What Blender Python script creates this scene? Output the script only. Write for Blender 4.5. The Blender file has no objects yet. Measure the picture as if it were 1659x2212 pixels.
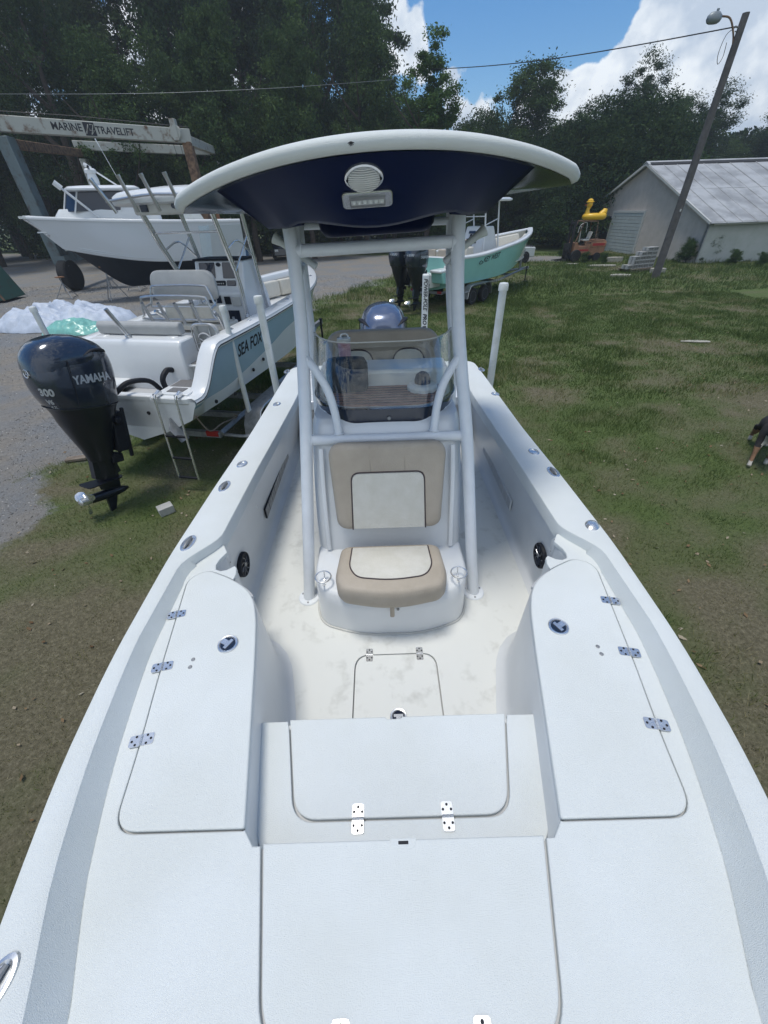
import bpy, bmesh, math, random
import numpy as np
from mathutils import Vector, Matrix, Euler
from mathutils.bvhtree import BVHTree
R = math.radians
random.seed(7); np.random.seed(7)
sc = bpy.context.scene
col = sc.collection

# ------------------------------------------------------------------ camera
H = 3.4; PITCH = R(38); ROLL = R(2.1); YAW = R(0.3); FPX = 835.0
def _cam():
    fwd = np.array([0, math.cos(PITCH), -math.sin(PITCH)]); up = np.array([0, math.sin(PITCH), math.cos(PITCH)]); rt = np.array([1., 0, 0])
    c, s = math.cos(ROLL), math.sin(ROLL)
    r2 = c*rt - s*up; u2 = c*up + s*rt
    cy, sy = math.cos(YAW), math.sin(YAW)
    Z = np.array([[cy, -sy, 0], [sy, cy, 0], [0, 0, 1]])
    return Z@r2, Z@u2, Z@fwd
RT, UP, FW = _cam()
cam_d = bpy.data.cameras.new('camera'); cam = bpy.data.objects.new('camera', cam_d); col.objects.link(cam)
cam.matrix_world = Matrix(((RT[0], UP[0], -FW[0], 0), (RT[1], UP[1], -FW[1], 0), (RT[2], UP[2], -FW[2], H), (0, 0, 0, 1)))
cam_d.sensor_fit = 'VERTICAL'; cam_d.sensor_height = 24; cam_d.lens = FPX/2212*24
cam_d.clip_start = 0.05; cam_d.clip_end = 3000
sc.camera = cam
def at(x, y, X=None, Y=None, Z=None):
    """point of the place seen at (x, y) of a 1659x2212 print, on the plane X, Y or Z"""
    d = FW + RT*(x-829.5)/FPX - UP*(y-1106)/FPX
    t = (Z-H)/d[2] if Z is not None else (Y/d[1] if Y is not None else X/d[0])
    return Vector((d[0]*t, d[1]*t, H+d[2]*t))

# ------------------------------------------------------------------ world, sun, exposure
SUN_EL, SUN_AZ = R(81), R(-85)      # azimuth from +Y towards +X
world = bpy.data.worlds.new('World'); sc.world = world; world.use_nodes = True
def build_world():
    nt = world.node_tree; N = nt.nodes; L = nt.links; N.clear()
    out = N.new('ShaderNodeOutputWorld'); bg = N.new('ShaderNodeBackground'); bg.inputs[1].default_value = 0.098
    sky = N.new('ShaderNodeTexSky'); sky.sky_type = 'NISHITA'; sky.sun_disc = False
    sky.sun_elevation = SUN_EL; sky.sun_rotation = SUN_AZ; sky.air_density = 1.0; sky.dust_density = 0.3; sky.ozone_density = 4
    tc = N.new('ShaderNodeTexCoord')
    def math_(op, a, b=None, clamp=False):
        m = N.new('ShaderNodeMath'); m.operation = op; m.use_clamp = clamp
        for i, v in enumerate((a, b)):
            if v is None: continue
            if isinstance(v, (int, float)): m.inputs[i].default_value = v
            else: L.new(v, m.inputs[i])
        return m.outputs[0]
    n1 = N.new('ShaderNodeTexNoise'); n1.inputs['Scale'].default_value = 10; n1.inputs['Detail'].default_value = 7; n1.inputs['Roughness'].default_value = .52
    n1.inputs['Distortion'].default_value = 0; L.new(tc.outputs['Generated'], n1.inputs['Vector'])
    # cumulus banks: wide in the right hand sky, small ones beside the tree tops, others all round the horizon, a wide unseen one overhead added to whiten the ambient light
    v = n1.outputs['Fac']
    banks = [((1660, 60), 7.5, .2), ((1620, 170), 11, .2), ((1440, 130), 8, .2), ((1280, 175), 8, .2), ((1160, 215), 6, .2), ((955, 75), 4, .12), ((1130, 30), 7.5, -.3), ((1290, 10), 5, -.2), ((1000, 20), 4, -.2), ((850, 20), 5, .2), ((1020, 200), 4, .24), ((200, 60), 22, .3), ((2600, 300), 20, .25), ((-900, 300), 25, .28)]
    C_ = [((FW+RT*(x-829.5)/FPX-UP*(y-1106)/FPX), r, w) for (x, y), r, w in banks]+[(np.array(d), 34, .22) for d in ((-.5, -.8, .3), (.7, -.7, .25), (.1, -1, .5))]+[(np.array((0., -.25, 1.)), 62, .16)]
    for c, r, w in C_:
        c = c/np.linalg.norm(c); dp = N.new('ShaderNodeVectorMath'); dp.operation = 'DOT_PRODUCT'; L.new(tc.outputs['Generated'], dp.inputs[0]); dp.inputs[1].default_value = tuple(c)
        mr = N.new('ShaderNodeMapRange'); mr.interpolation_type = 'SMOOTHSTEP'; L.new(dp.outputs['Value'], mr.inputs[0]); mr.inputs[1].default_value = math.cos(R(r)); mr.inputs[2].default_value = math.cos(R(r*.25)); mr.inputs[4].default_value = w
        v = math_('ADD', v, mr.outputs[0])
    ramp = N.new('ShaderNodeValToRGB'); L.new(v, ramp.inputs[0])
    ramp.color_ramp.elements[0].position = .625; ramp.color_ramp.elements[0].color = (0, 0, 0, 1)
    ramp.color_ramp.elements[1].position = .67; ramp.color_ramp.elements[1].color = (1, 1, 1, 1)
    n2 = N.new('ShaderNodeTexNoise'); n2.inputs['Scale'].default_value = 16; n2.inputs['Detail'].default_value = 6; L.new(tc.outputs['Generated'], n2.inputs['Vector'])
    r2 = N.new('ShaderNodeValToRGB'); L.new(n2.outputs['Fac'], r2.inputs[0])
    r2.color_ramp.elements[0].position = .40; r2.color_ramp.elements[0].color = (5.6, 6.6, 8.0, 1)
    r2.color_ramp.elements[1].position = .60; r2.color_ramp.elements[1].color = (9.6, 10.2, 10.8, 1)
    mx = N.new('ShaderNodeMix'); mx.data_type = 'RGBA'; L.new(ramp.outputs[0], mx.inputs[0])
    hs = N.new('ShaderNodeHueSaturation'); hs.inputs['Saturation'].default_value = 1.28; hs.inputs['Value'].default_value = 1.3; L.new(sky.outputs[0], hs.inputs['Color'])
    L.new(hs.outputs[0], mx.inputs[6]); L.new(r2.outputs[0], mx.inputs[7])
    L.new(mx.outputs[2], bg.inputs[0]); L.new(bg.outputs[0], out.inputs[0])
build_world()
sd = bpy.data.lights.new('sun', 'SUN'); sd.energy = 2.35; sd.angle = R(14); sd.color = (1.0, .955, .87)
sun = bpy.data.objects.new('sun', sd); col.objects.link(sun)
sdir = Vector((math.sin(SUN_AZ)*math.cos(SUN_EL), math.cos(SUN_AZ)*math.cos(SUN_EL), math.sin(SUN_EL)))
sun.rotation_euler = sdir.to_track_quat('Z', 'Y').to_euler(); sun.location = (0, 0, 30)
sc.view_settings.view_transform = 'Standard'; sc.view_settings.look = 'None'; sc.view_settings.gamma = 1
sc.view_settings.use_curve_mapping = False; sc.view_settings.exposure = 0.06

# ------------------------------------------------------------------ materials
def mat(name, c, rough=.5, metal=0, vary=0, vscale=3, c2=None, bump=0, bscale=60, coat=0, spec=.5, trans=0, speck=0, alpha=1, lo=.35, hi=.65, emit=None):
    m = bpy.data.materials.new(name); m.use_nodes = True; nt = m.node_tree; N = nt.nodes; L = nt.links
    b = N['Principled BSDF']; b.inputs['Base Color'].default_value = (*c, 1); b.inputs['Roughness'].default_value = rough
    b.inputs['Metallic'].default_value = metal; b.inputs['Coat Weight'].default_value = coat; b.inputs['Coat Roughness'].default_value = .08
    b.inputs['Specular IOR Level'].default_value = spec; b.inputs['Transmission Weight'].default_value = trans; b.inputs['Alpha'].default_value = alpha
    if emit: b.inputs['Emission Color'].default_value = (*emit, 1); b.inputs['Emission Strength'].default_value = 1
    tc = N.new('ShaderNodeTexCoord')
    if vary or c2:
        n = N.new('ShaderNodeTexNoise'); n.inputs['Scale'].default_value = vscale; n.inputs['Detail'].default_value = 7; n.inputs['Roughness'].default_value = .6
        L.new(tc.outputs['Object'], n.inputs['Vector'])
        r = N.new('ShaderNodeValToRGB'); L.new(n.outputs['Fac'], r.inputs[0])
        r.color_ramp.elements[0].position = lo; r.color_ramp.elements[1].position = hi
        cc = c2 if c2 else tuple(max(0, x*(1-vary)) for x in c)
        r.color_ramp.elements[0].color = (*cc, 1); r.color_ramp.elements[1].color = (*c, 1)
        L.new(r.outputs[0], b.inputs['Base Color'])
    if bump:
        n3 = N.new('ShaderNodeTexNoise'); n3.inputs['Scale'].default_value = bscale; n3.inputs['Detail'].default_value = 4
        L.new(tc.outputs['Object'], n3.inputs['Vector'])
        bp = N.new('ShaderNodeBump'); bp.inputs['Strength'].default_value = bump; bp.inputs['Distance'].default_value = .01
        L.new(n3.outputs['Fac'], bp.inputs['Height']); L.new(bp.outputs[0], b.inputs['Normal'])
    return m
M = {}
M['gel'] = mat('white gelcoat', (.74, .76, .77), .28, vary=.05, vscale=2, coat=.3)
M['nonskid'] = mat('non-skid white deck', (.74, .775, .775), .62, c2=(.69, .72, .705), vscale=2.2, bump=.5, bscale=420)
M['floor'] = mat('scuffed non-skid floor', (.74, .75, .72), .65, c2=(.58, .585, .55), vscale=9, bump=.4, bscale=380, lo=.27, hi=.46)
M['gutter'] = mat('hatch gutter grey gelcoat', (.45, .46, .47), .5)
M['liner'] = mat('liner gelcoat', (.66, .68, .69), .35, vary=.08, vscale=3, coat=.2)
M['chrome'] = mat('stainless steel', (.78, .79, .80), .27, .85, vary=.15, vscale=40)
M['alu'] = mat('anodised aluminium', (.60, .61, .62), .3, 1, vary=.12, vscale=12)
M['galv'] = mat('galvanised steel', (.34, .35, .36), .5, .6, vary=.3, vscale=14)
M['powder'] = mat('white powder coat', (.76, .79, .82), .35, vary=.07, vscale=9, bump=.12, bscale=250)
M['navy'] = mat('navy gelcoat', (.004, .010, .045), .35, spec=.12)
M['navyshell'] = mat('dark glossy shell', (.010, .018, .035), .16, spec=.16)
M['black'] = mat('black plastic', (.014, .016, .022), .6, spec=.25)
M['rubber'] = mat('tyre rubber', (.018, .018, .019), .8, vary=.4, vscale=20)
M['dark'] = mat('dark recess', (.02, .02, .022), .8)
M['tan'] = mat('tan vinyl', (.43, .375, .305), .6, c2=(.375, .325, .26), vscale=6, bump=.25, bscale=160)
M['cream'] = mat('cream vinyl', (.62, .60, .54), .6, c2=(.57, .55, .48), vscale=14, bump=.25, bscale=160)
M['pipe'] = mat('brown piping', (.05, .035, .04), .5)
M['grayvinyl'] = mat('grey vinyl', (.38, .39, .39), .55, vary=.1, vscale=8, bump=.15, bscale=120)
M['yam'] = mat('slate grey metallic paint', (.035, .046, .07), .18, .35, vary=.1, vscale=60, coat=.8)
M['yam2'] = mat('lighter slate metallic paint', (.13, .16, .24), .2, .4, coat=.8)
M['yamlow'] = mat('black casing paint', (.008, .011, .02), .3, .1, coat=.3)
M['silver'] = mat('silver decal', (.5, .52, .55), .35, .3)
M['ltblue'] = mat('light blue gelcoat', (.36, .50, .60), .2, vary=.05, coat=.5)
M['teal'] = mat('seafoam gelcoat', (.30, .61, .56), .2, vary=.05, coat=.5)
M['bottom'] = mat('black bottom paint', (.012, .017, .026), .5, vary=.3, vscale=3)
M['bigwhite'] = mat('white hull', (.58, .62, .65), .2, coat=.5)
M['pvc'] = mat('white pvc', (.72, .74, .72), .4, c2=(.58, .60, .56), vscale=6, lo=.3, hi=.5)
M['teak'] = mat('brown ribbed mat', (.36, .19, .15), .5, c2=(.25, .12, .10), vscale=18)
M['eva'] = mat('grey foam pad', (.16, .16, .165), .8, vary=.2, vscale=30)
M['screen'] = mat('dark screen', (.015, .022, .04), .08, coat=.5)
M['red'] = mat('red plastic', (.35, .02, .02), .35)
M['pink'] = mat('pink enamel', (.62, .36, .42), .35)
M['print'] = mat('dark print', (.01, .012, .02), .5)
M['liftpaint'] = mat('weathered cream paint', (.42, .43, .39), .6, c2=(.13, .065, .03), vscale=2.2, bump=.2, bscale=30, lo=.30, hi=.46)
M['liftblue'] = mat('weathered blue grey paint', (.13, .17, .18), .6, c2=(.07, .055, .045), vscale=2.0, lo=.3, hi=.5)
M['rust'] = mat('rusty steel', (.24, .15, .09), .8, c2=(.10, .06, .04), vscale=5, lo=.4, hi=.6)
M['tarpblue'] = mat('pale blue tarp', (.50, .56, .66), .55, vary=.15, vscale=5)
M['tarpgreen'] = mat('green plastic sheet', (.22, .52, .46), .3, vary=.2, vscale=5)
M['stucco'] = mat('tan block wall', (.60, .53, .47), .9, c2=(.52, .46, .40), vscale=2, bump=.3, bscale=20)
M['greywall'] = mat('grey painted wall', (.46, .48, .47), .9, c2=(.38, .41, .38), vscale=1.2)
M['metalroof'] = mat('weathered metal roof', (.40, .41, .42), .55, c2=(.25, .255, .26), vscale=.6, lo=.38, hi=.55)
M['trim'] = mat('pale trim', (.55, .55, .52), .6)
M['doorwhite'] = mat('pale door', (.46, .50, .49), .6, vary=.15, vscale=4)
M['block'] = mat('concrete block', (.45, .45, .43), .9, vary=.25, vscale=3, bump=.3, bscale=60)
M['wood'] = mat('weathered wood', (.24, .20, .16), .85, c2=(.14, .11, .085), vscale=9, bump=.3, bscale=40)
M['polewood'] = mat('weathered utility pole wood', (.13, .12, .115), .85, c2=(.085, .078, .075), vscale=4, bump=.3, bscale=30)
M['bark'] = mat('bark', (.07, .055, .045), .9, vary=.4, vscale=6, bump=.5, bscale=12)
M['orange'] = mat('faded orange paint', (.34, .17, .09), .6, c2=(.22, .11, .06), vscale=4)
M['yellow'] = mat('yellow vinyl', (.75, .45, .02), .35)
M['green'] = mat('green container paint', (.03, .08, .07), .55, c2=(.05, .05, .04), vscale=4, lo=.3, hi=.42)
M['cable'] = mat('black cable', (.02, .02, .022), .6)
M['lampgrey'] = mat('grey lamp housing', (.22, .25, .27), .45, .3)
M['rock'] = mat('pale limestone slab', (.42, .40, .34), .9, vary=.4, vscale=5, bump=.4, bscale=14)
M['furdark'] = mat('dark fur', (.016, .017, .02), .9, c2=(.03, .022, .018), vscale=10, bump=.8, bscale=90)
M['furtan'] = mat('tan fur', (.26, .15, .085), .9, vary=.3, vscale=14, bump=.8, bscale=90)
M['furwhite'] = mat('white fur', (.50, .47, .42), .9, vary=.2, vscale=14, bump=.8, bscale=90)
M['carblack'] = mat('black car paint', (.01, .012, .014), .2, coat=.6)
M['carwhite'] = mat('white car paint', (.6, .62, .62), .25, coat=.5)
def glass_mat():
    m = bpy.data.materials.new('tinted acrylic'); m.use_nodes = True; nt = m.node_tree; N = nt.nodes; L = nt.links; N.clear()
    o = N.new('ShaderNodeOutputMaterial'); g = N.new('ShaderNodeBsdfGlossy'); g.inputs['Roughness'].default_value = .03
    t = N.new('ShaderNodeBsdfTransparent'); t.inputs[0].default_value = (.935, .955, .95, 1)
    lw = N.new('ShaderNodeLayerWeight'); lw.inputs[0].default_value = .25; f = N.new('ShaderNodeMath'); f.operation = 'MULTIPLY_ADD'; f.inputs[1].default_value = .45; f.inputs[2].default_value = .05; L.new(lw.outputs['Facing'], f.inputs[0])
    mx = N.new('ShaderNodeMixShader'); L.new(f.outputs[0], mx.inputs[0]); L.new(t.outputs[0], mx.inputs[1]); L.new(g.outputs[0], mx.inputs[2]); L.new(mx.outputs[0], o.inputs[0])
    return m
M['glass'] = glass_mat()
def lens_mat():
    return mat('clear ribbed lens', (.6, .62, .62), .15, .2, coat=.5)
M['lens'] = lens_mat()

# ------------------------------------------------------------------ helpers
def tag(o, label=None, cat=None, group=None, kind=None):
    if label: o['label'] = label
    if cat: o['category'] = cat
    if group: o['group'] = group
    if kind: o['kind'] = kind
    return o
def thing(name, label, cat, loc=(0, 0, 0), rz=0, group=None):
    o = bpy.data.objects.new(name, None); o.empty_display_size = .2; col.objects.link(o); o.location = loc; o.rotation_euler = (0, 0, rz)
    return tag(o, label, cat, group)
WORLDROOT = set()
def link(name, me, parent=None, loc=None, rot=None, bevel=0, seg=2, kind=None, label=None):
    o = bpy.data.objects.new(name, me); col.objects.link(o)
    if parent is not None:
        o.parent = parent
        if parent.name in WORLDROOT: o.location = -Vector(parent.location)
    if loc is not None: o.location = Vector(o.location) + Vector(loc)
    if rot is not None: o.rotation_euler = rot
    if bevel:
        b = o.modifiers.new('bevel', 'BEVEL'); b.width = bevel; b.segments = seg; b.limit_method = 'ANGLE'; b.angle_limit = R(35)
    if kind: o['kind'] = kind
    if label: o['label'] = label
    return o
def finish(me, mats, smooth=True, ang=35):
    for m in (mats if isinstance(mats, (list, tuple)) else [mats]): me.materials.append(M[m] if isinstance(m, str) else m)
    if smooth:
        me.polygons.foreach_set('use_smooth', [True]*len(me.polygons))
        try: me.set_sharp_from_angle(angle=R(ang))
        except Exception: pass
    me.update(); return me
class MB:
    """collects pieces of one mesh"""
    def __init__(s): s.v = []; s.f = []; s.m = []
    def add(s, vs, fs, mi=0):
        o = len(s.v); s.v += [tuple(v) for v in vs]; s.f += [tuple(i+o for i in f) for f in fs]; s.m += [mi]*len(fs); return s
    def box(s, c, d, rot=None, mi=0, taper=1):
        c = Vector(c); hx, hy, hz = d[0]/2, d[1]/2, d[2]/2
        vs = [Vector((x*hx*(taper if z > 0 else 1), y*hy*(taper if z > 0 else 1), z*hz)) for z in (-1, 1) for y in (-1, 1) for x in (-1, 1)]
        if rot is not None:
            E = rot if isinstance(rot, Matrix) else Euler(rot).to_matrix()
            vs = [E@v for v in vs]
        return s.add([v+c for v in vs], [(0, 2, 3, 1), (4, 5, 7, 6), (0, 1, 5, 4), (2, 6, 7, 3), (0, 4, 6, 2), (1, 3, 7, 5)], mi)
    def tube(s, pts, r, n=10, mi=0, cap=True, smooth=0, closed=False, squash=1):
        pts = [Vector(p) for p in pts]
        if smooth: pts = catmull(pts, smooth, closed)
        rr = r if isinstance(r, (list, tuple)) else None
        if rr and len(rr) != len(pts): rr = list(np.interp(np.linspace(0, 1, len(pts)), np.linspace(0, 1, len(rr)), rr))
        k = len(pts); up = None; rings = []
        for i, p in enumerate(pts):
            if closed: t = (pts[(i+1) % k]-pts[i-1]).normalized()
            else: t = (pts[min(i+1, k-1)]-pts[max(i-1, 0)]).normalized()
            if up is None:
                up = Vector((0, 0, 1)) if abs(t.z) < .9 else Vector((0, 1, 0))
            up = (up-t*up.dot(t)).normalized(); sd = t.cross(up)
            q = rr[i] if rr else r
            rings.append([p+(sd*math.cos(a)+up*math.sin(a)*squash)*q for a in [2*math.pi*j/n for j in range(n)]])
        return s.loft(rings, closed, cap, mi)
    def loft(s, rings, closed=False, cap=True, mi=0, ringclosed=True):
        n = len(rings[0]); k = len(rings); vs = [v for r in rings for v in r]; fs = []
        for i in range(k if closed else k-1):
            a = i*n; b = ((i+1) % k)*n
            for j in range(n if ringclosed else n-1):
                j2 = (j+1) % n; fs.append((a+j, a+j2, b+j2, b+j))
        if cap and not closed:
            fs.append(tuple(reversed(range(n)))); fs.append(tuple(range((k-1)*n, k*n)))
        return s.add(vs, fs, mi)
    def lathe(s, prof, c=(0, 0, 0), n=24, axis='Z', mi=0, sx=1, sy=1, rot=None):
        rings = []
        for r, z in prof:
            ring = []
            for j in range(n):
                a = 2*math.pi*j/n; v = Vector((r*math.cos(a)*sx, r*math.sin(a)*sy, z))
                if axis == 'X': v = Vector((v.z, v.x, v.y))
                if axis == 'Y': v = Vector((v.y, v.z, v.x))
                if rot is not None: v = rot@v
                ring.append(v+Vector(c))
            rings.append(ring)
        return s.loft(rings, False, True, mi)
    def prism(s, outline, h0, h1, axis='Z', mi=0):
        def mk(p, h):
            return {'Z': (p[0], p[1], h), 'X': (h, p[0], p[1]), 'Y': (p[0], h, p[1])}[axis]
        return s.loft([[mk(p, h0) for p in outline], [mk(p, h1) for p in outline]], mi=mi)
    def mesh(s, name, mats, smooth=True, ang=35):
        me = bpy.data.meshes.new(name); me.from_pydata(s.v, [], s.f)
        bm = bmesh.new(); bm.from_mesh(me); bmesh.ops.recalc_face_normals(bm, faces=bm.faces)
        bm.to_mesh(me); bm.free()
        finish(me, mats, smooth, ang)
        if len(s.m) == len(me.polygons) and any(s.m): me.polygons.foreach_set('material_index', s.m)
        return me
    def build(s, name, mats, parent=None, smooth=True, ang=35, **k):
        return link(name, s.mesh(name, mats, smooth, ang), parent, **k)
def catmull(P, n, closed=False):
    out = []; k = len(P)
    rng = range(k) if closed else range(k-1)
    for i in rng:
        p0 = P[i-1] if (closed or i > 0) else P[0]*2-P[1]; p1 = P[i]; p2 = P[(i+1) % k]
        p3 = P[(i+2) % k] if (closed or i+2 < k) else P[-1]*2-P[-2]
        for j in range(n):
            t = j/n; out.append(.5*((2*p1)+(p2-p0)*t+(2*p0-5*p1+4*p2-p3)*t*t+(3*p1-p0-3*p2+p3)*t**3))
    if not closed: out.append(P[-1])
    return out
def box(name, c, d, m, parent=None, bevel=.005, rot=None, **k):
    b = MB(); b.box((0, 0, 0), d); o = b.build(name, m, parent, smooth=True, bevel=bevel, **k)
    o.location = Vector(o.location)+Vector(c)
    if rot is not None: o.rotation_euler = rot
    return o
def round_poly(pts, seg=6):
    """pts: (x, y, radius) -> rounded outline"""
    out = []; n = len(pts)
    for i, p in enumerate(pts):
        r = p[2] if len(p) > 2 else 0
        v = Vector(p[:2])
        if r <= 0: out.append(tuple(v)); continue
        a = Vector(pts[i-1][:2])-v; b = Vector(pts[(i+1) % n][:2])-v
        r = min(r, a.length*.49, b.length*.49)
        A = v+a.normalized()*r; B = v+b.normalized()*r
        for j in range(seg+1):
            t = j/seg; out.append(tuple((1-t)**2*A+2*t*(1-t)*v+t*t*B))
    return out
def plate_mesh(name, outline, z_top, thick, m, holes=(), bev=.003):
    cu = bpy.data.curves.new(name, 'CURVE'); cu.dimensions = '2D'; cu.fill_mode = 'BOTH'
    cu.extrude = max(thick/2-bev, .0005); cu.bevel_depth = bev; cu.bevel_resolution = 2; cu.offset = -bev
    for ol in [outline]+list(holes):
        sp = cu.splines.new('POLY'); sp.points.add(len(ol)-1); sp.use_cyclic_u = True
        for q, p in zip(sp.points, ol): q.co = (p[0], p[1], 0, 1)
    o = bpy.data.objects.new('tmp', cu); col.objects.link(o)
    bpy.context.view_layer.update()
    dg = bpy.context.evaluated_depsgraph_get()
    me = bpy.data.meshes.new_from_object(o.evaluated_get(dg)); me.name = name
    bpy.data.objects.remove(o); bpy.data.curves.remove(cu)
    me.transform(Matrix.Translation((0, 0, z_top-thick/2)))
    me.materials.clear(); finish(me, m, True, 40)
    return me
def plate(name, outline, z_top, thick, m, parent=None, holes=(), bev=.003, **k):
    return link(name, plate_mesh(name, outline, z_top, thick, m, holes, bev), parent, **k)
def mirror(pts, cx=0): return [(2*cx-p[0],)+tuple(p[1:]) for p in pts]
def text_mesh(txt, size, depth=.002, shear=0, bold=0, squeeze=1, align='CENTER'):
    cu = bpy.data.curves.new('text', 'FONT'); cu.body = txt; cu.size = size; cu.align_x = align; cu.align_y = 'CENTER'
    cu.extrude = depth/2; cu.shear = shear; cu.offset = bold; cu.resolution_u = 3
    o = bpy.data.objects.new('tmp', cu); col.objects.link(o); bpy.context.view_layer.update()
    me = bpy.data.meshes.new_from_object(o.evaluated_get(bpy.context.evaluated_depsgraph_get()))
    bpy.data.objects.remove(o); me.transform(Matrix.Diagonal((squeeze, 1, 1, 1))); me.materials.clear()
    return me
def lettering(name, txt, size, origin, xd, yd, m, parent, target=None, off=.003, **kw):
    """flat print: text laid at origin along xd / yd, wrapped onto target's surface when given (parent space)"""
    me = text_mesh(txt, size, **kw); xd = Vector(xd).normalized(); yd = Vector(yd); yd = (yd-xd*yd.dot(xd)).normalized(); nd = xd.cross(yd); origin = Vector(origin)
    bvh = None
    if target is not None:
        if target is not None:
            tm = target.data; bvh = BVHTree.FromPolygons([v.co for v in tm.vertices], [tuple(p.vertices) for p in tm.polygons])
    for v in me.vertices:
        p = origin+xd*v.co.x+yd*v.co.y
        if bvh:
            h = bvh.ray_cast(p+nd*.6, -nd, 2.0)
            if h[0] is not None: p = h[0]+nd*off
        v.co = p+nd*v.co.z
    finish(me, m, False)
    return link(name, me, parent)
def copy_tree(o, parent=None):
    c = o.copy(); col.objects.link(c); c.parent = parent
    for ch in [q for q in bpy.data.objects if q.parent == o]: copy_tree(ch, c)
    return c
def frame(origin, xd, up=(0, 0, 1)):
    x = Vector(xd).normalized(); z = Vector(up); y = z.cross(x).normalized(); z = x.cross(y)
    m = Matrix((x, y, z)).transposed().to_4x4(); m.translation = origin; return m

# ================================================================== SETTING: ground, grass, yard
def vnoise(x, y, seed=0):
    rs = np.random.RandomState(seed); T = rs.rand(256, 256)
    xi = np.floor(x).astype(int); yi = np.floor(y).astype(int); fx = x-xi; fy = y-yi
    fx = fx*fx*(3-2*fx); fy = fy*fy*(3-2*fy)
    a = T[xi % 256, yi % 256]; b = T[(xi+1) % 256, yi % 256]; c = T[xi % 256, (yi+1) % 256]; d = T[(xi+1) % 256, (yi+1) % 256]
    return (a*(1-fx)+b*fx)*(1-fy)+(c*(1-fx)+d*fx)*fy
def fbm(x, y, seed=0, o=4):
    s = 0; a = .5; t = 0
    for i in range(o): s = s+a*vnoise(x*2**i+i*17.3, y*2**i+i*5.1, seed+i); t += a; a *= .55
    return s/t
GRAV = [at(x, y, Z=0) for x, y in [(-700, 1700), (-300, 1500), (-60, 1330), (0, 1255), (60, 1160), (125, 1050), (190, 985), (300, 900), (600, 712), (690, 655), (750, 630), (830, 604), (900, 588), (1000, 575), (1100, 568), (1230, 563), (1235, 553), (1000, 553), (830, 552), (600, 549), (300, 549), (0, 548)]]
GRAV = [(p.x, p.y) for p in GRAV]+[(-120, 70), (-120, -10)]
def sdist(px_, py_, poly):
    d = np.full(px_.shape, 1e9); ins = np.zeros(px_.shape, bool); n = len(poly)
    for i in range(n):
        x0, y0 = poly[i]; x1, y1 = poly[(i+1) % n]; ex, ey = x1-x0, y1-y0
        t = np.clip(((px_-x0)*ex+(py_-y0)*ey)/(ex*ex+ey*ey+1e-9), 0, 1)
        d = np.minimum(d, np.hypot(px_-x0-t*ex, py_-y0-t*ey))
        c = ((y0 > py_) != (y1 > py_)) & (px_ < (x1-x0)*(py_-y0)/(y1-y0+1e-12)+x0); ins ^= c
    return np.where(ins, -d, d)
def grassiness(x, y):
    """1 where turf grows, 0 on gravel"""
    d = sdist(x, y, GRAV); w = .5+.035*np.hypot(x, y)
    g = np.clip((d+(fbm(x*.9, y*.9, 3)-.5)*2.6)/w*.5+.5, 0, 1)
    return g
def dryness(x, y):
    near = np.exp(-((np.hypot(x, y)-0)/9.)**2)*.14
    return np.clip((fbm(x*.35, y*.42, 11)*.55+fbm(x*1.7, y*2.1, 12)*.45+near-.47)*4.2, 0, 1)
def height(x, y): return (fbm(x*.5, y*.5, 5)-.5)*.08
def grid_mesh(xs, ys, name, m, zoff=0):
    X, Y = np.meshgrid(xs, ys); nx, ny = len(xs), len(ys)
    Z = height(X, Y)+zoff; v = np.stack([X, Y, Z], -1).reshape(-1, 3)
    i = np.arange(nx*ny).reshape(ny, nx); f = np.stack([i[:-1, :-1], i[:-1, 1:], i[1:, 1:], i[1:, :-1]], -1).reshape(-1, 4)
    me = bpy.data.meshes.new(name); me.vertices.add(len(v)); me.vertices.foreach_set('co', v.ravel())
    me.loops.add(f.size); me.loops.foreach_set('vertex_index', f.ravel()); me.polygons.add(len(f))
    me.polygons.foreach_set('loop_start', np.arange(0, f.size, 4)); me.update(calc_edges=True)
    g = me.attributes.new('turf', 'FLOAT', 'POINT'); g.data.foreach_set('value', grassiness(v[:, 0], v[:, 1]))
    g = me.attributes.new('dry', 'FLOAT', 'POINT'); g.data.foreach_set('value', dryness(v[:, 0], v[:, 1]))
    me.polygons.foreach_set('use_smooth', [True]*len(f)); me.materials.append(m); return me
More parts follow.
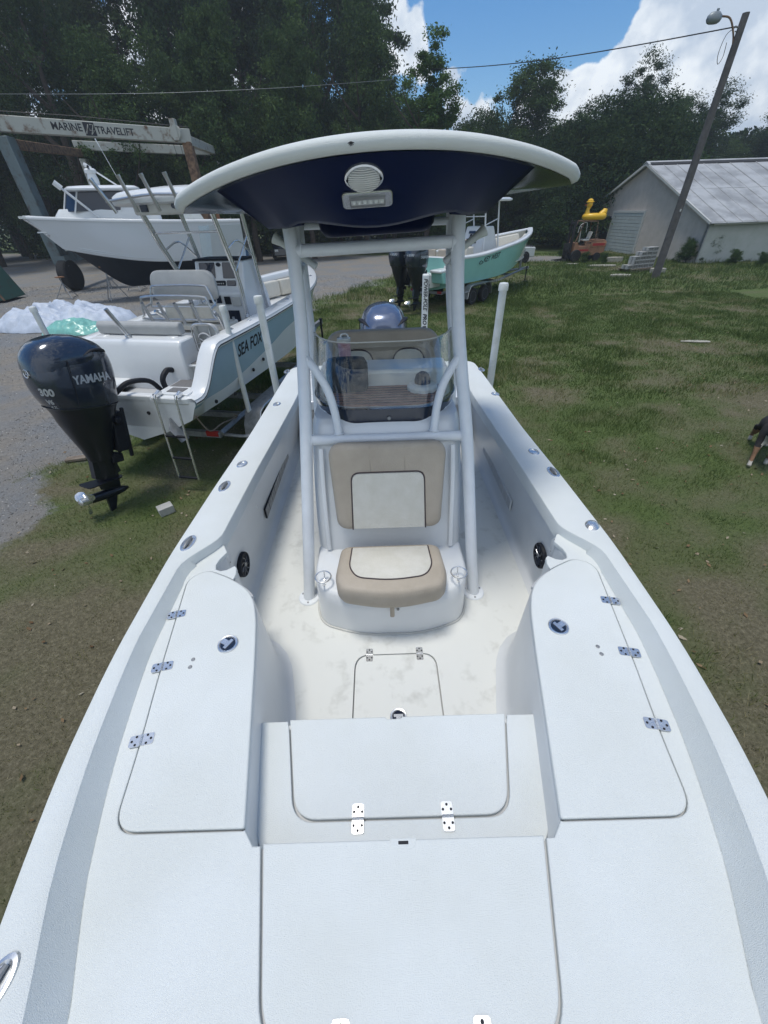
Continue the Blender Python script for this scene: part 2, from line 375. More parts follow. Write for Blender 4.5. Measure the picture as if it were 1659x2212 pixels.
def ground_material():
    m = bpy.data.materials.new('ground'); m.use_nodes = True; nt = m.node_tree; N = nt.nodes; L = nt.links; b = N['Principled BSDF']; b.inputs['Roughness'].default_value = .95
    b.inputs['Specular IOR Level'].default_value = .15
    tc = N.new('ShaderNodeTexCoord')
    def noise(s, d=6, r=.6):
        n = N.new('ShaderNodeTexNoise'); n.inputs['Scale'].default_value = s; n.inputs['Detail'].default_value = d; n.inputs['Roughness'].default_value = r; L.new(tc.outputs['Object'], n.inputs['Vector']); return n.outputs['Fac']
    def ramp(f, stops):
        r = N.new('ShaderNodeValToRGB'); L.new(f, r.inputs[0]); e = r.color_ramp.elements
        while len(e) < len(stops): e.new(.5)
        for q, (p, c) in zip(e, stops): q.position = p; q.color = (*c, 1)
        return r.outputs[0]
    def mix(f, a, c):
        x = N.new('ShaderNodeMix'); x.data_type = 'RGBA'; L.new(f, x.inputs[0]); L.new(a, x.inputs[6]); L.new(c, x.inputs[7]); return x.outputs[2]
    grav = ramp(noise(34, 8, .8), [(.28, (.095, .10, .105)), (.5, (.19, .195, .20)), (.72, (.33, .335, .34))])
    sand = ramp(noise(9, 8, .75), [(.3, (.16, .145, .125)), (.7, (.30, .275, .24))])
    gravel = mix(ramp(noise(.55, 5), [(.42, (0, 0, 0)), (.62, (1, 1, 1))]), grav, sand)
    green = ramp(noise(22, 8, .8), [(.3, (.050, .080, .026)), (.7, (.13, .17, .058))])
    brown = ramp(noise(26, 8, .8), [(.3, (.065, .060, .038)), (.52, (.15, .135, .088)), (.75, (.30, .27, .19))])
    a1 = N.new('ShaderNodeAttribute'); a1.attribute_name = 'dry'; a2 = N.new('ShaderNodeAttribute'); a2.attribute_name = 'turf'
    turf = mix(a1.outputs['Fac'], green, brown)
    ad = N.new('ShaderNodeMath'); ad.operation = 'ADD'; L.new(a2.outputs['Fac'], ad.inputs[0]); L.new(noise(5, 6, .7), ad.inputs[1])
    k = ramp(ad.outputs[0], [(.86, (0, 0, 0)), (1.0, (1, 1, 1))])
    r_ = N.new('ShaderNodeMapRange'); L.new(ad.outputs[0], r_.inputs[0]); r_.inputs[1].default_value = .84; r_.inputs[2].default_value = 1.12
    L.new(mix(r_.outputs[0], gravel, turf), b.inputs['Base Color'])
    bp = N.new('ShaderNodeBump'); bp.inputs['Strength'].default_value = .8; bp.inputs['Distance'].default_value = .03; L.new(noise(40, 8, .8), bp.inputs['Height']); L.new(bp.outputs[0], b.inputs['Normal'])
    return m
GM = ground_material()
xs = np.concatenate([np.linspace(-900, -60, 15)[:-1], np.linspace(-60, -16, 60)[:-1], np.linspace(-16, 16, 190)[:-1], np.linspace(16, 60, 60)[:-1], np.linspace(60, 900, 15)])
ys = np.concatenate([np.linspace(-300, -10, 8)[:-1], np.linspace(-10, 22, 190)[:-1], np.linspace(22, 75, 120)[:-1], np.linspace(75, 1500, 20)])
tag(link('ground', grid_mesh(xs, ys, 'ground', GM)), kind='structure')

def tri_cloud(name, P, A, B, tint, m, label=None, cat=None, kind='stuff', parent=None, quad=None):
    """many small leaf faces: P root/centre, A and B edge vectors (N,3)"""
    n = len(P)
    if quad is None: v = np.stack([P-A, P+A, P+B], 1).reshape(-1, 3); k = 3
    else: v = np.stack([P-A*.15-B, P+A, P+A*.15+B, P-A], 1).reshape(-1, 3); k = 4
    me = bpy.data.meshes.new(name); me.vertices.add(len(v)); me.vertices.foreach_set('co', v.astype(np.float32).ravel())
    me.loops.add(len(v)); me.loops.foreach_set('vertex_index', np.arange(len(v))); me.polygons.add(n)
    me.polygons.foreach_set('loop_start', np.arange(0, len(v), k)); me.update(calc_edges=True)
    g = me.attributes.new('tint', 'FLOAT', 'POINT'); g.data.foreach_set('value', np.repeat(tint, k).astype(np.float32))
    me.materials.append(m); return me
def leaf_material(name, stops, trans=.25, rough=.6):
    m = bpy.data.materials.new(name); m.use_nodes = True; nt = m.node_tree; N = nt.nodes; L = nt.links; b = N['Principled BSDF']; b.inputs['Roughness'].default_value = rough
    b.inputs['Specular IOR Level'].default_value = .12
    a = N.new('ShaderNodeAttribute'); a.attribute_name = 'tint'; r = N.new('ShaderNodeValToRGB'); L.new(a.outputs['Fac'], r.inputs[0]); e = r.color_ramp.elements
    while len(e) < len(stops): e.new(.5)
    for q, (p, c) in zip(e, stops): q.position = p; q.color = (*c, 1)
    L.new(r.outputs[0], b.inputs['Base Color']); t = N.new('ShaderNodeBsdfTranslucent'); L.new(r.outputs[0], t.inputs[0])
    mx = N.new('ShaderNodeMixShader'); mx.inputs[0].default_value = trans; L.new(b.outputs[0], mx.inputs[1]); L.new(t.outputs[0], mx.inputs[2]); L.new(mx.outputs[0], N['Material Output'].inputs[0])
    return m
GRM = leaf_material('grass blades', [(0, (.055, .092, .026)), (.45, (.115, .16, .048)), (.7, (.19, .185, .080)), (1, (.34, .30, .19))], .3)
def build_grass():
    rs = np.random.RandomState(4); out = []
    def batch(n, x0, x1, y0, y1, h, w):
        x = rs.uniform(x0, x1, n); y = rs.uniform(y0, y1, n)
        g = grassiness(x, y); dr = dryness(x, y)
        keep = (rs.rand(n) < np.clip((g-.3)*1.6, 0, 1)*(1-.40*dr)) & ~((np.abs(x) < 1.0) & (y < 4.6))
        x, y, dr = x[keep], y[keep], dr[keep]; n = len(x); a = rs.uniform(0, 6.283, n); hh = h*rs.uniform(.3, 1.2, n)*(1-.45*dr)*(.45+1.5*fbm(x*1.9, y*1.9, 31)**1.5+.9*(fbm(x*.7, y*.7, 33) > .6)); lean = rs.uniform(.1, 1.0, n)
        P = np.stack([x, y, height(x, y)-.004], -1); A = np.stack([np.cos(a)*w, np.sin(a)*w, 0*a], -1)
        b = rs.uniform(0, 6.283, n); B = np.stack([np.cos(b)*hh*lean, np.sin(b)*hh*lean, hh], -1)
        out.append((P, A, B, np.clip(.15+.65*dr+rs.uniform(-.18, .3, n), 0, 1)))
    batch(300000, -7, 9.5, -2, 8, .055, .0038)
    batch(200000, -6, 16, 8, 20, .09, .008)
    batch(110000, -4, 34, 20, 40, .16, .016)
    P, A, B, t = [np.concatenate(q) for q in zip(*out)]
    tag(link('grass', tri_cloud('grass', P, A, B, t, GRM)), 'short patchy grass growing over the yard between the boats', 'grass', kind='stuff')
build_grass()
def build_gravel():
    rs = np.random.RandomState(14); n = 60000
    x = np.concatenate([rs.uniform(-8, 0, 22000), rs.uniform(-24, 2, 38000)]); y = np.concatenate([rs.uniform(1, 9, 22000), rs.uniform(8, 30, 38000)])
    g = grassiness(x, y); k = (g < .45) & (rs.rand(n) < .8); x, y = x[k], y[k]; n = len(x)
    s = rs.uniform(.004, .014, n)*(1+np.hypot(x, y)*.05); a = rs.uniform(0, 6.28, n)
    P = np.stack([x, y, height(x, y)-.002], -1); A = np.stack([np.cos(a)*s, np.sin(a)*s, 0*a], -1); B = np.stack([-np.sin(a)*s*.8, np.cos(a)*s*.8, s*.8], -1)
    mm = leaf_material('stones', [(0, (.12, .115, .11)), (.6, (.27, .26, .25)), (1, (.5, .49, .46))], 0, .9)
    tag(link('gravel', tri_cloud('gravel', P, A, B, rs.rand(n)**1.5, mm)), 'loose grey stones scattered over the worn vehicle yard', 'gravel', kind='stuff')
build_gravel()

# ------------------------------------------------------------------ trees
LEAF = [leaf_material('dark oak leaves', [(0, (.014, .030, .014)), (.5, (.032, .062, .024)), (1, (.068, .11, .034))], .22, .8),
        leaf_material('mid green leaves', [(0, (.024, .048, .018)), (.5, (.056, .10, .034)), (1, (.105, .165, .05))], .25, .8),
        leaf_material('fresh green leaves', [(0, (.03, .068, .02)), (.5, (.07, .135, .038)), (1, (.13, .21, .06))], .25, .8)]
def crown_mesh(name, seed, w, h, z0, nclump, nleaf, leaf, m, fill=1.0, droop=0):
    rs = np.random.RandomState(seed); C = []
    lobes = [(rs.uniform(-.45, .45)*w*(1.1-.07*q), rs.uniform(-.45, .45)*w*(1.1-.07*q), z0+h*(.10+.80*(q+rs.rand()*.6)/9), rs.uniform(.28, .46)) for q in range(10)]
    while len(C) < nclump:
        lx, ly, lz, lr = lobes[rs.randint(len(lobes))]
        d = rs.normal(size=3); d /= np.linalg.norm(d); r = lr*(rs.rand()**(.45 if fill else .25))
        C.append((lx+d[0]*r*w, ly+d[1]*r*w, lz+d[2]*r*h*.75))
    C = np.array(C); ct = rs.rand(len(C)); nleaf = int(nleaf*2.1); leaf = leaf*.66; idx = np.repeat(np.arange(len(C)), nleaf); n = len(idx)
    rad = rs.uniform(.35, .95, len(C))[idx]*w/7
    off = rs.normal(size=(n, 3))*rad[:, None]*np.array([.62, .62, .42]); off[:, 2] -= droop*np.abs(rs.normal(size=n))*rad
    P = C[idx]+off; a = rs.normal(size=(n, 3)); a /= np.linalg.norm(a, axis=1)[:, None]; b = np.cross(a, rs.normal(size=(n, 3))); b /= np.linalg.norm(b, axis=1)[:, None]
    s = leaf*rs.uniform(.5, 1.2, n)[:, None]
    return tri_cloud(name, P, a*s, b*s*.5, np.clip(.5*ct[idx]+.5*rs.rand(n)-.02, 0, 1), m, quad=1)
def trunk_mesh(name, seed, h, r, lean=0):
    rs = random.Random(seed); b = MB(); P = [Vector((0, 0, -.3))]
    for i in range(1, 7): P.append(Vector((lean*i/6*h+rs.uniform(-.15, .15)*h*.1, rs.uniform(-.1, .1)*h*.1, h*i/6)))
    b.tube(P, [r, r*.85, r*.7, r*.6, r*.45, r*.3, r*.15], 9, smooth=2)
    for k in range(9):
        i = rs.randint(2, 5); p = P[i]; a = rs.uniform(0, 6.28); l = h*rs.uniform(.16, .32)
        q = [p, p+Vector((math.cos(a)*l*.4, math.sin(a)*l*.4, l*.3)), p+Vector((math.cos(a)*l*.8, math.sin(a)*l*.8, l*.75)), p+Vector((math.cos(a)*l, math.sin(a)*l, l*1.1))]
        b.tube(q, [r*.38, r*.25, r*.14, r*.04], 6, smooth=3)
        q2 = q[1]; a2 = a+rs.uniform(-1, 1); b.tube([q2, q2+Vector((math.cos(a2)*l*.4, math.sin(a2)*l*.4, l*.35))], [r*.18, r*.04], 5)
    return b.mesh(name, 'bark')
KINDS = {}
def tree_kind(key, seed, w, h, z0, nc, nl, leaf, mi, trh, trr, **k):
    KINDS[key] = (crown_mesh('crown', seed, w, h, z0, nc, nl, leaf, LEAF[mi], **k), trunk_mesh('trunk', seed, trh, trr))
tree_kind('oak', 21, 6.5, 11, 5.0, 210, 120, .17, 0, 11, .42)
tree_kind('oakopen', 22, 6.5, 11, 6.5, 120, 100, .15, 0, 12, .45, droop=.8)
tree_kind('mid', 23, 5.0, 9, 2.2, 200, 110, .15, 1, 9, .25)
tree_kind('mid2', 24, 5.5, 10, 3.0, 200, 110, .16, 1, 10, .3, droop=.5)
tree_kind('fresh', 25, 3.6, 10.0, 1.5, 260, 110, .14, 2, 9, .22)
tree_kind('bush', 26, 3.5, 3.6, .2, 170, 110, .09, 1, 2.5, .1)
tree_kind('bushdark', 27, 4.5, 4.5, .3, 200, 130, .10, 0, 3, .12)
TN = [0]
def tree(kind, x, y, s, label, name='tree', group=None, sz=None, rz=None):
    rs = random.Random(int(x*13+y*7)); cr, tr = KINDS[kind]; r = thing(name, label, 'tree' if 'bush' not in name else 'bush', (x, y, 0), rz if rz is not None else rs.uniform(0, 6.28), group)
    r.scale = (s, s, sz or s); link('crown', cr, r, kind=None); link('trunk', tr, r)
    return r
G1 = 'trees along the far edge of the yard'
# (kind, print x, distance, scale, vertical scale, label)
T = [('oakopen', -60, 46, 1.45, 1.5, 'very tall dark oak at the left edge with sky gaps through its crown'),
     ('oak', 110, 52, 1.3, 1.35, 'tall dark oak rising behind the left end of the boat hoist'),
     ('oakopen', 205, 43, 1.1, 1.25, 'dark drooping oak with bright sky holes above the hoist lettering'),
     ('oak', 330, 55, 1.3, 1.45, 'tall dark oak behind the middle of the boat hoist, top out of frame'),
     ('mid2', 300, 40, .92, .95, 'mid green bushy tree directly behind the lettered hoist beam'),
     ('oak', 455, 52, 1.25, 1.45, 'tall dark tree above the right end of the hoist beam'),
     ('mid', 420, 44, 1.1, 1.15, 'leafy mid green tree between the hoist and the white hardtop'),
     ('oak', 575, 56, 1.35, 1.5, 'tallest dark tree above the left half of the navy hardtop'),
     ('mid2', 545, 42, .98, 1.05, 'rounded mid green tree just above the left tip of the navy hardtop'),
     ('oakopen', 715, 52, 1.2, 1.4, 'tall loose tree with see-through top left of the blue sky'),
     ('mid', 670, 43, 1.05, 1.18, 'mid green tree above the centre left of the navy hardtop'),
     ('mid2', 790, 46, .95, 1.12, 'mid green tree whose crown borders the blue sky opening'),
     ('fresh', 925, 42, 1.25, .98, 'bright green narrow tree standing against the blue sky'),
     ('mid', 990, 55, .85, .70, 'small loose tree right of the narrow bright green tree'),
     ('mid2', 1110, 56, 1.35, 1.02, 'broad dark round tree under the power cable'),
     ('mid', 1190, 62, .95, .74, 'smaller dark tree right of the broad round one'),
     ('oak', 1300, 62, 1.05, .86, 'dark tree with two raised tops behind the gable peak'),
     ('mid2', 1375, 60, .9, .88, 'high round topped tree behind the warehouse peak'),
     ('oak', 1455, 64, 1.0, .74, 'dark tree behind the warehouse roof left of the utility pole'),
     ('mid', 1530, 66, 1.0, .74, 'dark tree directly behind the upper utility pole'),
     ('oak', 1620, 64, 1.0, .66, 'dark tree behind the far right part of the warehouse roof'),
     ('mid2', 1720, 60, 1.0, .66, 'dark tree at the right edge of the photo beyond the roof'),
     ('mid', 1090, 50, .72, .72, 'mid green tree behind the right tip of the navy hardtop'),
     ('fresh', 1215, 50, .95, .72, 'light green tree left of the warehouse gable'),
     ('mid2', 1310, 52, .72, .66, 'mid green tree above the left slope of the warehouse'),
     ('mid', 1010, 48, .8, .72, 'mid green tree behind the seafoam boat'),
     ('oak', 20, 60, 1.6, 1.6, 'dark oak filling the gap left of the hoist lettering'), ('oak', 250, 62, 1.6, 1.62, 'broad dark oak in the back row above the lettered beam'),
     ('oak', 520, 63, 1.6, 1.62, 'broad dark oak in the back row above the black parked vehicle'), ('oak', 650, 62, 1.5, 1.55, 'dark oak in the back row above the middle left of the hardtop'), ('oak', 770, 60, 1.5, 1.5, 'dark oak in the back row just left of the blue sky'), ('mid', 850, 52, 1.1, 1.0, 'mid green tree between the hardtop and the first white cloud'), ('mid', 870, 58, 1.2, 1.1, 'mid green tree in the back row left of the bright narrow tree'),
     ('oak', 1010, 64, 1.0, .66, 'low dark oak in the back row right of the bright narrow tree'), ('oak', 1220, 66, 1.1, .70, 'dark oak in the back row left of the two topped tree'), ('oak', 1390, 68, 1.2, .72, 'dark oak in the back row behind the warehouse ridge'),
     ('oak', -200, 40, 1.3, 1.4, 'tall dark oak just outside the left edge'),
     ('oak', 1850, 55, 1.1, 1.0, 'dark oak beyond the right edge')]
for k, x, Y, s, sz, lab in T:
    p = at(x, 470, Y=Y); tree(k, p.x, Y, s, lab, group=G1, sz=sz)
G2 = 'undergrowth bushes in front of the trees'
bx = [-160, -60, 30, 120, 215, 300, 395, 480, 570, 650, 735, 830, 930, 1010, 1090, 1170, 1250, 1330]
bl = ['under the leftmost oak', 'beside the left hoist wheel', 'behind the bow of the big white boat', 'behind the bow rail of the big white boat', 'behind the left rear hoist leg', 'behind the mast of the big white boat',
      'behind the right front hoist leg', 'behind the right rear hoist leg', 'behind the black parked vehicle', 'right of the black parked vehicle', 'beyond the gravel in the left of the arch of the tower frame', 'beyond the gravel in the middle of the tower frame',
      'behind the twin outboards', 'behind the console of the seafoam boat', 'behind the white pickup', 'behind the bow of the seafoam boat', 'left of the forklift mast', 'against the warehouse gable']
for i, x in enumerate(bx):
    Y = 52+(i*37 % 5)*.9 if x < 1200 else 46; p = at(x, 480, Y=Y)
    tree('bushdark' if i % 3 else 'bush', p.x, Y, 1.6+.2*(i % 3), sz=1.7+.25*(i % 2)+(.5 if x < 820 else 0), label= 'dense dark bush '+bl[i], name='bush', group=G2)
# far wood closing the view under the crowns
def far_wood():
    rs = np.random.RandomState(9); n = 160000
    x = rs.uniform(-95, 75, n); y = 68+rs.uniform(0, 8, n)+.0*x; top = np.where(x < 0, 12, 8.5)+3.5*fbm(x*.15, y*.05, 8)
    z = rs.uniform(0, 1, n)**.8*top
    P = np.stack([x, y, z], -1); a = rs.normal(size=(n, 3)); a /= np.linalg.norm(a, axis=1)[:, None]; b = np.cross(a, rs.normal(size=(n, 3))); b /= np.linalg.norm(b, axis=1)[:, None]
    s = rs.uniform(.16, .32, n)[:, None]
    tag(link('woodland', tri_cloud('woodland', P, a*s, b*s*.6, fbm(x*.4, z*.4+y, 2)*rs.uniform(.3, 1.1, n), LEAF[0], quad=1)), 'dark mass of woodland closing the view behind the tree row', 'woodland', kind='stuff')
far_wood()
# weeds along the warehouse
for i, (x, y, s, lab) in enumerate([(1480, 568, .33, 'weeds growing at the warehouse corner'), (1507, 566, .42, 'taller weeds on the grey wall beside the corner'), (1580, 572, .2, 'small weed clump in the middle of the grey wall'), (1262, 568, .16, 'weeds in front of the forklift front wheel'), (1303, 569, .15, 'weeds between the forklift and the block pile'), (1222, 562, .3, 'weeds left of the forklift forks'), (1640, 576, .18, 'low weeds at the right end of the grey wall')]):
    p = at(x, y, Z=0); tree('bush', p.x, p.y, s, lab, name='weed_bush', group='weeds around the warehouse')

# ================================================================== MAIN BOAT (boat coords: x from centreline, y aft, z up from ground)
CX = .02
B0 = thing('fishing_boat', 'white centre console bay boat with navy hardtop filling the foreground', 'boat', (CX, 0, 0))
ZF, ZD = 1.30, 1.90
def interp(y, t): 
    xs_, ys_ = zip(*t); return float(np.interp(y, xs_, ys_))
_ys = np.linspace(-1.85, 4.95, 120)
def smooth_tab(t, k=5):
    v = np.interp(_ys, *zip(*t)); v = np.convolve(np.pad(v, k, mode='edge'), np.ones(2*k+1)/(2*k+1), 'valid'); return lambda y: float(np.interp(y, _ys, v))
hw = smooth_tab([(-1.85, .03), (-1.7, .16), (-1.3, .43), (-.9, .66), (-.4, .87), (0, .99), (.15, 1.03), (.5, 1.11), (.9, 1.16), (1.5, 1.185), (2.2, 1.175), (3.0, 1.15), (4.4, 1.14), (4.95, 1.13)], 2)
zg = lambda y: interp(y, [(-1.85, 2.10), (0, 2.0), (1.5, 1.965), (3, 1.92), (4.95, 1.88)])
def hi(y):                                   # inner edge of the gunwale top
    f = hw(y)-interp(y, [(-1.8, .03), (-1, .10), (0, .125), (.23, .09), (.6, .075), (1.0, .062), (1.45, .075)])
    if y > 1.42: t = min(1, (y-1.42)/.28); t = t*t*(3-2*t); f = f*(1-t)+t*interp(y, [(1.4, .965), (2.5, .945), (3.75, .90), (4.95, .90)])
    return max(f, .0)
hd = lambda y: max(0, hi(y)-interp(y, [(-1.8, .0), (-1, .03), (0, .05), (1, .035), (1.4, .03)]))
stations = [float(v) for v in np.concatenate([np.linspace(-1.85, 1.3, 44), np.linspace(1.38, 1.8, 12), np.linspace(1.95, 4.62, 22)])]
def hull_main():
    b = MB(); rings = []
    for y in stations+[4.85]:
        w = hw(y); z = zg(y); k = interp(y, [(-1.85, 0), (-1.2, .45), (-.3, .78), (1, .9), (4.95, .95)])
        ch = interp(y, [(-1.85, 1.75), (-.8, 1.33), (.8, 1.12), (4.95, 1.02)]); ke = interp(y, [(-1.85, 1.7), (-1.4, 1.15), (-.6, .82), (1, .74), (4.95, .74)])
        half = [(w+.012, z-.03), (w+.005, z-.09), (w*(k+1)/2+.01, (z-.09+ch)/2), (w*k, ch), (w*k-.06, ch-.02), (w*k*.5, (ch+ke)/2-.02), (0, ke)]
        rings.append([(p[0], y, p[1]) for p in half]+[(-p[0], y, p[1]) for p in reversed(half[:-1])])
    b.loft(rings, ringclosed=False, cap=True)
    return b.build('hull', 'gel', B0)
hull_main()
def cap_main():
    b = MB()
    for s in (-1, 1):
        rings = []
        for y in stations+[4.75]:
            w = hw(y); z = zg(y); i = hi(y); d = hd(y); zb = ZD-.012 if y < 1.5 else z-.10
            pr = [(w+.016, z-.045), (w+.016, z-.018), (w+.010, z-.005), (w-.004, z), (max(i+.014, .01), z), (max(i+.004, .008), z-.004), (max(i, .006), z-.016), (max(d if y < 1.5 else i+.004, 0), zb)]
            rings.append([(s*p[0], y, p[1]) for p in pr])
        b.loft(rings, ringclosed=False, cap=False)
    return b.build('gunwale', 'nonskid', B0, ang=32)
cap_main()
# --- liner walls of the cockpit
def liner():
    for s in (-1, 1):
        b = MB(); rings = []
        for y in np.linspace(1.3, 4.35, 30):
            i = interp(y, [(1.3, .965), (2.5, .945), (3.75, .90), (4.95, .90)])
            k_ = 1 if y > 1.62 else 0; pr = [(i+.006, zg(y)-.05 if k_ else 1.86), (i+.012, zg(y)-.12 if k_ else 1.83), (i+.045, 1.6), (1.005, 1.37), (1.0, 1.325), (.975, 1.303), (.94, 1.3)]
            rings.append([(s*p[0], y, p[1]) for p in pr])
        b.loft(rings, ringclosed=False, cap=False); b.build('cockpit_liner', 'liner', B0, ang=60)
liner()
# --- deck
HL = [(1.068, 1.40, .05), (.985, 1.462, .06), (.82, 1.385, .08), (.70, 1.285, .1), (.648, 1.15, .12), (.606, .96, .1), (.488, .347, .012), (.90, .347, .07), (.935, .60, .1), (.985, .87, .1)]
def hatch_outline(off=0):
    o = round_poly(HL, 7); c = Vector((sum(p[0] for p in o)/len(o), sum(p[1] for p in o)/len(o)))
    if not off: return o
    res = []; n = len(o)
    for i in range(n):
        a, p, q = Vector(o[i-1]), Vector(o[i]), Vector(o[(i+1) % n]); t = (q-a).normalized(); nn = Vector((t.y, -t.x))
        if nn.dot(p-c) < 0: nn = -nn
        res.append(tuple(p+nn*off))
    return res
hout = hatch_outline(.0045)
# part of the hatch outline that borders the deck: from the forward inboard corner, outboard and aft
def arc_from(o, start, end, direction):
    n = len(o); i = min(range(n), key=lambda k: (Vector(o[k])-Vector(start)).length); j = min(range(n), key=lambda k: (Vector(o[k])-Vector(end)).length)
    r = [o[i]]
    while i != j: i = (i+direction) % n; r.append(o[i])
    return r
fwd_in = (.488, .342); aft_in = (.82, 1.391)
edge = arc_from(hout, fwd_in, aft_in, 1)
if len(edge) > len(hout)*.75 or not any(p[0] > 1.05 for p in edge): edge = arc_from(hout, fwd_in, aft_in, -1)
shelf = [(.825, 1.43), (.835, 1.475), (.85, 1.49), (.868, 1.475), (.885, 1.462), (.915, 1.455), (.945, 1.468), (.955, 1.50), (.95, 1.54), (.93, 1.585), (.925, 1.60), (.96, 1.66)]
def anchor(off=0): return round_poly([(.425+off, .31), (.345+off, -.06-off, .085), (-.345-off, -.06-off, .085), (-.425-off, .31)], 8)
def deck_outline():
    right = [(.455, .305)]+[(p[0], p[1]) for p in edge]+shelf
    outer = [(hi(y)+.004 if y > 1.42 else hd(y)+.004, y) for y in np.linspace(1.66, -1.8, 60)]
    bow = [(0, -1.83)]
    R_ = right+outer; Lh = [(-x, y) for x, y in reversed(R_)]
    a = anchor(.005); a = [p for p in a if p[1] < .309]
    return R_+bow+Lh+[(-.431, .305)]+list(reversed([(x, y) for x, y in a]))+[(.431, .305)]
plate('bow_deck', deck_outline(), ZD, .028, 'nonskid', B0, bev=.004)
# hatch lids, gutters under them
for s in (1, -1):
    gi = [(s*p[0]*(1 if p[0] > .8 else 1), p[1]) for p in hatch_outline(.012)]
    gi = [(s*(min(abs(x), 1.09) if abs(x) > .7 else abs(x)+.022), y) for x, y in gi]
    plate('hatch_gutter', gi, ZD-.020, .02, 'gutter', B0, bev=.002)
anch_g = [(x*1.0, y) for x, y in anchor(.03) if y < .3]; anch_g = [(.44, .302)]+[(x, y) for x, y in anch_g]+[(-.44, .302)]
plate('hatch_gutter', anch_g, ZD-.020, .02, 'gutter', B0, bev=.002)
# cockpit walls below the deck
def wall_path():
    inner = [(.455, .30), (.478, .325), (.492, .36), (.53, .56), (.575, .80), (.612, .98), (.636, 1.08), (.655, 1.16), (.672, 1.22), (.705, 1.285), (.75, 1.335), (.82, 1.382)]
    aft = [(.825, 1.43), (.838, 1.475), (.85, 1.488), (.868, 1.475), (.885, 1.462), (.915, 1.455), (.945, 1.468), (.955, 1.50), (.95, 1.54), (.935, 1.585), (.95, 1.62), (1.02, 1.68)]
    return inner, aft
def cockpit_walls():
    b = MB(); inner, aft = wall_path()
    for s in (-1, 1):
        P = inner+aft; rings = []
        for i, p in enumerate(P):
            a = Vector(P[max(i-1, 0)]); q = Vector(P[min(i+1, len(P)-1)]); t = (q-a).normalized(); nn = Vector((-t.y, t.x))   # towards the cockpit
            k = 1 if i < len(inner) else .35
            lv = [(ZD-.012, -.004), (ZD-.03, 0), (ZD-.05, .001), (1.60, .008*k), (1.40, .014*k), (1.345, .022*k), (1.315, .040*k), (1.301, .075*k)]
            rings.append([(s*(p[0]+nn.x*o), p[1]+nn.y*o, z) for z, o in lv])
        b.loft(rings, ringclosed=False, cap=False)
    # forward bulkhead under the anchor hatch
    b.add([(-.46, .30, 1.3), (.46, .30, 1.3), (.46, .30, ZD-.03), (-.46, .30, ZD-.03)], [(0, 1, 2, 3)])
    return b.build('cockpit_wall', 'liner', B0, ang=60)
cockpit_walls()
# floor with its hatch
fh = round_poly([(.236, .55), (.244, .93), (.250, 1.22), (.225, 1.292, .0), (-.205, 1.292), (-.232, 1.22), (-.228, .93), (-.215, .55)], 4)
def rfh(o=0): return round_poly([(.245+o, .5-o, .03), (.246+o, 1.298+o, .09), (-.226-o, 1.298+o, .09), (-.226-o, .5-o, .03)], 6)
plate('cockpit_floor', [(-1.02, .2), (1.02, .2), (1.02, 4.4), (-1.02, 4.4)], ZF, .04, 'floor', B0, holes=[rfh(.006)], bev=.0015)
plate('floor_hatch_gutter', [(-.3, .45), (.3, .45), (.3, 1.35), (-.3, 1.35)], ZF-.025, .01, 'gutter', B0, bev=.001)
def latch_mesh(r=.045):
    b = MB(); b.lathe([(r*.2, .0), (r, 0), (r*1.0, .004), (r*.93, .007), (r*.8, .006), (r*.76, .001), (r*.2, .001)], n=28, mi=0)
    b.lathe([(r*.73, .001), (r*.73, .0025), (0.0005, .0025)], n=24, mi=1)
    b.box((0, r*.30, .005), (r*.55, r*.8, .006), mi=0); b.box((0, -r*.1, .005), (r*1.1, r*.32, .006), mi=0)
    return b.mesh('latch', ['chrome', 'screen'])
LATCH = latch_mesh()
def hinge_mesh(w=.040, l=.042):
    b = MB()
    for s in (-1, 1):
        o = round_poly([(-w/2, s*.003, 0), (w/2, s*.003, 0), (w/2, s*l, .008), (-w/2, s*l, .008)], 3); b.prism(o, .0005, .0032)
        for x, y in ((-.35*w, .45*l), (.35*w, .45*l), (0, .78*l)): b.lathe([(.0045, .003), (.0042, .0045), (.002, .0048)], (x, s*y, 0), 10, mi=1)
    for k in range(3): b.tube([(w*(-.48+k*.33), 0, .004), (w*(-.17+k*.33), 0, .004)], .0042, 8)
    return b.mesh('hinge', ['chrome', 'black'])
HINGE = hinge_mesh()
def screw_mesh():
    b = MB(); b.lathe([(.0085, 0), (.0085, .002), (.006, .0035), (.001, .003)], n=12); return b.mesh('screw', 'galv')
SCREW = screw_mesh()
lidm = plate_mesh('hatch_lid', hatch_outline(-.001), ZD+.006, .026, 'nonskid', bev=.006)
for s in (1, -1):
    if s == 1: lid = link('hatch_lid', lidm, B0)
    else:
        me = lidm.copy(); me.transform(Matrix.Diagonal((-1, 1, 1, 1))); me.flip_normals(); lid = link('hatch_lid', me, B0)
    for x, y in ((1.035, 1.17), (.985, .90), (.935, .612)):
        ang = math.atan2(.05, .27); link('hinge', HINGE, lid, loc=(s*(x-.001), y, ZD+.006), rot=(0, 0, R(90)-s*ang))
    link('latch', LATCH, lid, loc=(s*.737, 1.0 if s == -1 else 1.035, ZD+.006), rot=(0, 0, -s*R(60)))
    for y in (.93, .895): link('screw', SCREW, lid, loc=(s*(.862+.003), y, ZD+.006))
lid = plate('anchor_hatch', [p for p in anchor(-.002)], ZD+.004, .026, 'nonskid', B0, bev=.005)
for x in (-.165, .165): link('hinge', HINGE, lid, loc=(x, -.058, ZD+.004), rot=(0, 0, 0))
nb = MB(); nb.box((0, .302, ZD-.004), (.036, .014, .02)); nb.build('latch_slot', 'black', lid, bevel=.004)
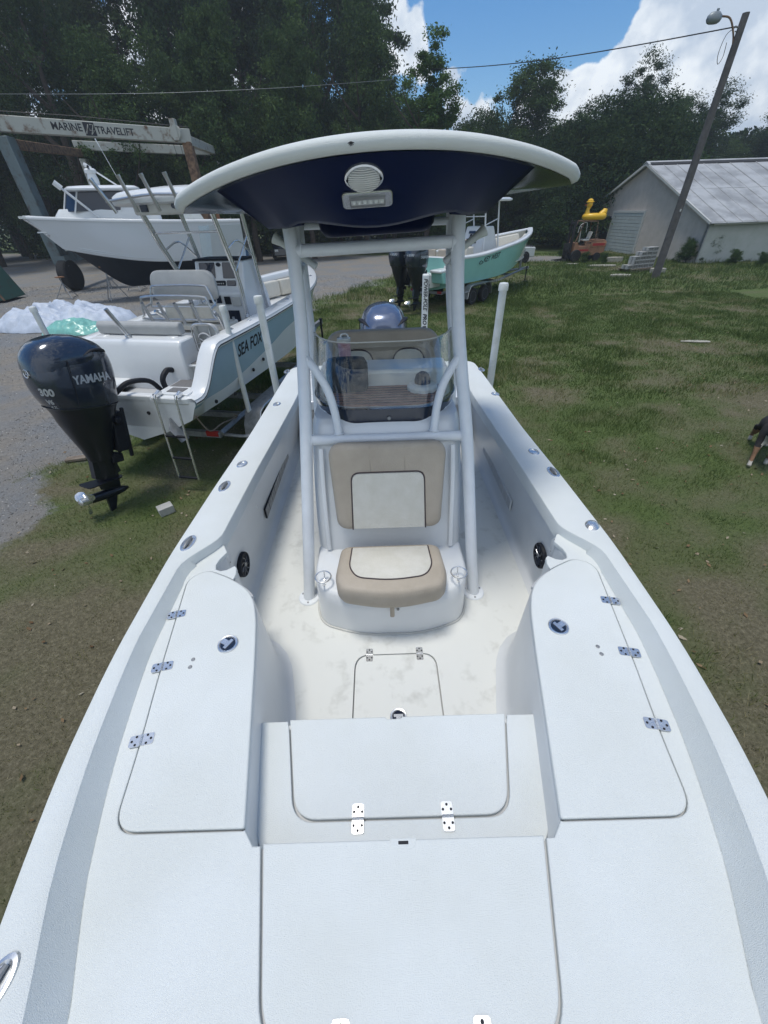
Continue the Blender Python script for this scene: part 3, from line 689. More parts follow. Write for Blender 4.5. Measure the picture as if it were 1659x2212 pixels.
plate('latch_recess', round_poly([(-.04, .312, .0), (-.034, .288, .01), (.034, .288, .01), (.04, .312, 0)], 4), ZD+.0055, .003, 'nonskid', lid, bev=.001)
# step box ahead of the floor
ZS = 1.752
def step_hatch(o=0): return round_poly([(.445+o, .735), (.435+o*1, .70), (.368+o, .40-o, .075), (-.368-o, .40-o, .075), (-.435-o, .70), (-.445-o, .735)], 8)
sh_ = [p for p in step_hatch(.006)]
def slant(y): return interp(y, [(.30, .458), (.36, .492), (.56, .53), (.75, .566)])
so = [(.56, .73), (slant(.55)+.003, .55), (slant(.36), .36), (.455, .302)]
plate('step_top', [(p[0], min(p[1], .7305)) for p in sh_[:1]]+so+[(-x, y) for x, y in reversed(so)]+[(p[0], min(p[1], .7305)) for p in reversed(sh_[1:])], ZS, .03, 'nonskid', B0, bev=.004)
plate('step_gutter', [(.50, .725), (.42, .35), (-.42, .35), (-.50, .725)], ZS-.022, .02, 'gutter', B0, bev=.002)
box('step_face', (0, .712, 1.52), (1.14, .02, .44), 'liner', B0)
sl = plate('step_hatch', [(.443, .735)]+[p for p in step_hatch(-.001)[1:-1]]+[(-.443, .735), (-.05, .735), (-.042, .727), (.012, .727), (.02, .735)], ZS+.004, .03, 'nonskid', B0, bev=.005)
for x in (-.150, .158): link('hinge', HINGE, sl, loc=(x, .372+.027, ZS+.004))
fl = plate('floor_hatch', rfh(-.001), ZF+.002, .026, 'floor', B0, bev=.003)
for x in (-.145, .155): link('hinge', HINGE, fl, loc=(x, 1.298, ZF+.002))
link('latch', LATCH, fl, loc=(.012, .935, ZF+.002), rot=(0, 0, R(180)))
# --- gunwale fittings
def rod_holder_mesh(r=.036, sx=1.35):
    b = MB(); b.lathe([(r*.70, -.06), (r*.72, 0.001), (r*.80, .006), (r*.95, .005), (r*1.05, 0), (r*.72, -.0005)], n=26, mi=0, sx=sx); b.lathe([(0.0005, -.05), (r*.72, -.05), (r*.71, -.001)], n=20, mi=1, sx=sx)
    return b.mesh('rod_holder', ['chrome', 'dark'])
ROD = rod_holder_mesh()
def cleat_mesh():
    b = MB(); b.lathe([(.0005, .001), (.032, .001), (.036, .005), (.043, .004), (.045, 0)], n=26, sx=1.5, sy=.8, mi=0)
    b.tube([(-.045, 0, .008), (-.02, 0, .011), (.02, 0, .011), (.045, 0, .008)], [.006, .010, .010, .006], 8, smooth=3, mi=1); b.box((0, 0, .004), (.03, .02, .01), mi=1)
    return b.mesh('cleat', ['chrome', 'galv'])
CLEAT = cleat_mesh()
def gun(D, side):
    p = at(*D, Z=1.93); p = at(*D, Z=zg(p.y)); return (p.x-CX, p.y, zg(p.y)+.001)
for D in ((598, 873), (523, 1003), (1070, 851), (1153, 976)):
    p = gun(D, 0); link('rod_holder', ROD, B0, loc=p, rot=(0, 0, R(75) if p[0] < 0 else R(105)))
for D in ((485, 1051), (407, 1174), (1195, 1020), (620, 802), (1040, 798), (-22, 2146)):
    p = gun(D, 0); link('cleat', CLEAT, B0, loc=p, rot=(0, 0, R(90 if D[0] > 20 else 80) + R(-6 if p[0] < 0 else 6)))
p = gun((1279, 1135), 0)
b = MB(); b.lathe([(.0005, .016), (.02, .014), (.034, .006), (.040, 0)], n=28, sx=1.25, sy=.95); b.build('light_cover', 'chrome', B0, loc=p, rot=(0, 0, R(60)))
# speakers, access discs, grilles on the liner walls
def wall_pt(D, s):
    X = s*.985+CX
    p = at(*D, X=X); return (p.x-CX, p.y, p.z)
def speaker(s, D):
    p = wall_pt(D, s); b = MB(); rt = Matrix.Rotation(R(90), 3, 'Y')
    b.lathe([(.0005, .004), (.070, .004), (.074, .012), (.082, .012), (.086, .006), (.086, -.02)], n=32, mi=0, rot=rt); b.lathe([(.0005, .014), (.016, .014), (.018, .008)], n=16, mi=1, rot=rt)
    for k in range(9):
        a = 2*math.pi*k/9; d = Vector((0, math.cos(a), math.sin(a))); e = Vector((0, math.cos(a+.35), math.sin(a+.35))); b.tube([Vector((.012, 0, 0))+d*.014, Vector((.013, 0, 0))+d*.045, Vector((.012, 0, 0))+e*.073], .0032, 5, mi=1)
    o = b.build('speaker', ['black', 'yam'], B0, loc=p); o.rotation_euler = (0, 0, R(180) if s > 0 else 0)
speaker(-1, (527, 1219)); speaker(1, (1166, 1200))
for s, D in ((-1, (471, 1180)), (1, (1217, 1148))):
    p = wall_pt(D, s); p = (s*.972, p[1]-.02, 1.80); b = MB(); b.lathe([(.0005, .006), (.075, .006), (.082, .003), (.083, -.01)], n=30, rot=Matrix.Rotation(R(90), 3, 'Y'))
    for k in range(4):
        a = R(45+90*k); b.lathe([(.0005, .008), (.004, .008), (.005, .005)], (0, .066*math.cos(a), .066*math.sin(a)), 8, rot=Matrix.Rotation(R(90), 3, 'Y'), mi=1)
    o = b.build('access_plate', ['gel', 'galv'], B0, loc=(p[0], p[1], p[2])); o.rotation_euler = (0, 0, R(180) if s > 0 else 0)
for s in (-1, 1):
    q = [at(*D, X=-.99+CX) for D in ((621, 985), (573, 1113))]
    y1, y0 = q[0].y, q[1].y; z = (q[0].z+q[1].z)/2+.02
    g = MB(); g.box((s*.985, (y0+y1)/2, z), (.012, y1-y0, .095)); go = g.build('side_panel', 'black' if s < 0 else 'liner', B0, bevel=.003)
    go.rotation_euler = (0, 0, 0)
    g = MB()
    for k in range(9):
        yy = y0+(y1-y0)*(k+.5)/9; g.box((s*.978, yy, z), (.004, (y1-y0)/9*.86, .08))
        g.tube([(s*.9755, yy-.02, z-.02), (s*.9755, yy, z+.02), (s*.9755, yy+.02, z-.02)], .0025, 4)
    g.build('ruler_marks', 'galv' if s < 0 else 'gutter', go)
for s, D in ((-1, (553, 1095)), (-1, (613, 958)), (1, (1131, 1072)), (1, (1090, 945))):
    p = wall_pt(D, s); b = MB(); b.lathe([(.0005, .006), (.008, .006), (.011, 0)], n=12, rot=Matrix.Rotation(R(90), 3, 'Y')); o = b.build('courtesy_light', 'chrome', B0, loc=p); o.rotation_euler = (0, 0, R(180) if s > 0 else 0)
# --- aft deck
ad = [(-.905, 4.02), (.905, 4.02), (.905, 4.70, .12), (.85, 4.86, .1), (-.85, 4.86, .1), (-.905, 4.70, .12)]
plate('aft_deck', [(-.90, 4.05), (.90, 4.05), (.90, 4.83), (-.90, 4.83)], 1.868, .03, 'gel', B0, bev=.004)
b = MB(); b.prism([(-.9, 1.3), (.9, 1.3), (.9, 1.86), (-.9, 1.86)], 4.07, 4.09, 'Y'); b.build('aft_bulkhead', 'liner', B0)
# stern corners of the cap
so_ = round_poly([(-1.145, 4.60), (-1.145, 4.97, .2), (1.145, 4.97, .2), (1.145, 4.60), (.90, 4.60), (.90, 4.82, .06), (-.90, 4.82, .06), (-.90, 4.60)], 8)
plate('stern_cap', so_, 1.884, .06, 'nonskid', B0, bev=.012)
b = MB(); b.prism(round_poly([(-1.13, 4.55), (-1.13, 4.94, .18), (1.13, 4.94, .18), (1.13, 4.55)], 6), 1.0, 1.83); b.build('transom', 'gel', B0)
for s in (-1, 1):
    a_h = plate('aft_hatch', round_poly([(s*.48, 4.30, .03), (s*.80, 4.30, .03), (s*.80, 4.74, .05), (s*.48, 4.74, .05)], 4), 1.874, .02, 'nonskid', B0, bev=.004)
    js = MB(); js.prism(round_poly([(s*.50, 3.86, .04), (s*.84, 3.86, .04), (s*.84, 4.12, .01), (s*.50, 4.12, .01)], 4), 1.77, 1.86)
    jo = js.build('jump_seat', 'gel', B0, bevel=.01)
    br = MB(); br.prism([(3.90, 1.77), (4.08, 1.77), (4.08, 1.60), (4.03, 1.60)], s*.76, s*.80, 'X'); br.prism([(3.90, 1.77), (4.08, 1.77), (4.08, 1.60), (4.03, 1.60)], s*.54, s*.58, 'X'); br.build('seat_bracket', 'gutter', jo)
    b = MB(); b.lathe([(.0005, .004), (.014, .004), (.014, .0)], (0, 0, 0), 10)
    for dy in (-.045, .045): b.tube([(-.05, dy, .006), (-.02, dy, .013), (.02, dy, .013), (.05, dy, .006)], .007, 6)
    b.tube([(0, -.045, .01), (0, .045, .01)], .006, 6); b.build('latch_bar', 'chrome', B0, loc=(s*.83, 4.62, 1.88))
    g = MB(); g.prism(round_poly([(-.035, -.08, .01), (.035, -.08, .01), (.035, .08, .01), (-.035, .08, .01)], 3), 0, .004)
    for k in range(3): g.lathe([(.0005, .006), (.008, .006), (.008, .003)], (0, -.045+k*.045, 0), 8, mi=1)
    g.build('switch_plate', ['gutter', 'dark'], B0, loc=(s*.70, 4.20, 1.874))
mh = plate('aft_hatch', round_poly([(-.40, 4.25, .04), (.40, 4.25, .04), (.40, 4.74, .06), (-.40, 4.74, .06)], 4), 1.874, .02, 'nonskid', B0, bev=.004)
box('bench', (0, 4.02, 1.55), (.9, .12, .45), 'liner', B0, bevel=.03)
# --- console, front seat
CO = []
def console():
    b = MB()
    # seat base with rounded nose: outline at floor and at the seat shelf
    def base(z):
        k = (z-1.3)/.32
        return round_poly([(-.49+.01*k, 1.95), (-.49+.012*k, 1.66, .1), (-.44+.03*k, 1.53+.02*k, .12), (-.20, 1.445+.02*k, .2), (.20, 1.445+.02*k, .2), (.44-.03*k, 1.53+.02*k, .12), (.49-.012*k, 1.66, .1), (.49-.01*k, 1.95)], 6)
    r = [[(p[0], p[1], z) for p in base(z)] for z in (1.3, 1.31, 1.5, 1.585)]
    top = [[(p[0]*(1-.04), 1.95-(1.95-p[1])*.955, 1.605) for p in base(1.6)]]
    b.loft(r+top, cap=True)
    o = b.build('console_base', 'gel', B0, ang=50)
    g = MB(); g.tube([(p[0]*1.008, p[1]-.004, 1.304) for p in base(1.3)], .007, 6); g.build('sealant_bead', 'trim', o)
    # upper body
    c = MB(); S = [(1.60, 1.90, .485, 2.75), (1.75, 1.93, .482, 2.76), (2.0, 2.00, .475, 2.78), (2.25, 2.095, .465, 2.80), (2.36, 2.17, .458, 2.80), (2.40, 2.21, .448, 2.78)]
    rings = []
    for z, yf, w, yb in S: rings.append([(p[0], p[1], z) for p in round_poly([(-w, yb, .03), (-w, yf+.07, .05), (-w+.05, yf+.005, .04), (0, yf-.008, .3), (w-.05, yf+.005, .04), (w, yf+.07, .05), (w, yb, .03)], 5)])
    c.loft(rings, cap=True); body = c.build('console', 'gel', B0, ang=50)
    c = MB(); c.box((0, 2.4, 1.5), (.95, .7, .5)); c.build('console_plinth', 'gel', B0, bevel=.03)
    # recessed panel frame around the seat back: two upright mouldings
    for s in (-1, 1):
        c = MB(); c.tube([(s*.405, 1.893, 1.62), (s*.402, 1.94, 1.85), (s*.400, 2.012, 2.1), (s*.395, 2.07, 2.28)], .016, 8, smooth=3, squash=.6); c.build('moulding', 'gel', body)
    # dash shelf, mat
    d = MB(); ol = lambda k: round_poly([(-.455*k, 2.70, .02), (-.455*k, 2.44, .13), (-.31*k, 2.225, .14), (.31*k, 2.225, .14), (.455*k, 2.44, .13), (.455*k, 2.70, .02)], 7)
    d.loft([[(p[0], p[1], z) for p in ol(k)] for z, k in ((2.39, 1), (2.445, 1.0), (2.45, .99))]); sh = d.build('dash_shelf', 'gel', B0, ang=50)
    plate('dash_mat', round_poly([(-.39, 2.60, .05), (-.41, 2.47, .08), (-.28, 2.27, .12), (.28, 2.27, .12), (.41, 2.47, .08), (.39, 2.60, .05)], 6), 2.459, .008, 'teak', sh, bev=.002)
    g = MB()
    for k in range(7): yy = 2.30+k*.042; w = interp(yy, [(2.27, .26), (2.47, .39), (2.6, .38)]); g.box((0, yy, 2.4605), (2*w, .005, .004))
    g.build('mat_rib', 'pipe', sh)
    d = MB(); d.prism(round_poly([(-.435, 2.86, .03), (-.435, 2.60, .05), (.435, 2.60, .05), (.435, 2.86, .03)], 4), 2.42, 2.56); helm = d.build('helm_pod', 'gel', B0, bevel=.02)
    # back of the chart plotter under its dark cover, compass
    d = MB(); d.loft([[(x*k-.24, 2.54+y*k2, z+.02) for x, y in round_poly([(-.135, -.05, .04), (.135, -.05, .04), (.135, .07, .04), (-.135, .07, .04)], 5)] for z, k, k2 in ((2.432, .9, 1), (2.47, 1, 1.1), (2.60, 1.0, .9), (2.64, .86, .6), (2.65, .6, .3))]); d.build('plotter_cover', 'black', B0)
    d = MB(); d.lathe([(.10, 2.435), (.10, 2.46), (.085, 2.475), (.05, 2.48)], (.25, 2.52, .02), 24, mi=0); d.lathe([(.052, 2.475), (.052, 2.50), (.044, 2.53), (.02, 2.548), (.001, 2.55)], (.25, 2.52, .02), 20, mi=1); d.build('compass', ['gel', 'black'], B0)
console()
def slab(w0, w1, h, t, r, n=7):
    """upholstered pad outline (x, h) rounded; returns loft rings along thickness with soft edges"""
    o = round_poly([(-w0/2, 0, r), (w0/2, 0, r), (w1/2, h, r*1.3), (-w1/2, h, r*1.3)], n); c = Vector((0, h/2)); R_ = []
    for f, d in ((1-.09, 0), (1-.03, .12), (1, .3), (1, .65), (1-.025, .86), (1-.07, .97), (1-.14, 1.0)): R_.append([((p[0]-c.x)*f+c.x, (p[1]-c.y)*f+c.y, d*t) for p in o])
    return R_
def pad(name, rings, mtx, m, parent, **k):
    b = MB(); b.loft([[mtx@Vector(p) for p in r] for r in rings]); return b.build(name, m, parent, ang=60, **k)
def seat_front():
    # backrest against the sloping console face: local x right, y up the face, z towards the bow
    bl = Vector((0, 1.925, 1.80)); tl = Vector((0, 2.06, 2.33)); up = (tl-bl).normalized(); x = Vector((1, 0, 0)); n = x.cross(up)
    Mx = Matrix((x, up, n)).transposed().to_4x4(); Mx.translation = bl
    h = (tl-bl).length
    br = pad('backrest', slab(.645, .695, h, .085, .07), Mx, 'tan', B0)
    o = round_poly([(-.225, .0), (.225, .0), (.215, h*.66, .05), (-.215, h*.66, .05)], 6)
    i = MB(); i.loft([[Mx@Vector((p[0]*f, p[1]*f+.004+(.01), z)) for p in o] for f, z in ((1, .05), (1, .082), (.985, .0885), (.95, .091))]); i.build('insert', 'cream', br)
    g = MB(); g.tube([Mx@Vector((x_, y_, .0875)) for x_, y_ in [(.226, .008)]+[(q[0]*1.0, q[1]+.016) for q in o[2:]]+[(-.226, .008)]], .0042, 6); g.build('piping', 'pipe', br)
    for xx in (-.1, .1):
        g = MB(); g.tube([Mx@Vector((xx, h*.7, .087)), Mx@Vector((xx*1.02, h*.97, .082))], .0022, 4); g.build('seam', 'tan', br)
    # seat cushion
    co = [(-.31, 1.79, .05), (-.33, 1.55, .06), (-.30, 1.44, .06), (0, 1.375, .25), (.30, 1.44, .06), (.33, 1.55, .06), (.31, 1.79, .05)]
    o = round_poly(co, 6); c = Vector((0, 1.6)); R_ = []
    for f, z in ((.9, 1.605), (.97, 1.615), (1.0, 1.64), (1.0, 1.70), (.975, 1.728), (.93, 1.742), (.86, 1.747)): R_.append([((p[0]-c.x)*f+c.x, (p[1]-c.y)*f+c.y, z) for p in o])
    b = MB(); b.loft(R_); cu = b.build('seat_cushion', 'tan', B0, ang=60)
    o2 = round_poly([(-.235, 1.76, .0), (-.245, 1.60, .04), (-.20, 1.515, .05), (0, 1.485, .2), (.20, 1.515, .05), (.245, 1.60, .04), (.235, 1.76, 0)], 6)
    b = MB(); b.loft([[(p[0], p[1], z) for p in o2] for z in (1.72, 1.7475)]+[[(p[0]*.97, (p[1]-1.63)*.97+1.63, 1.752) for p in o2]]); b.build('insert', 'cream', cu, ang=60)
    g = MB(); g.tube([(p[0], p[1], 1.749) for p in o2], .0042, 6); g.build('piping', 'pipe', cu)
    b = MB(); b.tube([(0, 1.43, 1.61), (0, 1.42, 1.56), (0, 1.425, 1.50)], .013, 8, squash=.5); b.build('pull_tab', 'tan', cu)
    b = MB(); b.lathe([(.0005, .006), (.007, .006), (.009, 0)], (.035, 1.452, 1.53), 10, rot=Matrix.Rotation(R(90), 3, 'X')); b.build('snap', 'galv', B0)
    for s in (-1, 1):
        b = MB(); cx, cy, cz = s*.41, 1.605, 1.665
        b.tube([(cx+.047*math.cos(a), cy+.047*math.sin(a), cz) for a in [2*math.pi*k/24 for k in range(24)]], .0045, 7, closed=True)
        b.tube([(cx, cy+.045, cz), (cx, cy+.03, cz-.045), (cx, cy-.03, cz-.05), (cx, cy-.045, cz)], .004, 6, smooth=4); b.tube([(cx, cy-.01, cz-.05), (cx, cy, cz-.062)], .008, 8)
        b.build('cup_holder_ring', 'chrome', B0)
seat_front()
# --- windshield and its dark lower band
def shield():
    def path(z, k, dy):    # outline of the panel in plan, wings swept aft
        return round_poly([(-.465*k, 2.70+dy), (-.465*k, 2.44+dy, .15), (-.29*k, 2.20+dy, .12), (.29*k, 2.20+dy, .12), (.465*k, 2.44+dy, .15), (.465*k, 2.70+dy)], 9)
    b = MB(); rings = []
    P0, P1, P2 = path(0, 1, 0), path(0, 1.0, .09), path(0, .98, .22)
    lo = [(p[0], p[1], 2.462) for p in P0]; mid = [(p[0], p[1], 2.62) for p in P1]
    hi_ = [(p[0], p[1], 2.785-.10*max(0, (p[1]-2.66)/.3)**2) for p in P2]
    def th(r, d): return [(p[0]*(1-d), p[1]+d*.4, p[2]) for p in r]
    n = len(lo)
    outer = [lo, mid, hi_]; inner = [th(r, .012) for r in outer]
    vs = [v for r in outer+inner for v in r]; fs = []
    for a in range(2):
        for j in range(n-1):
            fs.append((a*n+j, a*n+j+1, (a+1)*n+j+1, (a+1)*n+j)); c = 3*n; fs.append((c+a*n+j, c+(a+1)*n+j, c+(a+1)*n+j+1, c+a*n+j+1))
    for j in range(n-1): fs.append((2*n+j, 2*n+j+1, 5*n+j+1, 5*n+j))
    b.add(vs, fs); w = b.build('windshield', 'glass', B0, ang=60)
    b = MB(); b.tube([(p[0]*1.0, p[1], p[2]+.001) for p in hi_], .0035, 5); b.build('windshield_edge', 'trim', w)
    b = MB(); lo2 = [(p[0]*.985, p[1]-.012*(abs(p[0]) < .3), 2.365+.055*min(1, abs(p[0])/.465)**3) for p in P0]; top = [(p[0]*1.004, p[1]-.004, 2.463) for p in P0]
    b.loft([lo2, top, [(p[0]*.97, p[1]+.03, 2.463) for p in P0], [(p[0]*.95, p[1]+.03, 2.37) for p in P0]], ringclosed=False, cap=False); band = b.build('lower_band', 'screen', w, ang=60)
    b = MB(); b.lathe([(.0005, .004), (.010, .004), (.012, 0)], (.02, 2.183, 2.41), 12, rot=Matrix.Rotation(R(80), 3, 'X')); b.build('screw', 'galv', w)
shield()
# --- tower frame
def tower():
    b = MB(); foot = .568
    for s in (-1, 1):
        P = [(s*foot, 1.755, 1.3), (s*.545, 1.84, 1.55), (s*.485, 2.10, 2.30), (s*.462, 2.26, 2.62), (s*.455, 2.42, 2.86), (s*.452, 2.52, 3.10), (s*.455, 2.60, 3.44)]
        P = [(q[0]-.03*max(0, q[2]-2.3), q[1], q[2]) for q in P]; b.tube(P, .0375, 16, smooth=5)
        Q = [(s*.53, 2.78, 1.3), (s*.525, 2.84, 2.0), (s*.51, 2.97, 2.6), (s*.505-.02, 3.10, 2.95), (s*.505-.03, 3.22, 3.40)]; b.tube(Q, .030, 12, smooth=4)
        # curved brace from leg down to the crossbar
        b.tube([(s*.462, 2.34, 2.74), (s*.40, 2.28, 2.68), (s*.335, 2.22, 2.58), (s*.30, 2.17, 2.46), (s*.285, 2.125, 2.335)], .024, 12, smooth=6)
        # foot plate
        pl = MB(); pl.lathe([(.0005, .010), (.066, .010), (.072, .004), (.072, 0)], (0, 0, 0), 24)
        for a in (30, 150, 270): pl.lathe([(.0005, .013), (.007, .013), (.007, .009)], (.052*math.cos(R(a)), .052*math.sin(R(a)), 0), 8, mi=1)
        pl.build('foot_plate', ['powder', 'galv'], B0, loc=(s*foot, 1.755, 1.3))
        # rod rockets on the rear legs
        r = MB(); r.lathe([(.022, 0), (.022, .25), (.034, .30), (.036, .305), (.019, .30), (.018, .02)], n=16, rot=Matrix.Rotation(R(s*58), 3, 'Y')@Matrix.Rotation(R(-10), 3, 'X'))
        r.build('rod_holder', 'pvc', B0, loc=(s*.42, 3.0, 3.12))
        # gusset under the roof
        r = MB(); r.prism([(2.60, 3.42), (2.86, 3.42), (2.84, 3.36), (2.63, 3.20)], s*.45-.012, s*.45+.012, 'X'); r.build('gusset', 'powder', B0, bevel=.004)
    b.tube([(-.485, 2.115, 2.315), (0, 2.11, 2.315), (.485, 2.115, 2.315)], .031, 14)
    b.tube([(-.48, 2.555, 3.235), (.43, 2.555, 3.255)], .031, 14)
    b.tube([(-.53, 3.2, 3.33), (.48, 3.2, 3.33)], .022, 12)
    for s in (-1, 1): b.tube([(s*.455-.02, 2.52, 3.10), (s*.505-.02, 3.14, 3.12)], .018, 10)
    for s in (-1, 1):
        for px_, py_, pz_, ax, rr_ in ((s*.449, 2.115, 2.315, (1, 0, 0), .034), (s*.41-.02, 2.555, 3.245, (1, 0, 0), .034), (s*.285, 2.130, 2.348, (.1*s, .2, 1), .028), (s*.44, 2.32, 2.722, (1, .3, .3), .028), (s*.563, 1.772, 1.315, (0, 0, 1), .041)):
            ax = Vector(ax).normalized(); q1 = ax.orthogonal().normalized(); q2 = ax.cross(q1)
            b.tube([Vector((px_, py_, pz_))+(q1*math.cos(a)+q2*math.sin(a))*rr_ for a in [2*math.pi*i/16 for i in range(16)]], .0045, 5, closed=True)
    b.build('tower_frame', 'powder', B0)
    b = MB(); b.tube([(-.565, 1.97, 1.62), (-.565, 1.975, 1.42)], .012, 8); b.tube([(-.565, 1.97, 1.64), (-.565, 1.97, 1.60)], .016, 8, mi=0); b.build('drain_tube', 'galv', B0)
tower()
# --- hardtop
def hardtop():
    # crowned shell. plan: front edge bowed forward, straight sides, rear edge
    nx, W, YB = 28, .955, 3.75
    def plan_front(u):   # u -1..1
        return 1.88+.42*abs(u)**2.6+(.06*max(0, abs(u)-.93)/.07)
    def crown(u): return 3.594-.125*abs(u)**2.0
    U = np.linspace(-1, 1, nx*2+1); ring = []
    # closed outline loop: front left->right, then rear right->left
    out = [(u*W, plan_front(u), crown(u)) for u in U]; out += [(u*W*.97, YB-.25*abs(u)**3, crown(u)-.01) for u in U[::-1]]
    cen = Vector((0, 2.85, 0))
    def ringk(k, dz, dzc=0): return [(cen.x+(p[0]-cen.x)*k, cen.y+(p[1]-cen.y)*k, p[2]+dz+dzc*(1-k)) for p in out]
    b = MB(); b.loft([ringk(.90, -.012), ringk(.975, -.014), ringk(.992, -.007), ringk(1.0, .006), ringk(1.0, .020), ringk(.988, .033), ringk(.955, .041), ringk(.7, .052), ringk(.3, .058), ringk(.01, .058)], cap=False)
    top = b.build('hardtop', 'nonskid', B0, ang=50); th_ = R(-1.7); top.rotation_euler = (0, th_, 0); top.location = (-3.5*math.sin(th_)-.02, 0, 3.5*(1-math.cos(th_))-.012)
    b = MB(); b.loft([ringk(.972, -.0165), ringk(.90, -.016), ringk(.5, -.016), ringk(.01, -.016)], cap=False); b.build('underside', 'navyshell', top, ang=50)
    # centre pod: sloping navy fascia, arched lower edge, deep side returns
    b = MB(); n = 20; F = []; G = []; K = []
    for i in range(n+1):
        u = -1+2*i/n; x0 = u*.64; x1 = u*.535
        F.append((x0, plan_front(x0/W)+.055, crown(x0/W)-.014))
        zl = 3.395-.035*math.cos(min(1, abs(u)/.62)*math.pi/2)**1.5-(.015 if abs(u) > .75 else 0)
        yl = 2.20+.12*abs(u)**2
        G.append((x1, yl, zl)); K.append((x1*.99, yl+.04, zl-.012))
    rear = [(p[0], 2.95, 3.42) for p in K]
    b.loft([F, G, K, rear], ringclosed=False, cap=False)
    for s, i in ((-1, 0), (1, n)):
        f, g, k = Vector(F[i]), Vector(G[i]), Vector(K[i]); o = Vector((s*.03, 0, 0)); t = Vector((f.x+s*.06, 2.95, 3.55)); r = Vector((g.x+s*.03, 2.95, 3.42))
        b.add([f, g, k, Vector(rear[i]), r, t, f+o], [(0, 1, 2, 3, 4, 5, 6)])
    # rolled toes either side
    for s in (-1, 1): b.tube([(s*.36, 2.36, 3.39), (s*.45, 2.38, 3.385), (s*.54, 2.40, 3.39)], [.028, .034, .02], 10, squash=.6)
    b.build('fascia', 'navy', top, ang=50)
    # electronics box behind the fascia
    b = MB(); b.loft([[(p[0]*k, yy+p[1], z) for p in round_poly([(-.33, 0, .06), (.33, 0, .06), (.33, .5, .04), (-.33, .5, .04)], 5)] for z, k, yy in ((3.45, 1.03, 2.62), (3.34, .97, 2.65), (3.305, .90, 2.69), (3.30, .80, 2.73))]); eb = b.build('electronics_box', 'navy', top, ang=50)
    for s in (-1, 1):
        b = MB(); b.prism(round_poly([(-.03, -.022, .006), (.03, -.022, .006), (.022, .022, .006), (-.03, .022, .006)], 3), 2.632, 2.64, 'Y'); o = b.build('cover_plate', 'gutter', eb, loc=(s*.27, 0, 3.40))
    # oval docking light and LED flood light on the fascia
    f0 = Vector((0, plan_front(0)+.055, crown(0)-.014)); g0 = Vector((0, 2.20, 3.36)); dn = (g0-f0).normalized(); x = Vector((1, 0, 0)); nn = dn.cross(x)*-1
    if nn.y > 0: nn = -nn
    def fr(D):
        d = at(*D, Y=1)-Vector((0, 0, H)); o = Vector((CX, 0, 0)); pn = nn; t = ((f0+o)-Vector((0, 0, H))).dot(pn)/d.dot(pn); p = Vector((0, 0, H))+d*t-o
        Mx = Matrix((x, -dn, nn)).transposed().to_4x4(); Mx.translation = p; return Mx
    Mx = fr((797, 372)); b = MB(); ov = lambda k: [(.074*k*math.cos(a)*(1 if abs(math.cos(a)) < .9 else 1.03), .061*k*math.sin(a)) for a in [2*math.pi*i/32 for i in range(32)]]
    b.loft([[Mx@Vector((p[0], p[1], z)) for p in ov(k)] for k, z in ((1.02, 0), (1.0, .008), (.9, .011), (.86, .006))]); lt = b.build('spot_light', 'chrome', top, ang=50)
    b = MB(); b.loft([[Mx@Vector((p[0], p[1], z)) for p in ov(k)] for k, z in ((.84, .006), (.8, .010), (.5, .015), (.1, .017))], mi=0)
    for i in range(-5, 6):
        yy = i*.0095; w = .062*math.sqrt(max(0, 1-(yy/.056)**2)); b.tube([Mx@Vector((-w, yy, .013)), Mx@Vector((0, yy, .018)), Mx@Vector((w, yy, .013))], .003, 5)
    b.build('lens', 'lens', lt)
    for s in (-1, 1): b = MB(); b.lathe([(.0005, .003), (.005, .003), (.006, 0)], (0, 0, 0), 8, rot=Mx.to_3x3()); b.build('screw', 'black', lt, loc=Mx@Vector((s*.066, 0, .011)))
    Mx = fr((803, 420)); b = MB(); o = round_poly([(-.105, -.040, .02), (.105, -.040, .02), (.105, .040, .02), (-.105, .040, .02)], 6)
    b.loft([[Mx@Vector((p[0]*k, p[1]*k2, z)) for p in o] for k, k2, z in ((1, 1, 0), (1, 1, .006), (.97, .92, .009), (.93, .85, .009))]); lt = b.build('flood_light', 'chrome', top)
    b = MB(); b.prism([(q[0], q[1]) for q in round_poly([(-.075, -.024, .004), (.075, -.024, .004), (.075, .024, .004), (-.075, .024, .004)], 2)], 0, .016); me = b.mesh('light_bar', 'galv'); me.transform(Mx); link('light_bar', me, lt)
    for i in range(6):
        b = MB(); b.lathe([(.011, .016), (.0095, .017), (.006, .022), (.0005, .024)], (-.058+i*.0232, 0, 0), 12); b.prism([(-.0108-.058+i*.0232, -.011), (.0108-.058+i*.0232, -.011), (.0108-.058+i*.0232, .011), (-.0108-.058+i*.0232, .011)], .015, .017); me = b.mesh('led', 'lens'); me.transform(Mx); link('led', me, lt)
    # dirt scar on the lip
    b = MB()
    for k in range(6): a = R(200+k*28); b.tube([(-.075, 1.862, 3.605), (-.075+.012*math.cos(a), 1.860, 3.605+.012*math.sin(a))], .0015, 4)
    b.build('crack', 'dark', top)
hardtop()
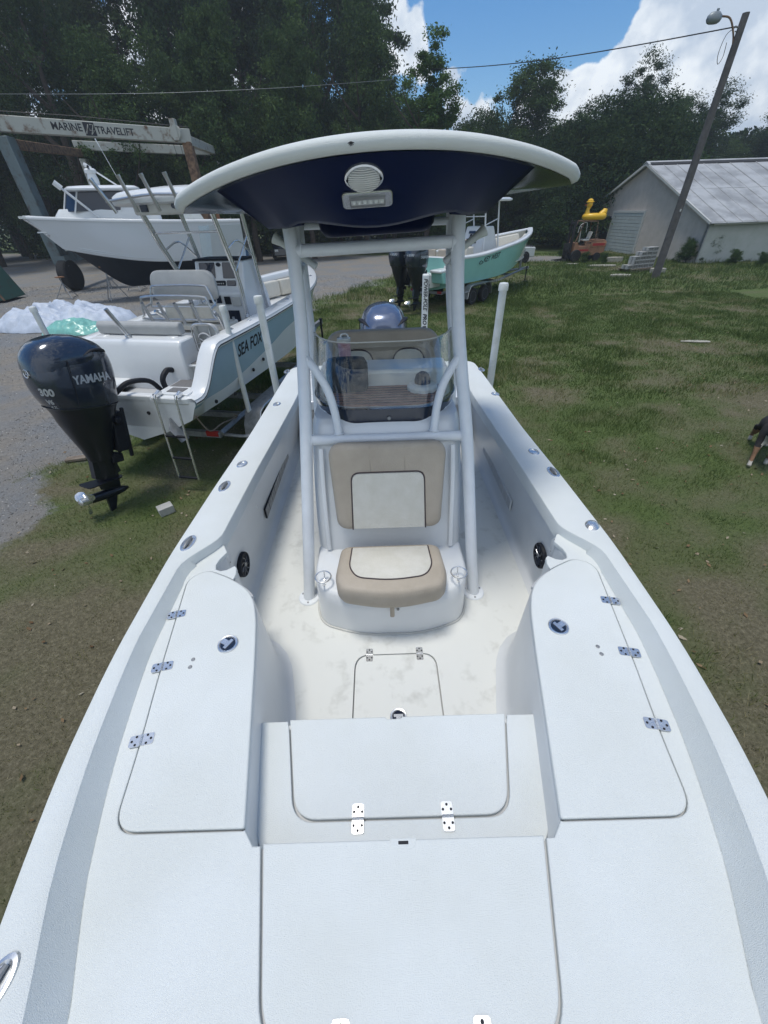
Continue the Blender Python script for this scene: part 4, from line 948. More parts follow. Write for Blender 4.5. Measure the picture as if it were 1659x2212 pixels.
# --- leaning post seat behind the console
def lean_post():
    x = Vector((1, 0, 0)); up = Vector((0, .10, 1)).normalized(); n = x.cross(up); Mx = Matrix((x, up, n)).transposed().to_4x4(); Mx.translation = Vector((0, 3.20, 2.28))
    br = pad('backrest', slab(.96, .86, .40, .10, .10), Mx, 'tan', B0)
    for s in (-1, 1):
        o = round_poly([(-.135, 0), (.135, 0), (.115, .25, .10), (-.115, .25, .10)], 7)
        i = MB(); i.loft([[Mx@Vector((p[0]*f+s*.20, p[1]*f+.015, z)) for p in o] for f, z in ((1, .06), (1, .097), (.97, .104))]); i.build('insert', 'cream', br)
        g = MB(); g.tube([Mx@Vector((q[0]+s*.20, q[1]+.015, .102)) for q in o[1:]+[o[0]]], .006, 6); g.build('piping', 'pipe', br)
    for s in (-1, 1):
        c = [( -.21+s*.235, 2.95, .08), (.21+s*.235, 2.95, .08), (.21+s*.235, 3.22, .05), (-.21+s*.235, 3.22, .05)]; o = round_poly(c, 5); cc = Vector((s*.235, 3.08))
        b = MB(); b.loft([[((p[0]-cc.x)*f+cc.x, (p[1]-cc.y)*f+cc.y, z) for p in o] for f, z in ((.95, 2.10), (1, 2.13), (1, 2.18), (.9, 2.205))]); b.build('seat_cushion', 'tan', B0, ang=60)
    b = MB(); b.prism(round_poly([(-.44, 2.98, .04), (.44, 2.98, .04), (.44, 3.42, .04), (-.44, 3.42, .04)], 3), 1.3, 2.10); pod = b.build('leaning_post', 'gel', B0, bevel=.02)
    b = MB()
    for s in (-1, 1): b.tube([(s*.43, 3.30, 2.08), (s*.43, 3.32, 2.35), (s*.40, 3.32, 2.5)], .02, 8)
    b.build('post_frame', 'alu', pod)
    b = MB(); b.box((0, 3.19, 2.26), (.30, .04, .05)); b.build('latch_block', 'black', B0, bevel=.008)
    for xx in (-.13, .13): box('catch', (xx, 3.16, 2.275), (.05, .02, .02), 'silver', B0)
lean_post()

# --- generic outboard engine. local: x aft->fwd, y left, z up; z=0 at the cowl split line
def se_ring(cx, hx, hy, z, n=36, e=2.8, yc=0):
    r = []
    for j in range(n):
        a = 2*math.pi*j/n; c, s = math.cos(a), math.sin(a)
        r.append(Vector((cx+hx*math.copysign(abs(c)**(2/e), c), yc+hy*math.copysign(abs(s)**(2/e), s), z)))
    return r
def dense(rows, k=3):
    P = np.array(rows); t = np.arange(len(P)); tt = np.linspace(0, len(P)-1, (len(P)-1)*k+1); out = []
    V = [Vector(list(p)+[0]*(3-len(p)) if len(p) < 3 else list(p[:3])) for p in P]
    A = catmull([Vector(p[:3]) for p in P], k); B = catmull([Vector((p[3], p[3], p[3])) for p in P], k)
    return [(a.x, a.y, a.z, b.x) for a, b in zip(A, B)]
def outboard(parent, mats=('yam', 'yamlow'), tilt=0, sc_=1, labels=True, where=None, pod=True):
    def mk(mb, name, m, p=None, **k):
        o = mb.build(name, m, p, **k); return o
    root = bpy.data.objects.new('outboard_engine', None); col.objects.link(root); root.parent = parent
    root.matrix_basis = where@Matrix.Scale(sc_, 4)
    # cowling (z, x_aft, x_fwd, halfwidth)
    rows = [(-.02, -.47, .30, .285), (.0, -.48, .305, .29), (.10, -.53, .315, .305), (.25, -.575, .33, .315), (.42, -.585, .335, .31), (.56, -.56, .315, .295), (.67, -.50, .265, .262), (.745, -.41, .18, .215), (.785, -.30, .06, .15), (.80, -.20, -.05, .07)]
    b = MB(); b.loft([se_ring((a+f)/2, (f-a)/2, w, z, e=2.9) for z, a, f, w in dense(rows)]); cow = mk(b, 'cowling', mats[0], root, ang=70)
    # raised top shell with air scoop brow
    rows = [(.44, -.592, .10, .29), (.56, -.577, .22, .305), (.66, -.525, .235, .275), (.735, -.44, .18, .228), (.785, -.32, .08, .165), (.815, -.22, -.02, .08)]
    b = MB(); b.loft([se_ring((a+f)/2, (f-a)/2+.005, w, z+.06*max(0, 0), e=2.7) for z, a, f, w in dense(rows)]); mk(b, 'top_shell', mats[0], root, ang=70)
    for s in (-1, 1): b = MB(); b.tube([(-.10, s*.300, .60), (.02, s*.285, .66), (.16, s*.245, .66), (.25, s*.17, .62)], [.004, .03, .032, .008], 10, smooth=5, squash=.5); mk(b, 'air_intake', 'black', root)
    # seam lines
    b = MB(); b.tube([p+Vector((0, 0, 0)) for p in se_ring(-.09, .397, .293, .0, e=2.9)], .006, 6, closed=True)
    b.tube([p for p in [(-.30, y, z) for y, z in ((-.318, .02), (-.322, .2), (-.325, .4), (-.31, .55))]], .006, 6, smooth=4); b.tube([p for p in [(-.30, y, z) for y, z in ((.318, .02), (.322, .2), (.325, .4), (.31, .55))]], .006, 6, smooth=4)
    mk(b, 'seam', 'black', cow)
    # lower apron and midsection
    rows = [(-.78, -.19, .12, .085), (-.62, -.24, .15, .12), (-.48, -.30, .18, .155), (-.34, -.355, .21, .20), (-.22, -.40, .24, .235), (-.10, -.43, .27, .262), (-.02, -.47, .30, .283)]
    b = MB(); b.loft([se_ring((a+f)/2, (f-a)/2, w, z, e=2.6) for z, a, f, w in dense(rows)]); mk(b, 'apron', mats[1], root, ang=70)
    rows = [(-1.20, -.15, .13, .035), (-1.08, -.17, .14, .05), (-.90, -.16, .13, .06), (-.60, -.17, .10, .08)]
    b = MB(); b.loft([se_ring((a+f)/2, (f-a)/2, w, z, e=2.2) for z, a, f, w in dense(rows)])
    b.prism(round_poly([(-.36, -.13, .06), (-.36, .13, .06), (.12, .09, .08), (.20, 0, .04), (.12, -.09, .08)], 4), -1.095, -1.08)   # anti-ventilation plate
    b.prism([(-.18, -.6), (.08, -.6), (.16, -1.0), (.02, -1.05), (-.2, -1.02)], -.045, .045, 'Y')
    mk(b, 'midsection', mats[1], root, ang=50)
    b = MB(); b.lathe([(.0005, -.40), (.045, -.395), (.062, -.30), (.07, -.1), (.066, .05), (.045, .17), (.02, .23), (.0005, .245)], (0, 0, -1.29), 24, axis='X')
    b.prism([(-.12, -1.1), (.13, -1.1), (.12, -1.30), (.05, -1.33), (-.02, -1.55), (-.09, -1.57), (-.11, -1.35)], -.02, .02, 'Y'); mk(b, 'gearcase', mats[1], root, ang=50, bevel=.006)
    pr = MB(); pr.lathe([(.04, -.46), (.055, -.45), (.058, -.32), (.056, -.26)], (0, 0, -1.29), 20, axis='X'); prop = mk(pr, 'propeller', 'chrome', root)
    for k in range(3):
        b = MB(); a0 = R(120*k+20); N_ = 7; rings = []
        for i in range(N_+1):
            t = i/N_; rr = .05+.145*t; w = .15*math.sin(math.pi*(.18+.74*t))**.7; tw = R(62-28*t); ax = Vector((0, math.cos(a0), math.sin(a0))); tg = Vector((0, -math.sin(a0), math.cos(a0)))
            d = Vector((1, 0, 0))*math.cos(tw)+tg*math.sin(tw); c = Vector((-.37, 0, -1.29))+ax*rr; nn = d.cross(ax)
            rings.append([c-d*w*.55, c+nn*.006*(1-t*.6), c+d*w*.45, c-nn*.006*(1-t*.6)])
        b.loft(rings); mk(b, 'blade', 'chrome', prop, ang=50)
    # clamp bracket and swivel
    b = MB(); b.box((.23, 0, -.42), (.16, .30, .55), mi=0); b.box((.32, .13, -.45), (.05, .04, .70)); b.box((.32, -.13, -.45), (.05, .04, .70)); b.tube([(.2, -.22, -.25), (.2, .22, -.25)], .05, 12); b.box((.15, 0, -.80), (.16, .16, .12)); mk(b, 'bracket', 'black', root, bevel=.015)
    if labels:
        st = Vector
        lettering('lettering', 'YAMAHA', .135, (-.06, -.25, .34), (1, 0, .05), (0, 0, 1), 'silver', root, cow, bold=.004, squeeze=.82)
        if labels == 'full':
            lettering('lettering', '300', .115, (-.5, -.14, .20), (.75, -1, 0), (0, 0, 1), 'silver', root, cow, bold=.005, squeeze=.95)
            lettering('lettering', 'V6', .075, (-.5, -.13, .085), (.75, -1, 0), (0, 0, 1), 'silver', root, cow, bold=.004)
            lettering('lettering', '4.2L', .05, (-.48, -.14, .02), (.75, -1, 0), (0, 0, 1), 'silver', root, cow, bold=.001)
        else: lettering('lettering', '200', .14, (-.5, -.10, .40), (.3, -1, 0), (0, 0, 1), 'silver', root, cow, bold=.004)
        b = MB(); b.tube([(-.592, .045*math.cos(a), .40+.045*math.sin(a)) for a in [2*math.pi*i/24 for i in range(24)]], .006, 6, closed=True)
        for k in range(3): a = R(90+120*k); b.tube([(-.592, 0, .40), (-.592, .042*math.cos(a), .40+.042*math.sin(a))], .004, 5)
        em = mk(b, 'emblem', 'chrome', root)
    return root
# main boat's engine (only its cowl shows above the seat), local frame: x fwd = -Y of the place
outboard(B0, ('yam2', 'yamlow'), labels='full', where=Matrix.Translation((.03, 5.35, 1.66))@Matrix.Rotation(R(-90), 4, 'Z'), sc_=1.0)
def power_pole():
    p = at(917, 690, Y=5.12); q = at(922, 592, Y=5.12)
    b = MB(); w = .036; x = p.x-CX; b.prism(round_poly([(x-w, 5.08, .015), (x+w, 5.08, .015), (x+w, 5.17, .015), (x-w, 5.17, .015)], 3), 1.55, q.z+.0); o = b.build('shallow_water_anchor', 'pvc', B0, bevel=.012)
    lettering('lettering', 'POWER-POLE', .062, (x-.004, 5.078, q.z-.20), (0, 0, -1), (1, 0, 0), 'print', o, bold=.001, shear=.2, squeeze=.85)
    lettering('lettering', 'PRO', .062, (x-.004, 5.078, q.z-.46), (0, 0, -1), (1, 0, 0), 'print', o, bold=.002, shear=.2)
    b = MB(); b.box((x-.004, 5.078, q.z-.545), (.045, .003, .014)); b.box((x-.004, 5.078, q.z-.575), (.045, .003, .014)); b.build('emblem', 'print', o)
    b = MB(); b.tube([(x+.028, 5.077, q.z-.06), (x+.033, 5.077, q.z-.2), (x+.02, 5.077, q.z-.38)], .002, 4, smooth=5); b.build('pinstripe', 'print', o)
    b = MB(); b.box((x, 5.05, 1.6), (.1, .12, .3)); b.build('anchor_bracket', 'black', B0, bevel=.01)
power_pole()
# pink drinks tumbler standing on the dash
t = thing('tumbler', 'pink insulated tumbler with a clear lid standing behind the windshield', 'tumbler', (CX-.26, 2.74, 2.561))
b = MB(); b.lathe([(.036, 0), (.038, .005), (.043, .15), (.045, .155)], n=24); b.build('cup', 'pink', t)
b = MB(); b.lathe([(.046, .155), (.047, .165), (.045, .178), (.03, .182), (.0005, .18)], n=24); b.tube([(-.02, 0, .18), (-.01, 0, .20), (.02, 0, .20), (.03, 0, .18)], .006, 6, smooth=3); b.build('lid', 'lens', t)

# ================================================================== generic boat hull (local: x forward, y port, z up)
def hull_fn(L, B, full=.42, pw=2.3, zs=(2.0, 2.25), dip=0, zc=(1.0, 1.5), zk=(.72, .78)):
    def b(t): return B*(1-max(0, (t-full)/(1-full))**pw)*(1-.05*max(0, .25-t)/.25)
    def zsh(t): return zs[0]+(zs[1]-zs[0])*t**1.6-dip*math.sin(math.pi*min(1, t/.5))**2*(t < .5)
    def zch(t): return zc[0]+(zc[1]-zc[0])*max(0, (t-.35)/.65)**1.7
    def zke(t): return zk[0]+(zsh(1)-.35-zk[0])*max(0, (t-.72)/.28)**3
    return b, zsh, zch, zke
def make_hull(parent, L, fn, mats, rake=.6, flare=.86, stripe=.45, step=None, aft=0):
    """mats: [side upper, side lower, bottom]; ring: sheer, stripe line, chine, keel"""
    b, zsh, zch, zke = fn; m = MB(); T = np.linspace(0, 1, 46)
    def half(t):
        w = b(t); s = zsh(t); c = zch(t); k = zke(t); fl = flare-.22*max(0, t-.5)*1.6
        cw = w*fl*(1 if t < .99 else .9); q = stripe+.28*t
        mid = (w*(fl+(1-fl)*.62)*1.005, c+(s-.05-c)*q)
        return [(w+.01, s-.03), (w+.004, s-.07), mid, (cw+.01, c), (cw-.05, c-.03), (cw*.5, (c+k)/2-.03), (0, k)]
    def X(t, z): 
        top = zsh(t); f = (top-z)/max(top-zke(0), .1); return aft+(L-aft)*t-rake*f*max(0, (t-.35)/.65)**1.5
    rows = [half(t) for t in T]; n = len(rows[0])
    for s in (1, -1):
        vs = [(X(t, p[1]), s*p[0], p[1]) for t, r in zip(T, rows) for p in r]
        o = len(m.v); m.v += vs
        for i in range(len(T)-1):
            for j in range(n-1):
                m.f.append(tuple(o+q for q in (i*n+j, i*n+j+1, (i+1)*n+j+1, (i+1)*n+j))); m.m.append(0 if j < 2 else (1 if j < 4 else 2))
    r = rows[0]; pts = [(X(0, p[1]), p[0], p[1]) for p in r]+[(X(0, p[1]), -p[0], p[1]) for p in reversed(r[:-1])]
    m.add(pts, [tuple(range(len(pts)))], 1)
    return m.build('hull', mats, parent, ang=40)
def make_cap(parent, L, fn, m='gel', wid=.20, t0=0, aft=0, inner=True, name='gunwale', drop=.06, zfloor=1.3, thick=.035, capf=None, linermat='liner'):
    b, zsh, zch, zke = fn; T = np.linspace(t0, 1, 40); c = MB()
    for s in (1, -1):
        R_ = []
        for t in T:
            w = b(t); z = zsh(t)+.0; i = max(0, w-wid*(1+.0*t)); x = aft+(L-aft)*t; xi = x-(.25*max(0, t-.9)/.1)
            pr = [(x, w+.02, z-drop), (x, w+.032, z-drop*.6), (x, w+.022, z-.015), (x, w, z), (xi, i+.02, z+.005), (xi, i, z-.012), (xi, i, z-.06)]
            R_.append([(p[0], s*p[1], p[2]) for p in pr])
        c.loft(R_, ringclosed=False, cap=False)
    cp = c.build(name, m, parent, ang=60)
    if inner:
        c = MB()
        for s in (1, -1):
            R_ = []
            for t in np.linspace(t0, .955, 30):
                w = b(t); i = max(0.02, w-wid); x = aft+(L-aft)*t-(.25*max(0, t-.9)/.1); z = zsh(t)
                R_.append([(x, s*(i+.01), z-.05), (x, s*(i+.03), z-.2), (x, s*max(.02, i-.03), zfloor+.05), (x, s*max(.02, i-.06), zfloor)])
            c.loft(R_, ringclosed=False, cap=False)
        c.build('cockpit_liner', linermat, parent, ang=60)
        fl = [(aft+(L-aft)*t-(.25*max(0, t-.9)/.1), max(.02, b(t)-wid+.01)) for t in np.linspace(t0, .955, 24)]
        c = MB(); c.prism(fl+[(x, -y) for x, y in reversed(fl)], zfloor-.03, zfloor); c.build('cockpit_floor', linermat, parent)
    return cp
def wheel_meshes(r, w, rim='galv', spokes=6):
    t = MB(); t.lathe([(r*.62, -w*.46), (r*.9, -w*.5), (r*.985, -w*.38), (r, -w*.15), (r, w*.15), (r*.985, w*.38), (r*.9, w*.5), (r*.62, w*.46)], n=32, axis='Y')
    q = MB(); q.lathe([(r*.64, -w*.42), (r*.60, w*.30), (r*.66, w*.44), (r*.62, w*.47), (r*.56, w*.36), (r*.50, w*.12), (r*.25, w*.20), (r*.12, w*.34), (.0005, w*.34)], n=28, axis='Y')
    for k in range(spokes):
        a = 2*math.pi*(k+.5)/spokes; q.lathe([(.0005, .004), (r*.07, .004), (r*.075, 0)], (r*.42*math.cos(a), w*.175, r*.42*math.sin(a)), 8, axis='Y', mi=1)
    return t.mesh('tyre', 'rubber'), q.mesh('rim', [rim, 'dark'])
def add_wheel(parent, meshes, loc, side):
    w = bpy.data.objects.new('wheel', None); w.empty_display_size = .1; col.objects.link(w); w.parent = parent; w.location = loc
    if side < 0: w.rotation_euler = (0, 0, math.pi)
    link('tyre', meshes[0], w); link('rim', meshes[1], w)
    return w
TW = wheel_meshes(.33, .2)
def trailer(label, loc, rz, L, axles=(2.1, 2.98), hwid=.86, poles=(), track=1.16, zf=.55, cross=True, reflect=False, jack=False, fend='galv', group='boat trailers', ramp=True):
    r = thing('boat_trailer', label, 'trailer', loc, rz, group)
    for s in (1, -1):
        b = MB(); b.tube([(0, s*hwid, zf), (L*.55, s*hwid, zf), (L*.99, s*.12, zf+.05)], .05, 4); b.build('rail', 'galv', r)
        b = MB(); b.box((L*.3, s*.55, zf+.32), (L*.5, .09, .05)); b.build('bunk', 'wood', r)
        # fender: flat top step with turned-down ends
        x0, x1 = axles[0]-.42, axles[1]+.42; F = [(x0-.05, .30), (x0, .55), (x0+.14, .74), (x0+.3, .78), (x1-.3, .78), (x1-.14, .74), (x1, .55), (x1+.05, .30)]
        b = MB(); b.loft([[(x, s*(track-.15), z), (x, s*(track+.13), z), (x, s*(track+.135), z-.03), (x, s*(track+.125), z-.03)] for x, z in F], cap=True); b.build('fender', fend, r, ang=40)
        b = MB(); b.tube([(x, s*(track+.14), z+.005) for x, z in F], .014, 6); b.build('fender_rim', 'alu', r)
        for a in axles: add_wheel(r, TW, (a, s*track, .33), s)
        lt = MB(); lt.box((0, 0, 0), (.05, .22, .09)); lt.build('tail_light', 'red', r, bevel=.008, loc=(-.03, s*.72, zf))
        b = MB(); b.tube([(x0-.3, s*hwid, zf-.05), (x0-.3, s*(track+.1), zf-.05), (x0-.02, s*(track+.13), zf-.05)], .03, 8, smooth=3); b.build('step_bar', 'galv', r)
    for i, x in enumerate((0, axles[0], axles[1], L*.52, L*.8)):
        w = hwid if x < L*.56 else hwid*(1-(x/L-.55)/.44)
        b = MB(); b.box((x, 0, zf-.02), (.09, 2*w, .09)); b.build('cross_member', 'galv', r)
    b = MB(); b.box((L+.35, 0, zf+.05), (1.0, .11, .11)); b.build('tongue', 'galv', r)
    b = MB(); b.lathe([(.03, 0), (.03, .6), (.045, .6), (.045, .66), (.0005, .68)], (L+.5, -.12, .1), 12); b.lathe([(.0005, -.03), (.11, -.03), (.12, 0), (.0005, .02)], (L+.5, -.12, .07), 14); b.build('jack_stand', 'black', r)
    b = MB(); b.tube([(L-.05, 0, zf+.1), (L-.05, 0, 1.45)], .05, 6); b.box((L-.12, 0, 1.45), (.25, .25, .2)); b.build('winch_post', 'galv', r)
    if reflect:
        for s in (1, -1):
            rf = MB(); k = 13
            for i in range(k):
                x = axles[1]+.6+i*.17; t = (x/L-.55)/.44; yy = s*(hwid*(1-max(0, t))+.053*1.0) if t > 0 else s*(hwid+.053)
                rf.box((x, yy, zf+.01), (.085, .01, .07), rot=(0, .5, 0))
            rf.build('reflector_tape', 'trim', r)
    for x, y, z0, z1 in poles:
        b = MB(); b.lathe([(.042, z0), (.042, z1-.06), (.052, z1-.06), (.052, z1-.01), (.045, z1+.012), (.0005, z1+.02)], n=20); o = b.build('guide_pole', 'pvc', r, loc=(x, y, 0))
    return r
def loc_of(world, loc, rz):
    v = Vector(world)-Vector(loc); c, s = math.cos(-rz), math.sin(-rz); return Vector((v.x*c-v.y*s, v.x*s+v.y*c, v.z))
# trailer under the foreground boat: forward is towards -Y
mt_loc, mt_rz = (CX, 4.5, 0), R(-90)
pl = []
for D0, D1, X in (((603, 845), (553, 645), -1.33), ((1064, 812), (1085, 612), 1.36)):
    p, q = at(*D0, X=X), at(*D1, X=X); c = loc_of((X, (p.y+q.y)/2, 0), mt_loc, mt_rz); pl.append((c.x, c.y, .5, (q.z+.0)))
trailer('galvanised trailer carrying the foreground bay boat, with two capped white guide poles', mt_loc, mt_rz, 5.4, axles=(1.1, 1.95), hwid=.8, poles=pl, track=1.0)

# ------------------------------------------------------------------ LEFT BOAT: light blue
SL, SR = (-3.53, 6.1, 0), R(78)
S = thing('centre_console_boat', 'light blue sided white boat with a single big outboard on the left', 'boat', SL, SR)
sfn = hull_fn(7.3, 1.22, full=.40, pw=2.2, zs=(1.98, 2.22), zc=(1.10, 1.80), zk=(.72, .86))
def sfox():
    b_, zsh, zch, zke = sfn; L = 7.3
    # hull with the transom cut down to a low swim platform: lower hull reaches aft, the sheer sweeps up in an S
    m = MB(); n = 0; X0 = -.68
    xs_ = list(np.linspace(X0, .9, 22))+list(np.linspace(1.1, L, 34))
    def sheer(x):
        if x > .15: return zsh(max(0, x)/L)
        if x < -.55: return 1.42
        t = (x+.55)/.7; t = t*t*(3-2*t); return 1.42+(zsh(.15/L)-1.42)*t
    rows = []
    for x in xs_:
        t = max(0, x)/L; w = b_(t)*(1-.06*max(0, -x)/.68); s = sheer(x); c = zch(t); k = zke(t); fl = .88-.3*max(0, t-.5); cw = w*fl; q = .42+.38*t
        ml = c+(zsh(t)-c)*q*(.55 if x < .3 else .55+.45*min(1, (x-.3)/2.2)); ml = min(ml, s-.16)
        rows.append([(w+.01, s-.05), (w+.006, s-.10), (w*(fl+(1-fl)*.7), ml), (cw+.01, c), (cw-.05, c-.03), (cw*.5, (c+k)/2-.03), (0, k)])
    n = len(rows[0])
    def X(x, z, t): return x-.75*((zsh(t)-z)/1.4)*max(0, (t-.35)/.65)**1.5
    for s in (1, -1):
        o = len(m.v); m.v += [(X(x, p[1], max(0, x)/L), s*p[0], p[1]) for x, r in zip(xs_, rows) for p in r]
        for i in range(len(xs_)-1):
            for j in range(n-1): m.f.append(tuple(o+q for q in (i*n+j, i*n+j+1, (i+1)*n+j+1, (i+1)*n+j))); m.m.append(0 if j < 2 else 1)
    r = rows[0]; pts = [(X0, p[0], p[1]) for p in r]+[(X0, -p[0], p[1]) for p in reversed(r[:-1])]; m.add(pts, [tuple(range(len(pts)))], 1)
    hull = m.build('hull', ['ltblue', 'gel'], S, ang=40)
    # cap: rounded white gunwale following the S sweep
    c = MB()
    for s in (1, -1):
        R_ = []
        for x in xs_:
            t = max(0, x)/L; w = b_(t)*(1-.06*max(0, -x)/.68); z = sheer(x); wd = .26 if x > .5 else .22; i = max(0, w-wd); xi = x-.25*max(0, t-.9)/.1
            R_.append([(x, s*(w+.02), z-.10), (x, s*(w+.035), z-.085), (x, s*(w+.035), z-.05), (x, s*(w+.018), z-.035), (x, s*(w+.02), z-.02), (x, s*(w-.02), z), (xi, s*(i+.02), z), (xi, s*i, z-.02), (xi, s*i, z-.13)])
        c.loft(R_, ringclosed=False, cap=False)
    cp = c.build('gunwale', 'gel', S, ang=60)
    c = MB()
    for s in (1, -1):
        R_ = []
        for x in xs_: t = max(0, x)/L; w = b_(t)*(1-.06*max(0, -x)/.68); z = sheer(x); R_.append([(x, s*(w+.0385), z-.058), (x, s*(w+.040), z-.066), (x, s*(w+.038), z-.074)])
        c.loft(R_, ringclosed=False, cap=False)
    c.build('rub_rail', 'dark', cp)
    # inner walls and floor
    c = MB()
    for s in (1, -1):
        R_ = []
        for t in np.linspace(.03, .955, 28):
            x = t*L-.25*max(0, t-.9)/.1; i = max(.02, b_(t)-.25); z = zsh(t); R_.append([(x, s*i, z-.06), (x, s*(i+.03), z-.22), (x, s*(i-.03), 1.32), (x, s*(i-.05), 1.25)])
        c.loft(R_, ringclosed=False, cap=False)
    c.build('cockpit_liner', 'gel', S, ang=60)
    fl = [(t*L, max(.02, b_(t)-.24)) for t in np.linspace(0, .94, 24)]
    c = MB(); c.prism(fl+[(x, -y) for x, y in reversed(fl)], 1.22, 1.25); c.build('cockpit_floor', 'gel', S)
    # forward casting deck and bow cushions
    fl = [(t*L, max(.02, b_(t)-.24)) for t in np.linspace(.66, .94, 16)]
    c = MB(); c.prism(fl+[(x, -y) for x, y in reversed(fl)], 1.25, 1.62); c.build('bow_deck', 'gel', S, bevel=.02)
    for s in (1, -1):
        for k in range(2):
            t0 = .70+k*.11; c = MB(); c.loft([[(t*L, s*(b_(t)-.27), 1.66), (t*L, s*(b_(t)-.27), 2.02), (t*L, s*(b_(t)-.40), 2.02), (t*L, s*(b_(t)-.42), 1.66)] for t in np.linspace(t0, t0+.10, 5)]); c.build('bow_cushion', 'cream', S, bevel=.03)
    # transom wall (engine well side), raised bulkhead with rolled top, backrest pads
    b_w = b_(.02)-.20
    c = MB(); c.prism([(-.02, 1.42), (.0, 1.90), (.05, 1.98), (.40, 1.98), (.40, 1.25), (-.02, 1.25)], -.62, b_w, 'Y'); tr = c.build('transom_bulkhead', 'gel', S, bevel=.03)
    # walk-through on the starboard side with a lower gate
    c = MB(); c.prism([(.12, 1.25), (.12, 1.60), (.40, 1.60), (.40, 1.25)], -b_w, -.62, 'Y'); c.build('transom_step', 'gel', S, bevel=.02)
    c = MB(); c.prism([(.06, 1.60), (.45, 1.60), (.45, 1.635), (.06, 1.635)], -b_w+.03, -.60, 'Y'); g = c.build('step_lid', 'gel', S, bevel=.012)
    box('foam_pad', (.25, -.80, 1.64), (.30, .32, .012), 'eva', g, bevel=.003); box('latch_strap', (.08, -.78, 1.55), (.02, .05, .14), 'black', g, bevel=.004)
    # swim platform both sides of the engine well
    for s in (1, -1):
        c = MB(); c.prism(round_poly([(-.70, s*.42, .05), (-.70, s*1.08, .16), (.08, s*1.10, 0), (.08, s*.42, 0)], 5), 1.33, 1.425); p = c.build('swim_platform', 'gel', S, bevel=.02)
        if s < 0:
            box('foam_pad', (-.16, -.72, 1.43), (.34, .50, .012), 'eva', p, bevel=.003)
            box('ladder_lid', (-.47, -.72, 1.435), (.28, .50, .03), 'gel', p, bevel=.012); box('foam_pad', (-.47, -.72, 1.454), (.16, .24, .01), 'eva', p, bevel=.003)
    box('engine_well', (-.30, 0, 1.22), (.75, .9, .10), 'gutter', S)
    box('engine_bracket', (-.62, 0, 1.18), (.12, .84, .5), 'gel', S, bevel=.02)
    # ladder with three rungs, hanging from the starboard platform edge
    lad = bpy.data.objects.new('boarding_ladder', None); col.objects.link(lad); lad.parent = S; lad.location = (-.74, -.72, 0)
    tl = -.16
    for s in (1, -1): b = MB(); b.tube([(.10, s*.165, 1.50), (-.01, s*.165, 1.46), (-.03, s*.165, 1.36), (tl*.5-.02, s*.165, .80), (tl, s*.165, .22)], .016, 10, smooth=3); b.build('rail', 'chrome', lad); box('hinge_bracket', (.06, s*.165, 1.465), (.14, .05, .05), 'chrome', lad)
    for z in (.90, .56, .24): b = MB(); x = np.interp(z, [.22, .8, 1.36], [tl, tl*.5-.02, -.03]); b.box((x, 0, z), (.035, .33, .03)); b.build('rung', 'black', lad, bevel=.006)
    # transom details: trim tab disc, drain, thru-hulls
    b = MB(); b.tube([(-.70, -.62, 1.12), (-.72, -.66, 1.0), (-.74, -.78, .80)], [.02, .13, .10], 10, squash=.2); b.build('trim_tab', 'galv', S)
    for x, y in ((-.695, -.30), (-.695, .5)): b = MB(); b.lathe([(.0005, 0), (.026, 0), (.028, -.01)], (x, y, 1.18), 12, axis='X'); b.build('through_hull', 'dark', S)
    for x, z in ((-.22, 1.20), (.3, 1.12), (1.0, 1.28), (1.4, 1.34), (3.1, 1.85)):
        t = max(0, x)/L; w = b_(t)*(.95 if z < 1.4 else 1.0); b = MB(); b.lathe([(.0005, -.02), (.026, -.02), (.030, 0), (.0005, .01)], (x, -w-.0, z), 12, axis='Y'); b.build('through_hull', 'dark', S)
    # stern seat backrest pads
    for y0, y1 in ((-.48, .95),): b = MB(); b.loft([[(x, y, z) for x, z in ((.30, 1.99), (.28, 2.12), (.33, 2.17), (.42, 2.16), (.44, 2.0))] for y in (y0, y0+.05, y1-.05, y1)]); b.build('seat_back', 'grayvinyl', S, bevel=.02)
    # small jump seat with tube frame, crest on its back
    fm = frame((.22, -.62, 1.70), (0, -1, 0), up=(0, 0, 1))
    b = MB(); o = round_poly([(-.20, -.02, .09), (.20, -.02, .09), (.20, .40, .12), (-.20, .40, .12)], 6)
    b.loft([[(.46+z, -.78+p[0], 1.72+p[1]) for p in o] for z in (0, .02, .07, .09)]); js = b.build('jump_seat', 'grayvinyl', S, bevel=.02, ang=50)
    b = MB(); b.tube([(.44, -.78+p[0]*1.02, 1.72+p[1]*1.02) for p in o], .013, 8, closed=True); b.tube([(.435, -.98, 1.84), (.43, -.78, 1.86), (.435, -.58, 1.84)], .010, 6); b.tube([(.435, -.88, 2.10), (.43, -.88, 1.72)], .010, 6); b.tube([(.435, -.68, 2.10), (.43, -.68, 1.72)], .010, 6); b.build('seat_frame', 'alu', js)
    b = MB(); b.tube([(.42, -.78+.10*math.cos(a), 1.91+.09*math.sin(a)) for a in [R(20+k*14) for k in range(24)]], .014, 6); b.tube([(.42, -.70, 1.92), (.42, -.78, 1.88), (.42, -.84, 1.94), (.42, -.90, 1.90)], .013, 6, smooth=3); b.build('crest', 'gutter', js)
    # leaning post: backrest, bolster seats, frame, rocket launcher
    b = MB(); o = round_poly([(-.62, 0, .12), (.62, 0, .12), (.58, .42, .18), (-.58, .42, .18)], 7)
    b.loft([[(1.93+z+.10*p[1], p[0], 2.20+p[1]) for p in [(q[0]*k, .21+(q[1]-.21)*k) for q in o]] for z, k in ((0, .94), (.02, 1), (.07, 1), (.10, .94))]); lb = b.build('leaning_post_back', 'grayvinyl', S, ang=60)
